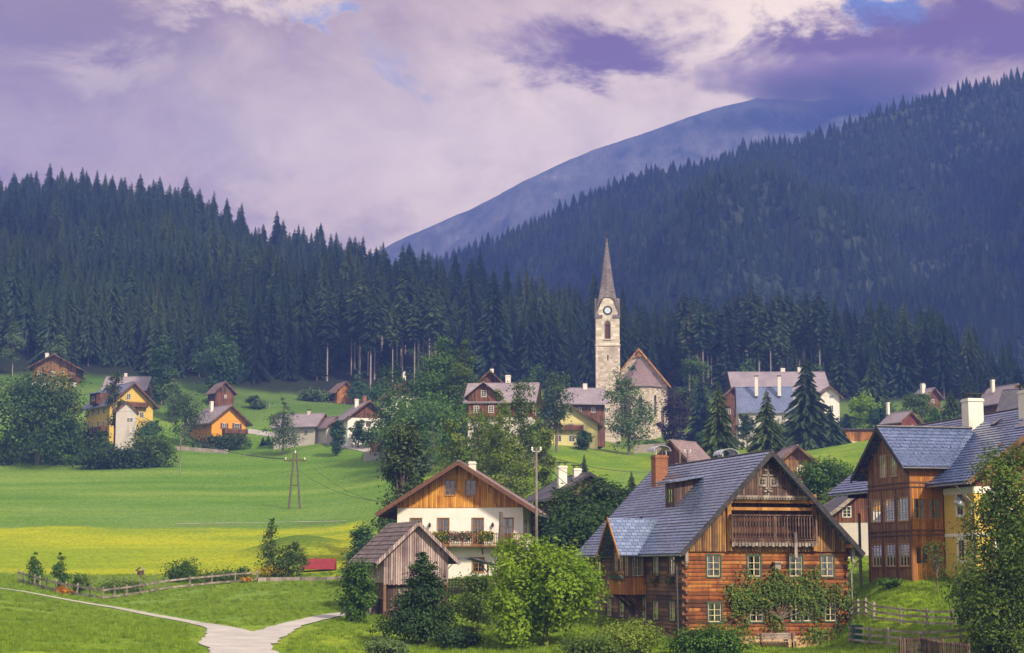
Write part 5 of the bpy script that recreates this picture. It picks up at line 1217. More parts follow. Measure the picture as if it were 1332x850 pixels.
for f in (FT, FTL, FTR, FTB):
    mb.obox(f.o, f.u, f.n, -.12, 5.62, 22.2, 22.55, .003, .16); mb.obox(f.o, f.u, f.n, -.02, .45, -3, 22.2, .003, .05); mb.obox(f.o, f.u, f.n, 5.05, 5.52, -3, 22.2, .003, .05); mb.obox(f.o, f.u, f.n, -.1, 5.6, 10.6, 10.85, .003, .12)
    mb.obox(f.o, f.u, f.n, 1.8, 3.7, 23.55, 23.85, .003, .2)
mb.build('cornice', M['church_smooth'], tw)
for f in (FT, FTL, FTR, FTB):
    mb = MB(); c = f.p(2.75, 27.2, -.3)
    mb.quad(f.p(2.15, 23.9, -.3), f.p(3.35, 23.9, -.3), f.p(3.35, 27.2, -.3), f.p(2.15, 27.2, -.3))
    pts = [f.p(2.75 + .6 * math.cos(a), 27.2 + 1.0 * math.sin(a), .02) for a in np.linspace(0, math.pi, 9)]; mb.quad(*pts)
    for i in range(12): z = 24.0 + i * .27; mb.obox(f.o, f.u, f.n, 2.2, 3.3, z, z + .12, -.3, -.2)
    w = mb.build('window', M['brown_paint'], bf)
    mb = MB(); n = 14
    for i in range(n):
        a0, a1 = math.pi * i / n, math.pi * (i + 1) / n
        q = [f.p(2.75 + r * math.cos(a), 27.2 + r * 1.5 * math.sin(a), m_) for m_ in (.0, .1) for r in (.62, .85) for a in (a0, a1)]; mb._hex(q)
    for a in (2.02, 3.36): mb.obox(f.o, f.u, f.n, a, a + .12, 23.85, 27.2, .003, .08)
    mb.build('window_surround', M['rubble'], w)
# spire: square base flaring at the corners, octagonal above
mb = MB(); lv = [(29.1, 3.0, 2.3), (31.0, 2.6, 2.2), (33.2, 2.12, 2.05), (37.0, 1.33, 1.62), (42.0, .72, .92), (48.6, .05, .06)]; rings = []
for z, r, c in lv:
    rings.append([(x, y + TB, z) for x, y in ((-r, -r), (0, -c), (r, -r), (c, 0), (r, r), (0, c), (-r, r), (-c, 0))])
for a, b in zip(rings[:-1], rings[1:]):
    for i in range(8): mb.quad(a[i], a[(i + 1) % 8], b[(i + 1) % 8], b[i])
mb.quad(*rings[0]); sp_o = mb.build('spire', M['spire_shingle'], tw)
mb = MB()   # little roofs over the four clock gables
for f in (FT, FTL, FTR, FTB):
    g2 = [(-.25, 28.8), (1.45, 33.05), (2.15, 33.6), (3.35, 33.6), (4.05, 33.05), (5.75, 28.8)]
    for (a, z), (a2, z2) in zip(g2[:-1], g2[1:]): mb._hex([f.p(x, y + q, m_) for m_ in (.16, -1.6) for q in (.02, .14) for x, y in ((a, z), (a2, z2))])
mb.build('gable_roof', M['spire_shingle'], sp_o)
for f in (FT, FTL, FTR, FTB):
    c = f.p(2.75, 30.55, .0); mb = MB(); n = 28
    def ring(mb, r0, r1, m0, m1):
        for i in range(n):
            a0, a1 = 6.2832 * i / n, 6.2832 * (i + 1) / n
            mb._hex([c + f.u * r * math.cos(a) + ZV * r * math.sin(a) + f.n * m_ for m_ in (m0, m1) for r in (r0, r1) for a in (a0, a1)])
    ring(mb, .72, 1.08, .02, .07); ck = mb.build('clock', M['clock_black'], tw)
    mb = MB(); ring(mb, .0, .70, .02, .06); mb.build('clock_face', M['clock_face'], ck)
    mb = MB()
    for i in range(12):
        a = 6.2832 * i / 12; d = f.u * math.sin(a) + ZV * math.cos(a); mb.beam(c + d * .8 + f.n * .08, c + d * 1.0 + f.n * .08, .09, .02)
    for a, l in ((R(38), .85), (R(205), .55)):
        d = f.u * math.sin(a) + ZV * math.cos(a); mb.beam(c - d * .15 + f.n * .09, c + d * l + f.n * .09, .1, .03)
    mb.build('clock_hands', M['gold'], ck)
mb = MB(); mb.tube([(0, TB, 48.3), (0, TB, 50.6)], .08, 6); mb.lathe((0, TB, 48.6), [(.02, 0), (.28, .15), (.34, .35), (.28, .55), (.02, .7)], 10); mb.beam((-.4, TB, 50.1), (.4, TB, 50.1), .09)
mb.build('finial', M['clock_black'], sp_o)
NX, NY = 7.7, 11.0; NW, NL, NH, NR_ = 13.6, 25.0, 14.3, 8.3; Fn_ = faces(NW, NL, NY, NX)
mb = MB(); tp = [(0, NH), (NW / 2, NH + NR_), (NW, NH)]
for q in 'FB': wall_region(mb, Fn_[q], -3, tp)
for q in 'LR': wall_region(mb, Fn_[q], -3, NH)
for a in (0, NW - .9): mb.obox(Fn_['F'].o, Fn_['F'].u, Fn_['F'].n, a, a + .9, -3, 9, 0.003, .9)
nv = mb.build('nave', M['church_stone'], ch)
gable_roof(nv, NW, NL, NH, NR_, .7, .9, .5, 'tile_brown', .25, 0, y0=NY, x0=NX, verge='beam_light', gut=None)
mb = MB()   # timber trim in the gable
F_ = Fn_['F']; kk = NR_ / (NW / 2)
mb.beam(F_.p(5.7, NH + NR_ - 1.5, .6), F_.p(7.9, NH + NR_ - 1.5, .6), .2, .25); mb.beam(F_.p(6.8, NH + NR_ - 1.5, .6), F_.p(6.8, NH + NR_ - .2, .6), .2); mb.beam(F_.p(6.2, NH + NR_ - 1.5, .6), F_.p(6.8, NH + NR_ - .7, .6), .15); mb.beam(F_.p(7.4, NH + NR_ - 1.5, .6), F_.p(6.8, NH + NR_ - .7, .6), .15)
mb.build('gable_truss', M['beam_light'], nv)
mb = MB(); ap = [(NX - 5.0, NY), (NX - 5.0, NY - 3.0), (NX - 2.2, NY - 6.0), (NX + 2.2, NY - 6.0), (NX + 5.0, NY - 3.0), (NX + 5.0, NY)]
for i in range(5):
    a, b = Vector((*ap[i], 0)), Vector((*ap[i + 1], 0)); u_ = (b - a).normalized(); n_2 = Vector((u_.y, -u_.x, 0)); f = Face(a, u_, n_2, (b - a).length)
    hs = [(f.len / 2 - .45, f.len / 2 + .45, 6.2, 10.6)] if 1 <= i <= 3 else []
    wall_region(mb, f, -3, 13.6, hs, 0, .35)
apx = mb.build('apse', M['church_stone'], ch); mb = MB(); mw = MB()
for i in range(5):
    a, b = Vector((*ap[i], 0)), Vector((*ap[i + 1], 0)); u_ = (b - a).normalized(); n_2 = Vector((u_.y, -u_.x, 0)); f = Face(a, u_, n_2, (b - a).length)
    mb.obox(f.o, f.u, f.n, -.05, f.len + .05, 5.2, 5.45, .003, .12); mb.obox(f.o, f.u, f.n, -.05, f.len + .05, 13.1, 13.55, .003, .15)
    if 1 <= i <= 3:
        w = MB(); w.quad(f.p(f.len / 2 - .45, 6.2, -.3), f.p(f.len / 2 + .45, 6.2, -.3), f.p(f.len / 2 + .45, 10.6, -.3), f.p(f.len / 2 - .45, 10.6, -.3))
        w.quad(*[f.p(f.len / 2 + .45 * math.cos(t), 10.6 + .8 * math.sin(t), .02) for t in np.linspace(0, math.pi, 9)]); w.build('window', M['pane'], apx)
mb.build('cornice', M['church_smooth'], apx)
mb = MB(); top = Vector((NX, NY + .5, 21.0)); ov = [Vector((NX + (x - NX) * 1.1, NY + (y - NY) * 1.12 + .2, 13.3)) for x, y in ap]
for i in range(5): mb.quad(ov[i], ov[i + 1], top)
mb.build('apse_roof', M['tile_brown'], apx)

# ================================================================ village houses
def fw(n, y0, dy, xs, w=.9, h=1.2, f='F', **k):
    return [(f, x, y0 + dy * j, w, h, dict(k)) for j in range(n) for x in xs]
def at(px, D, dz=0.0):
    v = G(px, D); v.z += dz; return v
house('yellow_house', 'pale yellow gabled house with long brown balcony just left of the church tower', 'house', at(742, 352), 2, 10.6, 10, 4.3, 3.4, 'plaster_pale_yellow', 'plaster_pale_yellow', 'tile_brown', os_=1.0, of=1.0,
  wins=fw(1, .8, 1, (3.0, 5.6, 8.6), 1.2, 1.3, frame='white_paint') + fw(1, 3.7, 1, (3.0, 5.4), 1.2, 1.3, frame='white_paint') + fw(1, 4.2, 1, (8.6,), .8, .9, frame='white_paint') + [('F', 5.4, 6.2, .7, .8)], balc=[('F', 1.2, 7.8, 3.1, .9, .9, 'brown_boards')], verge='beam', chim=[(-2.2, 4, 6.5, 9.2, .7, .7)])
house('brown_chalet', 'dark brown wooden chalet with wide mauve roof behind the pale yellow house', 'house', at(732, 400, .4), -82, 9, 8.6, 8.0, 3.0, 'brown_boards', 'brown_boards', 'tile_mauve', os_=1.3, of=1.0,
  wins=fw(2, 2.6, 2.8, (3, 6, 9), .9, 1.1, 'R'), chim=[(0, 5, 9.5, 12.2, .9, .9)])
t, F2 = house('guesthouse', 'big guesthouse with brown timber upper storeys over white ground floors, behind the feathery birches', 'house', at(695, 300), 84, 10, 10.4, 10.0, 3.0, 'plaster_old', 'brown_boards', 'tile_mauve', zs=7.2, os_=1.0, of=.9,
  wins=fw(2, 1.6, 2.7, (1.4, 4, 6.6, 9.1), 1.0, 1.4, 'L', frame='white_paint') + fw(1, 7.7, 2.7, (1.4, 4), 1.0, 1.2, 'L', frame='white_paint') + fw(2, 4.6, 3.4, (3, 7), 1, 1.3, 'F', frame='white_paint'), chim=[(.6, 4.4, 11.8, 14.6, .8, .8)])
# the cross gable on its camera side: the L face looks to the camera
gx = MB(); f = Face((-5.0 - .8, 5.2, 0), (0, 1, 0), (-1, 0, 0), 5.0); wall_region(gx, f, 7.2, [(0, 10.6), (2.5, 12.6), (5.0, 10.6)])
for y in (5.2, 10.2): gx.quad((-5.8, y, 7.2), (-5.0, y, 7.2), (-5.0, y, 10.6), (-5.8, y, 10.6))
c_ = gx.build('cross_gable', M['brown_boards'], t); gx = MB()
for s in (-1, 1): slope_roof(gx, 7.7, 12.75, 7.7 + s * 3.2, 12.75 - 3.2 * .78, -6.6, -1.0, .14, 0, 'y')
gx.build('cross_roof', M['tile_mauve'], c_); window(c_, f, 2.5, 10.4, .9, 1.1, 'white_paint', far=True); window(c_, f, 1.3, 7.8, .9, 1.2, 'white_paint', far=True); window(c_, f, 3.7, 7.8, .9, 1.2, 'white_paint', far=True)
house('dark_gabled_house', 'dark gabled wooden house peeping over the roof of the big guesthouse', 'house', at(637, 345, 1), 2, 9, 9, 9.6, 4.2, 'brown_boards', 'brown_boards', 'tile_mauve', wins=fw(1, 8.2, 1, (3, 6)), chim=[(.5, 3, 12, 14.6, .6, .6)])
# right of the church
t, _f = house('blue_roofed_farmhouse', 'large white farmhouse with steep pale blue roof and two white chimneys right of the church', 'house', at(1030, 385), 86, 10, 11.4, 6.8, 5.4, 'plaster_old', 'plaster_old', 'sheet_blue', os_=.4, of=.3, ob=.3,
  wins=fw(2, 1.8, 2.9, (2, 4.5, 7.4, 9.8), 1, 1.3, 'L', frame='white_paint') + fw(2, 1.8, 2.9, (3, 7), 1, 1.3), chim=[(-2.4, 2.6, 10.2, 14.2, .7, .7), (-2.4, 7.4, 10.2, 14.2, .7, .7)], verge=None)
house('mansion', 'long mauve roofed mansion standing behind the blue roofed farmhouse', 'house', at(1070, 428), 90, 14, 21.5, 7.4, 4.6, 'plaster_old', 'boards_grey', 'tile_mauve', os_=1.0, of=.8,
  wins=fw(2, 1, 3.0, (3, 7, 11, 15, 19), 1, 1.4, 'L', frame='white_paint'), chim=[(1, 5, 10.5, 13.4, 1, 1), (1, 9, 10.5, 13.2, 1, 1)])
house('white_turret_house', 'narrow tall white house with hipped brown roof behind the big dark spruce', 'house', at(1080, 405), 0, 4.4, 8, 9.0, 1.9, 'plaster_white', 'plaster_white', 'tile_brown', os_=.8, of=.9, wins=fw(3, 2.4, 3.0, (2.6,), .9, 1.4, frame='white_paint'))
house('brown_timber_house', 'narrow brown timber house squeezed against the left end of the blue roofed farmhouse', 'house', at(955, 395), 0, 5.4, 9, 9.6, 2.4, 'brown_boards', 'brown_boards', 'tile_mauve', wins=fw(2, 3.4, 2.8, (1.6, 3.8)), os_=.6)
house('brown_hut', 'small dark brown gabled hut just behind the old farmhouse chimney', 'hut', at(876, 244), -38, 4.2, 5.0, 3.6, 2.0, 'brown_boards', 'brown_boards', 'tile_brown', os_=.8, of=.8)
house('lean_shed', 'low shed with pale mauve roof in front of the small brown gabled hut', 'shed', at(884, 236, -.6), -60, 4, 5.5, 1.9, 1.3, 'brown_boards', 'brown_boards', 'tile_mauve', os_=.7, of=.6)
house('orange_gabled_hut', 'small orange and brown gabled hut peeping over the ridge of the old log farmhouse', 'hut', at(1036, 238, -.6), 6, 4.2, 6, 3.2, 1.7, 'bay_boards', 'brown_boards', 'tile_brown', zs=3.3, os_=1.0, of=1.0, wins=[('F', 2.6, 1.6, .8, .9)])
mb = MB(); f = Face((0, 0, 0), (1, 0, 0), (0, -1, 0), 7.2); 
sh = thing('timber_shed', 'low orange board shed with flat roof on the green slope behind the old farmhouse', 'shed', at(1089, 350), R(-2))
for ff in (f, Face((0, 4, 0), (1, 0, 0), (0, 1, 0), 7.2), Face((0, 0, 0), (0, 1, 0), (-1, 0, 0), 4), Face((7.2, 0, 0), (0, 1, 0), (1, 0, 0), 4)): wall_region(mb, ff, .7, 3.0)
mb.build('wall', M['orange_boards'], sh); mb = MB(); mb.box(-.1, 7.3, -.1, 4.1, -2, .7); mb.build('plinth', M['plaster_white'], sh); mb = MB(); mb.box(-.5, 7.7, -.5, 4.4, 3.0, 3.2); mb.build('roof', M['slate_dark'], sh)
house('red_cottage', 'dark red wooden cottage with brown roof between the trees on the right', 'cottage', at(1184, 340, -.6), 28, 4.2, 5, 3.0, 1.7, 'red_boards', 'red_boards', 'tile_mauve', wins=[('F', 1.3, 1.2, .8, 1.0, dict(frame='white_paint')), ('F', 2.9, 1.2, .9, 1.1, dict(frame='white_paint'))], os_=.5, of=.6, chim=[(-1, 5, 4.6, 6.9, .5, .5)])
house('small_cottage', 'little cottage with two white chimneys high at the forest edge on the right', 'cottage', at(1214, 428, .5), 24, 4.4, 5, 3.0, 2.1, 'brown_boards', 'brown_boards', 'tile_mauve', chim=[(-1.4, 2, 3.6, 6.4, .8, .8), (.3, 4, 4.6, 6.4, .8, .8)], os_=.5, wins=[('F', 2.2, 1.6, .8, 1)])
house('dark_cottage', 'dark brown cottage with steep roof above the chalet at the right edge', 'cottage', at(1324, 300, 1.0), 20, 5, 7, 6.4, 2.4, 'brown_boards', 'brown_boards', 'tile_mauve', os_=.8, of=.8, chim=[(-1, 5, 8, 10.2, .5, .5)])
house('slate_roofed_house', 'house with dark slate roof behind the ridge of the yellow chalet', 'house', at(1392, 250, 1.2), 62, 8, 8, 7.8, 3.0, 'plaster_old', 'brown_boards', 'slate_dark', os_=.8, wins=fw(2, 1.8, 2.9, (2, 5.6), 1, 1.3, 'L', frame='white_paint') + fw(2, 1.8, 2.9, (2, 5.6), 1, 1.3, 'F', frame='white_paint'))
house('white_shed', 'white shed with dark boarded gable squeezed between the two big chalets', 'shed', at(1141, 158, -.6), 0, 9.5, 9, 3.4, 3.6, 'plaster_old', 'brown_boards', 'slate_dark', zs=3.3, os_=1.3, of=1.0, verge='weather_wood', wins=[('F', 2.2, 3.7, .8, 1.0, dict(frame='white_paint'))])
bh = at(765, 188, -1.5); house('dark_roofed_house', 'house with dark mossy roof mostly hidden behind the dark yew thicket', 'house', bh, 14, 6.4, 10, 5.8, 1.9, 'beam', 'beam', 'slate_dark', os_=1.3, of=1.0, verge='metal_dark', chim=[(-2.2, 2, 6.0, 8.7, .9, .7), (-.3, 3, 6.4, 8.5, .8, .7)])
# left hillside
house('pale_roofed_house', 'white house with steep pale roof and dark gable at the bend of the lane', 'house', at(479, 372), 20, 8.8, 10, 5.2, 3.3, 'plaster_white', 'brown_boards', 'tile_mauve', zs=5.1, os_=.9, of=1.2,
  wins=fw(1, 3.3, 1, (2.2, 4.4, 6.8), 1.0, 1.2, frame='brown_paint') + fw(1, .7, 1, (2, 6), 1, 1.3, frame='brown_paint'), chim=[(.2, 4, 7.2, 10, .7, .7, 'brick'), (-1.2, 5, 7, 9.4, .8, .5)])
house('low_blue_roofed_house', 'long low house with pale blue roof beside the lane, leftmost of its farm group', 'house', at(418, 384), 70, 6.4, 9.6, 3.2, 2.4, 'plaster_old', 'brown_boards', 'tile_mauve', os_=.7, wins=fw(1, 1, 1, (2, 5, 8), .9, 1.1, 'L', frame='white_paint'), chim=[(0, 3, 4.6, 6.4, .5, .5)])
house('brown_annex', 'small brown timbered annex between the low blue roofed house and the pale roofed house', 'house', at(436, 380), 35, 4.2, 6, 3.2, 1.9, 'plaster_old', 'brown_boards', 'tile_brown', zs=3.1, os_=.6, wins=[('F', 2.1, 1.2, .9, 1.1, dict(frame='white_paint'))])
house('orange_hut', 'tiny orange board hut with red roof in front of the pale roofed house', 'hut', at(497, 354), 8, 4.0, 5, 2.6, 1.7, 'orange_boards', 'orange_boards', 'tile_red', os_=.35, of=.4, wins=[('F', 2, .4, 1.3, 1.6, dict(frame='brown_paint'))])
mb = MB(); mb.box(-4, 4.4, -.3, .3, -2, 1.2); mb.box(-4, -3.4, .3, 5, -2, 1.2); tagged(mb, 'retaining_wall', M['concrete'], 'grey retaining wall below the tiny orange board hut', 'wall', at(500, 350))
house('forest_cabin', 'small orange fronted cabin half hidden at the foot of the forest', 'cabin', at(449, 448), 24, 4.2, 6, 3.2, 2.0, 'orange_boards', 'orange_boards', 'tile_brown', os_=.9, of=.8, wins=[('F', 2.8, 1.4, .8, 1)])
house('hidden_house', 'house with red brown roof and white chimney showing among the tall bushy trees', 'house', at(528, 395, -.5), 20, 7, 8, 7.0, 3.2, 'plaster_white', 'brown_boards', 'tile_red', chim=[(.4, 3, 9.6, 12.6, .6, .6)])
house('orange_house', 'bright orange house with wide pale roof and dark balcony on the left hillside', 'house', at(297, 398), 40, 8.6, 9.0, 5.0, 3.3, 'plaster_orange', 'plaster_orange', 'tile_mauve', os_=1.1, of=1.2,
  wins=[('F', 3.2, 3.2, 1.0, 1.3, dict(frame='white_paint', shutter='brown_paint')), ('F', 6.4, 2.6, 1.2, 2.0, dict(frame='white_paint', shutter='brown_paint')), ('F', 4.6, 7.0, .6, .6, dict(frame='white_paint')), ('F', 2.6, .4, 1, 1.2, dict(frame='white_paint')), ('L', 3, 3.0, .9, 1.1, dict(frame='white_paint')), ('L', 7, 3.0, .9, 1.1, dict(frame='white_paint'))],
  balc=[('F', 2.6, 8.6, 2.4, 1.1, .9, 'brown_boards')], chim=[(-1.5, 5, 7, 9.6, .7, .7)])
house('log_hut', 'small brown timber hut standing above the orange house', 'hut', at(292, 432, -1.2), 30, 4.6, 5.2, 5.0, 2.2, 'brown_boards', 'boards_grey', 'tile_brown', zs=4.9, os_=.7, of=.7, wins=[('F', 2.5, 3.4, .6, .8)])
house('brown_chalet', 'brown timber chalet with white ground floor at the far left forest edge', 'house', at(70, 442, -1.8), 4, 10.6, 10, 6.6, 2.9, 'plaster_white', 'bay_boards', 'tile_brown', zs=2.8, os_=1.2, of=1.4, gable_off=.1,
  wins=fw(1, 4.2, 1, (1.8, 5.0, 7.2), 1.0, 1.2, frame='white_paint') + fw(1, .8, 1, (8,), 1, 1.2, frame='white_paint'), balc=[('F', 6.2, 10.4, 3.6, 1.2, .9, 'brown_boards')], chim=[(-2.6, 4, 8.6, 10.4, .8, .6)])
house('long_barn', 'long low barn with mauve roof behind the yellow hillside house', 'barn', at(194, 432, -2.2), 88, 8, 10, 4.0, 3.0, 'brown_boards', 'brown_boards', 'tile_mauve', os_=.8, of=.5, ob=.5, chim=[(1, 6, 6, 8.2, .6, .6)])
t, yf = house('yellow_house', 'large yellow hillside house with blue grey roof, brown balconies and side dormer', 'house', at(170, 392, -.6), 36, 10.0, 13, 8.8, 4.4, 'plaster_yellow', 'plaster_yellow', 'sheet_blue', os_=1.0, of=1.2,
  wins=[('F', 4.2, 9.6, 1, 1.3, dict(frame='white_paint')), ('F', 3.2, 5.8, 1, 1.3, dict(frame='white_paint')), ('F', 7.4, 5.8, 1, 1.3, dict(frame='white_paint'))] + fw(3, .9, 2.8, (3, 6, 9, 11.5), 1, 1.4, 'L', frame='white_paint'), balc=[('F', 1.6, 8.4, 8.2, 1.1, .9, 'brown_boards'), ('L', 1, 7.4, 2.8, 1.4, .9, 'brown_boards')], verge='brown_paint')
mb = MB(); f = Face((-6.0, 5, 0), (0, 1, 0), (-1, 0, 0), 3.6); wall_region(mb, f, 8.8, 11.2, []); 
for y in (5, 8.6): mb.quad((-6, y, 8.8), (-3, y, 8.8), (-3, y, 11.2), (-6, y, 11.2))
d = mb.build('dormer', M['brown_boards'], t); mb = MB(); mb._hex([(x, y, z + q) for q in (0, .12) for y in (4.4, 9.2) for x, z in ((-6.8, 10.95), (-1.5, 12.7))]); mb.build('dormer_roof', M['sheet_blue'], d); window(d, f, 1.8, 9.5, 1.6, 1.1, 'white_paint', far=True)
house('pale_tower_house', 'narrow pale grey rendered house with steep gable in front of the yellow hillside house', 'house', at(163, 374), 14, 4.2, 4.4, 9.6, 1.9, 'plaster_old', 'plaster_old', 'tile_brown', os_=.35, of=.4, wins=[('F', 2.8, 7.4, 1.3, .9, dict(frame='white_paint'))])

# ================================================================ poles, fences and small things
def a_pole():
    b = GP(383, 662); D = b.y; hgt_ = 72 * D / F0; t = thing('utility_pole', 'slim two legged wooden power pole standing in the green meadow', 'pole', b)
    for s in (-1, 1): mb = MB(); mb.tube([(s * .95, 0, -.8), (s * .2, 0, hgt_)], [.19, .13], 8); mb.build('leg', M['bark'], t)
    mb = MB(); mb.beam((-.7, 0, hgt_ * .42), (.7, 0, hgt_ * .42), .14); mb.beam((-1.7, 0, hgt_ - 1.2), (1.7, 0, hgt_ - 1.2), .16); mb.build('crossarm', M['beam'], t)
    for x in (-1.5, 0, 1.5): mb = MB(); mb.lathe((x, 0, hgt_ - 1.1 + (1.1 if x == 0 else 0)), [(.05, 0), (.14, .1), (.08, .2), (.14, .3), (.05, .4)], 8); mb.build('insulator', M['insulator'], t)
    return b + Vector((0, 0, hgt_))
PA = a_pole()
def pole(px, D, py_top, label, r=.14, lean=0.0, m='weather_wood', ins=True, bas=None):
    b = bas or at(px, D); z = hz_at(b, py_top); t = thing('utility_pole', label, 'pole', b)
    mb = MB(); mb.tube([(0, 0, -.8), (lean * .5, 0, z * .5), (lean, 0, z)], [r, r * .9, r * .75], 10); mb.build('post', M[m], t)
    if ins:
        for x in (-.35, .35): mb = MB(); mb.beam((lean, 0, z - .3), (lean + x, 0, z - .25), .05); mb.lathe((lean + x, 0, z - .25), [(.03, 0), (.1, .08), (.06, .16), (.1, .24), (.03, .34)], 8); mb.build('insulator', M['insulator'], t)
    return b + Vector((lean, 0, z))
PB = pole(698, 150, 583, 'tall thin grey wooden pole beside the white farmhouse', .125)
PC = pole(648, 147, 666, 'short leaning brown wooden post in front of the flowered balcony', .2, .25, 'bark', False)
PD = pole(234, 0, 566, 'slim pole with yellow band below the left hillside houses', .12, 0, 'weather_wood', False, GP(234, 618))
PE = pole(885, 233, 586, 'thin pole by the low mauve roofed shed, left one of two', .13, 0, 'weather_wood', False)
PF = pole(895, 232, 586, 'thin pole with white insulator by the lean shed, the right one of two', .13)
PG = pole(1120, 138, 668, 'grey pole beside the white shed between the chalets', .13, 0, 'weather_wood', False)
def wire(a, b, sag, label, r=.03):
    a, b = Vector(a), Vector(b); n = 20; mb = MB(); mb.tube([a.lerp(b, i / n) - ZV * sag * 4 * (i / n) * (1 - i / n) for i in range(n + 1)], r, 4, False); tagged(mb, 'power_line', M['wire'], label, 'cable')
for k, (dx, py) in enumerate(((-1.5, 536), (1.5, 544))):
    wire(P(176, py, 372), PA + Vector((dx, 0, -1.0)), 2.0, ('upper' if k == 0 else 'lower') + ' overhead line running from the pale tower house down to the two legged pole', .045)
    wire(PA + Vector((dx, 0, -1.0)), P(700, 600 + 9 * k, 160), 5.0, ('upper' if k == 0 else 'lower') + ' overhead line from the two legged pole towards the tall thin pole', .03)
for k in range(3): wire(PB + Vector((.3 * k - .3, 0, -.3 - .3 * k)), P(905 + 6 * k, 606 + 20 * k, 225 - 30 * k), 1.2 + k, ['highest', 'middle', 'lowest'][k] + ' of three thin cables from the tall thin pole over the old farmhouse roof', .025)
wire(P(1008, 626, 119), P(1186, 640, 124), 1.4, 'cable sagging from the old farmhouse gable to the wooden bay', .022)

def fence(name, label, pts, sp, h, rails, post='weather_wood', rail='weather_wood', pw=.12, rh=.13, closed=False, seed=0, pick=False, over=.12):
    rsx = np.random.RandomState(seed); o = pts[0]; t = thing(name, label, 'fence', o); mb = MB(); np_ = 0
    for a, b in zip(pts[:-1], pts[1:]):
        L = (Vector((b.x, b.y, 0)) - Vector((a.x, a.y, 0))).length; n = max(1, round(L / sp)); prev = None
        for i in range(n + 1):
            q = a.lerp(b, i / n); q = Vector((q.x, q.y, h1(q.x, q.y))) - o
            if i < n or b is pts[-1]:
                p = MB(); l = (rsx.rand() - .5) * .14; p.beam(q + Vector((0, 0, -.4)), q + Vector((l, 0, h + over + .1 * rsx.rand())), pw, pw * .9, up=(0, 1, 0)); p.build('post', M[post], t)
            if prev is not None:
                dirv = (q - prev).normalized(); nn = Vector((dirv.y, -dirv.x, 0)) * (pw / 2 + .02)
                for r in rails: j = (rsx.rand() - .5) * .06; e = dirv * .1; mb.beam(prev - e + nn + ZV * (h * r + j), q + e + nn + ZV * (h * r - j), .035, rh)
                if pick:
                    k = int((q - prev).length / .13)
                    for m_ in range(k): c = prev.lerp(q, (m_ + .5) / k) + nn * 1.6; mb.beam(c + ZV * .05, c + ZV * (h + .05 * rsx.rand()), .07, .025, up=(0, 1, 0))
            prev = q
    mb.build('rails', M[rail], t); return t
fence('garden_fence', 'weathered two rail wooden fence round the cottage garden on the left', Q((24, 757), (60, 768), (100, 776), (133, 781), (165, 777), (218, 768), (275, 762), (335, 757)), 2.3, 1.0, (.9, .25), seed=1, rh=.16)
fence('pasture_fence', 'upper weathered post and rail fence on the right hand lawn', Q((1107, 806), (1137, 808), (1172, 813), (1206, 816), (1238, 817), (1290, 812)), 1.9, 1.0, (.95, .6, .25), seed=2)
fence('pasture_fence', 'lower weathered post and rail fence along the bottom right corner', Q((1107, 838), (1131, 840), (1157, 843), (1200, 846), (1250, 843), (1335, 838)), 2.0, 1.05, (.95, .6, .25), seed=3)
fence('picket_fence', 'short grey picket fence piece at the bottom edge right of the green bin', Q((1170, 855), (1200, 852), (1226, 858), (1262, 862)), 1.6, 1.0, (.85, .3), seed=4, pick=True, pw=.1, post='boards_grey', rail='boards_grey')
fence('wire_fence', 'row of small pale posts along the top of the hillside meadow', Q((312, 527), (350, 532), (400, 529), (448, 526)), 4.5, 1.1, (.8,), seed=5, rh=.04)
fence('wooden_railing', 'brown railing beside the pale yellow house and church', Q((747, 577), (776, 575)), 1.6, 1.5, (.95, .6, .3), seed=6, post='beam', rail='beam')
def wall_run(name, label, pts, h, th, m, cap=None):
    o = pts[0]; t = MB()
    for a, b in zip(pts[:-1], pts[1:]):
        n = max(1, int((b - a).length / 2))
        for i in range(n):
            p = a.lerp(b, i / n); q = a.lerp(b, (i + 1) / n); p.z = h1(p.x, p.y); q.z = h1(q.x, q.y); d = (q - p); d.z = 0; d.normalize(); nn = Vector((d.y, -d.x, 0)) * th / 2; p -= o; q -= o
            t._hex([r + nn * s + ZV * z for r in (p, q) for z in (-.8, h) for s in (-1, 1)])
    return tagged(t, name, M[m], label, 'wall', o)
wall_run('churchyard_wall', 'rough stone churchyard wall on the green slope below the church', Q((826, 590), (850, 588), (881, 586)), 1.7, .5, 'rubble')
wall_run('low_wall', 'low brown grey timber edging behind the left garden, below the red cover', Q((335, 757), (390, 756), (447, 755)), .4, .5, 'weather_wood')
wall_run('dry_stone_wall', 'low dry stone terrace wall below the orange house', Q((228, 585), (262, 588), (296, 590)), .8, .6, 'rubble')
b = GP(413, 743); t = thing('shelter', 'low dark red pitched cover on the lawn behind the roadside wall', 'shelter', b, R(2)); w_ = 47 * b.y / F0
mb = MB(); 
for s in (-1, 1): slope_roof(mb, 0, 1.25, s * .9, .15, -w_ / 2, w_ / 2, .05, 0, 'y')
mb.build('cover', M['red_tarp'], t); mb = MB()
for x in (-w_ / 2, w_ / 2): mb.quad((x + .05, -.8, .0), (x + .05, .8, .0), (x + .05, .8, .2), (x + .05, 0, 1.2), (x + .05, -.8, .2))
mb.build('end_board', M['brown_paint'], t)
b = GP(182, 771); t = thing('bird_house', 'small wooden bird house on a post in the fenced garden', 'bird house', b); hh = hz_at(b, 738)
mb = MB(); mb.beam((0, 0, -.3), (0, 0, hh - .6), .08); mb.build('post', M['weather_wood'], t)
mb = MB(); mb.box(-.26, .26, -.25, .25, hh - .75, hh - .3); o = mb.build('box', M['boards_grey'], t); mb = MB()
for s in (-1, 1): slope_roof(mb, 0, hh, s * .42, hh - .35, -.36, .36, .04)
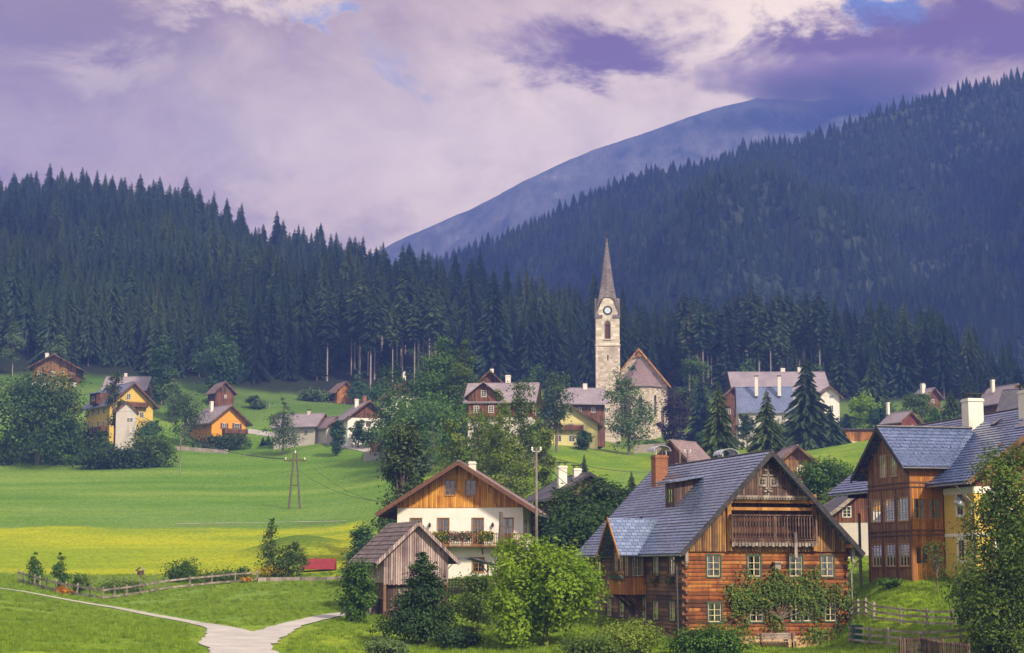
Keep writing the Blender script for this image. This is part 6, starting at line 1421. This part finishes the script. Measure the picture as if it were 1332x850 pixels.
mb.build('roof', M['weather_wood'], t); mb = MB(); mb.tube([(0, -.25, hh - .5), (0, -.27, hh - .5)], .09, 10); mb.build('entrance_hole', M['clock_black'], o)
# garden stakes
sg = 'bean stakes in the left garden'
first = None
for i in range(14):
    px = 120 + i * 7.5; q = GP(px, 769 - (i % 3)); mb = MB()
    if first is None: mb.beam((0, 0, -.2), (0, 0, 1.5), .05); first = tagged(mb, 'garden_stake', M['weather_wood'], 'thin upright stake in the bean row of the left garden', 'stake', q, 0, sg)
    else: c = first.copy(); COL.objects.link(c); c.location = q; c.scale = (1, 1, .8 + .4 * random.random())
# bin and bench by the old farmhouse
b = at(1114, 113); t = thing('waste_bin', 'dark green wheeled waste bin at the corner of the old log farmhouse', 'bin', b, R(12))
mb = MB(); q = [(x * k_, y * k_, z) for z, k_ in ((.1, .85), (1.0, 1.0)) for y in (-.33, .33) for x in (-.3, .3)]; mb._hex(q); mb.build('body', M['bin_green'], t)
mb = MB(); mb.box(-.34, .34, -.38, .36, 1.0, 1.06); mb.box(-.3, .3, -.3, .3, 1.06, 1.1); mb.build('lid', M['bin_green'], t); mb = MB()
for x in (-.28, .28): mb.tube([(x - .03, .3, .1), (x + .03, .3, .1)], .1, 12)
mb.build('wheels', M['clock_black'], t)
wf = LOG.matrix_world if False else Matrix.Translation(LOG.location) @ Matrix.Rotation(R(15.8), 4, 'Z')
b = wf @ Vector((.2, -1.1, 0)); b.z = h1(b.x, b.y); t = thing('bench', 'weathered wooden bench against the front wall under the climber', 'bench', b, R(15.8))
mb = MB(); 
for i in range(4): mb.box(-1.3, 1.3, -.28 + i * .13, -.18 + i * .13, .46, .5)
mb.build('seat', M['weather_wood'], t); mb = MB()
for i in range(3): mb.box(-1.3, 1.3, .28, .32, .6 + i * .15, .71 + i * .15)
mb.build('backrest', M['weather_wood'], t)
for x in (-1.1, 1.1): mb = MB(); mb.box(x - .05, x + .05, -.25, -.17, -.3, .46); mb.box(x - .05, x + .05, .2, .28, -.3, 1.0); mb.build('leg', M['beam'], t)
# firewood beside the barn, carport between barn and house
bm_ = Matrix.Translation(BA) @ Matrix.Rotation(R(21), 4, 'Z')
b = bm_ @ Vector((-4.0, 1.6, 0)); b.z = h1(b.x, b.y); mb = MB(); rw = np.random.RandomState(3)
for i in range(9):
    for j in range(7): r_2 = .085 + .03 * rw.rand(); mb.tube([(-.5 + .05 * rw.rand(), i * .22, .12 + j * .2), (.5, i * .22 + .02, .12 + j * .2)], r_2, 7)
tagged(mb, 'firewood_stack', M['weather_wood'], 'stack of split firewood beside the left wall of the weathered barn', 'firewood', b, R(-30))
b = at(607, 152); t = thing('carport', 'open wooden shelter with dark roof between the barn and the white farmhouse', 'shelter', b, R(10))
mb = MB(); mb._hex([(x, y, z + q) for q in (0, .12) for y in (-2.0, 2.2) for x, z in ((-2.4, 2.7), (0, 3.0))]); mb._hex([(x, y, z + q) for q in (0, .12) for y in (-2.0, 2.2) for x, z in ((0, 3.0), (2.4, 2.4))]); mb.build('roof', M['slate_dark'], t)
for x in (-2.1, 2.1):
    for y in (-1.8, 2.0): mb = MB(); mb.beam((x, y, -1), (x, y, 2.6), .14); mb.beam((x, y, 1.8), (x - math.copysign(.7, x), y, 2.6), .09); mb.build('post', M['weather_wood'], t)
mb = MB()
for j in range(7):
    for i in range(12): mb.tube([(-1.8 + i * .27, 1.2, -.1 + j * .22), (-1.8 + i * .27, 1.7, -.1 + j * .22)], .1, 7)
tagged(mb, 'firewood_stack', M['weather_wood'], 'firewood stacked under the dark roofed open shelter', 'firewood', b, R(10))

# ================================================================ trees
def tpx(name, label, cat, px, py0, py1, wpx, D=None, **k):
    """tree whose foot is at (px, py0) (or at distance D) and whose tip reaches py1"""
    b = GP(px, py0) if D is None else at(px, D); h = max(2.5, hz_at(b, py1)); return tree(name, label, cat, b, wpx * b.y / F0, h, **k)
T = tpx
T('oak_tree', 'big round dark green tree at the far left in front of the yellow hillside house', 'tree', 48, 605, 486, 118, trunk=.04, leaf='deep', n=13000, size=.62, seed=1, clumps=260)
T('linden_tree', 'yellowing tree crown behind the big round tree at far left', 'tree', 76, 0, 484, 46, 392, trunk=.3, leaf='yellow', n=3000, size=.5, seed=2)
T('shrub_tree', 'bushy green tree at the right foot of the big round tree', 'tree', 96, 606, 540, 46, trunk=.05, leaf='mid', n=3000, size=.5, seed=3)
T('pine_tree', 'thin sparse pine with bare trunk in front of the pale tower house', 'tree', 148, 588, 485, 26, trunk=.32, leaf='spruce_light', shape='sparse', n=1800, size=.5, seed=4, tr=.16)
T('poplar_tree', 'tall grey green columnar tree right of the long barn', 'tree', 210, 0, 439, 34, 425, trunk=.1, leaf='blue', shape='tall', n=4200, size=.55, seed=5)
T('ash_tree', 'lower grey green tree leaning on the tall columnar tree', 'tree', 226, 0, 486, 34, 412, trunk=.12, leaf='grey', shape='tall', n=3000, size=.5, seed=6)
T('maple_tree', 'round grey green tree left of the bright orange house', 'tree', 240, 583, 512, 46, trunk=.25, leaf='grey', n=3400, size=.42, seed=7)
T('maple_tree', 'large soft blue green maple at the foot of the forest above the small timber hut', 'tree', 287, 0, 436, 56, 446, trunk=.1, leaf='blue', n=5600, size=.6, seed=8)
T('birch_tree', 'pale slim birch at the far left forest edge', 'tree', 16, 0, 419, 26, 455, trunk=.3, leaf='grey', shape='tall', n=2400, size=.5, seed=9, bark='bark_pale')
T('birch_tree', 'faint pale tree behind the brown chalet at far left', 'tree', 76, 0, 438, 26, 462, trunk=.3, leaf='grey', shape='tall', n=1800, size=.5, seed=10)
T('willow_tree', 'airy grey green tree standing alone beside the lane in the meadow', 'tree', 368, 592, 519, 48, trunk=.16, leaf='grey', shape='cone', n=3600, size=.36, seed=11)
T('birch_tree', 'small green tree beside the orange fronted cabin', 'tree', 466, 0, 480, 26, 446, trunk=.15, leaf='blue', shape='cone', n=1800, size=.5, seed=12)
T('fruit_tree', 'small dark round tree in front of the pale roofed house', 'tree', 466, 583, 547, 26, trunk=.15, leaf='dark', n=2200, size=.38, seed=13)
T('fruit_tree', 'small bushy tree leaning on the tiny orange hut', 'tree', 484, 583, 556, 20, trunk=.12, leaf='dark', n=1600, size=.36, seed=14)
T('ash_tree', 'tall bushy tree with yellowish twin tops left of the big guesthouse, its left crown', 'tree', 576, 0, 444, 76, 335, trunk=.18, leaf='mid', shape='tall', n=11000, size=.48, seed=15)
T('ash_tree', 'tall bushy tree with yellowish top, right crown of the group left of the guesthouse', 'tree', 601, 0, 446, 52, 330, trunk=.2, leaf='olive', shape='tall', n=7500, size=.46, seed=16)
T('linden_tree', 'broad green tree on the left flank of the tall bushy group', 'tree', 527, 0, 482, 84, 340, trunk=.1, leaf='mid', n=8500, size=.5, seed=17)
T('linden_tree', 'dark lower tree filling the foot of the tall bushy group', 'tree', 562, 0, 512, 120, 322, trunk=.08, leaf='mid', n=9500, size=.5, seed=18)
for i, (px, top, w, D, sh, lf, lb) in enumerate(((588, 548, 44, 230, 'tall', 'lime', 'yellow green feathery larch behind the white farmhouse gable, leftmost of the airy ones'), (622, 536, 40, 236, 'sparse', 'lime', 'light feathery tree just right of the white farmhouse ridge'),
  (648, 510, 36, 240, 'tall', 'lime', 'tall airy yellow green birch in front of the big guesthouse'), (678, 498, 42, 232, 'sparse', 'olive', 'tallest airy drooping birch beside the tall thin pole'), (664, 570, 60, 215, 'tall', 'lime', 'low light green birch thicket left of the tall thin pole'), (709, 560, 26, 222, 'sparse', 'lime', 'thin light green sapling right of the tall thin pole'),
  (604, 575, 60, 205, 'tall', 'olive', 'green bushy tree directly behind the white farmhouse roof'))):
    T('birch_tree', lb, 'tree', px, 0, top, w, D, trunk=.15, leaf=lf, shape=sh, n=5200 if sh == 'tall' else 3800, size=.32, seed=30 + i, tr=.14, group=None)
T('fruit_tree', 'loose green tree between the guesthouse and the pale yellow house', 'tree', 724, 588, 487, 42, trunk=.28, leaf='grey', shape='sparse', n=3400, size=.42, seed=40, tr=.3)
T('maple_tree', 'large green maple in front of the church tower and apse', 'tree', 818, 592, 480, 62, trunk=.14, leaf='grey', shape='tall', n=5600, size=.46, seed=41, clumps=100)
T('copper_beech', 'dark purple tree right of the church', 'tree', 878, 0, 488, 40, 404, trunk=.12, leaf='purple', n=4200, size=.5, seed=42)
T('linden_tree', 'light green rounded tree behind the purple tree', 'tree', 903, 0, 465, 48, 432, trunk=.2, leaf='mid', n=3600, size=.55, seed=43)
T('linden_tree', 'small bright tree crown against the forest left of the church tower', 'tree', 697, 0, 476, 20, 440, trunk=.3, leaf='mid', n=1200, size=.5, seed=44)
T('linden_tree', 'pale green tree top above the roof of the mansion', 'tree', 973, 0, 468, 24, 452, trunk=.3, leaf='mid', n=1500, size=.55, seed=45)
T('linden_tree', 'soft green tree behind the white turret house', 'tree', 1060, 0, 474, 36, 436, trunk=.2, leaf='mid', n=2600, size=.55, seed=46)
T('maple_tree', 'bright yellow green round tree on the slope right of the timber shed', 'tree', 1126, 0, 513, 48, 392, trunk=.1, leaf='bright', n=4400, size=.5, seed=47)
T('maple_tree', 'dark green bushy tree below the bright round tree', 'tree', 1150, 0, 526, 40, 372, trunk=.06, leaf='blue', n=3200, size=.5, seed=48)
T('willow_tree', 'grey green tree between the red cottage and the little cottage', 'tree', 1200, 0, 512, 42, 352, trunk=.1, leaf='grey', n=3200, size=.46, seed=49)
T('linden_tree', 'pale green tree at the forest foot right of the little cottage', 'tree', 1262, 0, 520, 34, 420, trunk=.1, leaf='grey', n=2200, size=.5, seed=50)
T('elm_tree', 'broad dark green tree on the meadow between the two near chalets', 'tree', 1082, 0, 600, 92, 205, trunk=.1, leaf='mid', n=8500, size=.34, seed=51)
T('hazel_tree', 'yellow green bush tree below the broad meadow tree', 'tree', 1100, 0, 634, 50, 190, trunk=.05, leaf='lime', n=3600, size=.3, seed=52)
T('walnut_tree', 'bright green leafy tree in the middle foreground in front of the white farmhouse', 'tree', 710, 0, 706, 126, 117, trunk=.1, leaf='bright', n=24000, size=.26, seed=53, clumps=210, sig=.13)
T('fruit_tree', 'dark green tree in front of the weathered barn', 'tree', 548, 0, 724, 88, 121, trunk=.1, leaf='deep', shape='cone', n=11000, size=.22, seed=54, clumps=240)
T('fruit_tree', 'bushy green tree against the left wall of the weathered barn', 'tree', 462, 0, 731, 46, 137, trunk=.05, leaf='mid', n=6500, size=.22, seed=55)
T('ornamental_shrub', 'loose olive shrub tree between the barn and the bright green tree', 'tree', 622, 0, 748, 60, 128, trunk=.15, leaf='olive', shape='sparse', n=4200, size=.2, seed=56)
T('apple_tree', 'large olive green apple tree filling the right edge', 'tree', 1316, 0, 590, 136, 104, trunk=.04, leaf='olive', n=30000, size=.2, seed=57, clumps=380, sig=.14)
T('young_tree', 'young slender tree on the lawn before the wooden bay', 'tree', 1220, 772, 704, 34, trunk=.3, leaf='olive', shape='sparse', n=420, size=.17, seed=58, tr=.05)
T('elder_tree', 'round dark green bush tree behind the left end of the weathered barn', 'tree', 469, 0, 686, 44, 172, trunk=.05, leaf='blue', n=5000, size=.24, seed=59)
T('fruit_tree', 'thin upright young fruit tree at the garden end near the red cover', 'tree', 352, 752, 676, 32, trunk=.15, leaf='olive', shape='cone', n=1500, size=.25, seed=60, tr=.06, sig=.3)
T('fruit_tree', 'low spreading shrub tree beside the red cover', 'tree', 375, 752, 706, 46, trunk=.06, leaf='olive', n=3000, size=.25, seed=61)
for i, (px, top, w, D, lf, sh, lb) in enumerate(((630, 540, 40, 285, 'mid', 'tall', 'green tree touching the left corner of the big guesthouse'), (700, 545, 34, 292, 'lime', 'tall', 'light green tree at the right corner of the big guesthouse'), (652, 560, 50, 268, 'mid', 'round', 'bushy tree in front of the guesthouse ground floor'),
  (440, 548, 18, 362, 'blue', 'round', 'small tree before the brown annex beside the lane'), (514, 545, 30, 350, 'mid', 'round', 'leafy tree right of the tiny orange hut'), (972, 540, 34, 372, 'dark', 'round', 'dark round tree before the left end of the blue roofed farmhouse'),
  (1020, 548, 34, 365, 'grey', 'round', 'grey green tree before the right end of the blue roofed farmhouse'), (1100, 540, 30, 398, 'blue', 'tall', 'blue green tree between the white turret house and the bright round tree'), (1175, 540, 26, 345, 'blue', 'round', 'dark tree left of the red cottage'), (1222, 532, 34, 330, 'mid', 'round', 'green tree right of the red cottage'),
  (198, 548, 26, 382, 'mid', 'tall', 'green tree at the right corner of the yellow hillside house'), (130, 560, 30, 372, 'dark', 'round', 'dark bushy tree before the yellow hillside house'), (1248, 540, 44, 300, 'grey', 'round', 'grey green tree above the chalet chimney'), (760, 562, 20, 345, 'dark', 'round', 'small dark tree beside the pale yellow house'),
  (842, 580, 26, 396, 'mid', 'round', 'small green tree at the foot of the apse'), (922, 560, 34, 380, 'mid', 'round', 'green bush tree behind the pointed church meadow spruce'), (332, 515, 24, 432, 'grey', 'tall', 'faint grey green tree right of the bright orange house'))):
    T('orchard_tree', lb, 'tree', px, 0, top, w, D, trunk=.1, leaf=lf, shape=sh, n=2600, size=.42, seed=120 + i)
# irregular mountain pine left of the white farmhouse
T('mountain_pine', 'dark irregular pine with drooping side limbs left of the white farmhouse', 'tree', 522, 0, 556, 60, 192, trunk=.12, leaf='spruce_yellow', shape='sparse', n=11000, size=.34, seed=62, tr=.3, clumps=190, sig=.3)
T('mountain_pine', 'dark dense pine top right beside the irregular drooping pine', 'tree', 538, 0, 552, 36, 198, trunk=.3, leaf='spruce', shape='tall', n=5200, size=.4, seed=63, tr=.25)
# yews round the dark roofed house
for i, (px, top, w, D, lb) in enumerate(((730, 636, 76, 172, 'left'), (776, 626, 76, 170, 'tallest'), (815, 636, 66, 176, 'right'), (752, 660, 110, 158, 'front'))):
    T('yew_tree', 'dark evergreen yew near the hidden dark roofed house, %s one of four' % lb, 'tree', px, 0, top, w, D, trunk=.04, leaf='deep', n=9000, size=.32, seed=70 + i, clumps=200)
# single spruces
def SP(label, px, top, wpx, D, seed, leaf='spruce_yellow', bare=.04, **k):
    b = at(px, D); h = hz_at(b, top); me = spruce_parts(h, wpx * D / F0 * 1.12, seed, bare, 46, 12, 9, .45, leaf, fluff=.6, **k); return spruce_thing('spruce_tree', label, 'tree', b, me)
SP('pointed green spruce left of the blue roofed farmhouse, in front of the church meadow', 936, 494, 58, 262, 201)
SP('shorter pointed spruce in front of the blue roofed farmhouse', 999, 505, 54, 268, 202)
SP('tallest dark spruce right of the blue roofed farmhouse', 1051, 460, 66, 330, 203, 'spruce')
SP('dark slim spruce against the forest behind the purple tree', 912, 478, 36, 410, 204, 'spruce')
SP('mid green spruce at the forest edge above the bright round tree', 1136, 462, 50, 425, 205, 'spruce_light')
SP('slim pale spruce standing between the guesthouse and the brown chalet', 713, 488, 24, 425, 206, 'spruce_light')
SP('dark pointed spruce right of the little two chimney cottage', 1238, 505, 34, 330, 207, 'spruce')
SP('tall slim spruce at the forest edge behind the chalet roof', 1260, 478, 30, 440, 208, 'spruce_light')
SP('grey spruce high at the right forest edge', 1288, 470, 34, 450, 209, 'spruce_light')
SP('low bushy spruce beside the foot of the tallest dark spruce', 1080, 530, 50, 330, 210, 'spruce')
SP('small young spruce on the meadow above the yew thicket', 760, 590, 18, 250, 211, 'spruce_light')
SP('small young spruce at the right end of the yew thicket', 822, 612, 30, 195, 212, 'spruce_light')
for i, (px, D, top, lb) in enumerate(((342, 392, 568, 'left'), (349, 392, 566, 'right'))): SP('clipped thuja on the lane below the orange house, the %s one of two' % lb, px, top, 9, D, 220 + i, 'spruce', 0)
# shrubs and beds
def BP(name, label, cat, px, py0, py1, wpx, D=None, **k):
    b = GP(px, py0) if D is None else at(px, D); h = max(.3, hz_at(b, py1)); return bush(name, label, cat, b, wpx * b.y / F0, h, **k)
B = BP
B('hedge', 'dark overgrown hedge along the meadow foot at far left', 'hedge', 150, 610, 578, 110, leaf='deep', n=7000, size=.5, seed=80, clumps=160, depth=5)
B('hedge', 'shrubs tumbling down the bank right of the pale tower house', 'hedge', 200, 607, 560, 62, leaf='olive', n=5000, size=.5, seed=81, clumps=130, depth=5)
B('shrub', 'dark purple brown shrub before the yellow hillside house', 'shrub', 115, 594, 552, 26, leaf='purple', n=1800, size=.45, seed=82)
B('shrub', 'small dark trees clustered right of the pale tower house', 'shrub', 187, 596, 530, 28, leaf='blue', n=2600, size=.45, seed=83)
B('hedge', 'clipped dark green hedge below the bright orange house', 'hedge', 288, 586, 562, 92, leaf='dark', n=5500, size=.4, seed=84, clumps=150, depth=3)
B('hedge', 'clipped hedge beside the low blue roofed house', 'hedge', 406, 572, 560, 24, leaf='mid', n=1600, size=.35, seed=85, depth=2)
B('shrub', 'olive bushes at the left edge under the big round tree', 'shrub', 8, 606, 560, 30, leaf='olive', n=2000, size=.45, seed=86)
B('hedge', 'strip of bushes along the foot of the forest left of the cabin', 'hedge', 415, 0, 508, 60, 450, leaf='grey', n=2600, size=.55, seed=87, depth=5)
B('hedge', 'strip of bushes along the foot of the forest right of the cabin', 'hedge', 500, 0, 500, 60, 450, leaf='blue', n=2600, size=.55, seed=88, depth=5)
B('rose_bush', 'dark upright shrub at the left corner of the fenced garden', 'shrub', 44, 762, 722, 24, leaf='mid', n=1500, size=.2, seed=90, shape='tall', clumps=60)
B('rose_bush', 'second upright shrub of the fenced garden, right of the corner one', 'shrub', 78, 770, 721, 26, leaf='mid', n=1600, size=.2, seed=91, shape='tall', clumps=60)
B('currant_bush', 'low brownish bush inside the garden beside the orange flowers', 'shrub', 102, 773, 744, 32, leaf='olive', n=1500, size=.2, seed=92)
B('currant_bush', 'round dark bush in the middle of the garden behind the bird house', 'shrub', 237, 757, 721, 46, leaf='mid', n=2400, size=.2, seed=93)
B('currant_bush', 'dark green vegetables at the right end of the garden', 'shrub', 316, 756, 735, 18, leaf='mid', n=900, size=.2, seed=94)
B('vegetable_patch', 'leafy vegetable rows behind the left part of the fence', 'vegetables', 155, 771, 756, 80, leaf='olive', n=2600, size=.18, seed=95, depth=4, clumps=120)
B('vegetable_patch', 'leafy vegetable rows behind the right part of the fence', 'vegetables', 275, 758, 742, 120, leaf='olive', n=3400, size=.18, seed=96, depth=4, clumps=160)
B('marigolds', 'orange marigolds at the left part of the garden fence', 'flowers', 84, 774, 758, 24, leaf='flower', n=500, size=.15, seed=97, depth=1.2)
B('marigolds', 'orange marigolds at the right end of the garden', 'flowers', 318, 758, 749, 26, leaf='flower', n=400, size=.15, seed=98, depth=1.2)
B('goldenrod', 'golden yellow flower cluster left of the red cover', 'flowers', 352, 752, 735, 40, leaf='gold', n=1100, size=.17, seed=99, depth=2)
B('shrub', 'dense dark green bush in front of the old log farmhouse corner', 'shrub', 925, 0, 800, 110, 109, leaf='mid', n=8500, size=.17, seed=100, depth=3, clumps=200)
B('shrub', 'yellow green bushes at the bottom edge left of the old farmhouse', 'shrub', 815, 0, 806, 120, 108, leaf='lime', n=8500, size=.16, seed=101, depth=3.5, clumps=200)
B('shrub', 'bronze green shrub at the bottom edge beside the bright green tree trunk', 'shrub', 775, 0, 826, 90, 106, leaf='olive', n=6000, size=.16, seed=102, depth=3, clumps=160)
B('shrub', 'grey leaved low shrub at the bottom edge below the weathered barn', 'shrub', 505, 0, 826, 60, 112, leaf='grey', n=3500, size=.15, seed=103, depth=2)
B('shrub', 'mixed green bushes at the bottom right of the barn tree', 'shrub', 600, 0, 812, 70, 118, leaf='deep', n=5000, size=.17, seed=104, depth=3, clumps=180)
B('shrub', 'low shrubs growing under the apple tree at the bottom right', 'shrub', 1310, 0, 812, 90, 104, leaf='olive', n=5000, size=.16, seed=106, depth=3)
B('flower_bed', 'small green flower bed before the wooden bay of the yellow chalet', 'shrub', 1160, 764, 752, 36, leaf='mid', n=1400, size=.16, seed=107, depth=2)
B('shrub', 'grassy shrubs along the back of the old farmhouse meadow', 'shrub', 1085, 0, 668, 60, 185, leaf='lime', n=3000, size=.26, seed=108, depth=3)
B('shrub', 'leafy undergrowth at the foot of the irregular drooping pine', 'shrub', 528, 0, 640, 70, 186, leaf='blue', n=3800, size=.3, seed=109, depth=4)

# ================================================================ grass tufts in the near meadows
gc = bpy.data.collections.new('grass_source')
GM = m_leaf('grass_blades', (.14, .25, .014), (.32, .41, .035), .4)
for v in range(4):
    rg = np.random.RandomState(300 + v); V = []; T_ = []
    for i in range(16):
        a = rg.rand() * 6.28; r_2 = .22 * rg.rand(); x, y = r_2 * math.cos(a), r_2 * math.sin(a); hgh = .10 + .14 * rg.rand(); lx, ly = (rg.rand() - .5) * .16, (rg.rand() - .5) * .16; w_ = .014 + .012 * rg.rand()
        V += [(x - w_, y, 0), (x + w_, y, 0), (x + lx, y + ly, hgh)]; T_ += [rg.rand()] * 3
    me = bpy.data.meshes.new('grass_tuft'); me.from_pydata(V, [], [(3 * i, 3 * i + 1, 3 * i + 2) for i in range(len(V) // 3)]); at_ = me.attributes.new('tint', 'FLOAT', 'POINT'); at_.data.foreach_set('value', np.array(T_)); me.materials.append(GM)
    gc.objects.link(bpy.data.objects.new('%02d_tuft' % v, me))
rg = np.random.RandomState(9); n = 70000; Y = 98 + 92 * rg.rand(n) ** 1.1; X = (rg.rand(n) - .5) * .6 * Y
dens = fbm(X / 3, Y / 3, 3); k = dens > -.12
rd = np.concatenate([np.array([[v.co.x, v.co.y] for v in o.data.vertices]) for o in bpy.data.objects if o.type == 'MESH' and o.name.split('.')[0] in ('road', 'path')])
cell = set((int(a // .5), int(b // .5)) for a, b in rd)
nb = [(i, j) for i in (-1, 0, 1) for j in (-1, 0, 1)]
k &= np.array([not any((int(a // .5) + i, int(b // .5) + j) in cell for i, j in nb) for a, b in zip(X, Y)])
X, Y = X[k], Y[k]
gn_scatter('grass', np.stack([X, Y, hgt(X, Y) - .02], 1), .6 + .9 * rg.rand(len(X)), rg.rand(len(X)) * 6.28, rg.randint(0, 4, len(X)), gc, 'green grass blades covering the near meadows and lawns', 'grass')
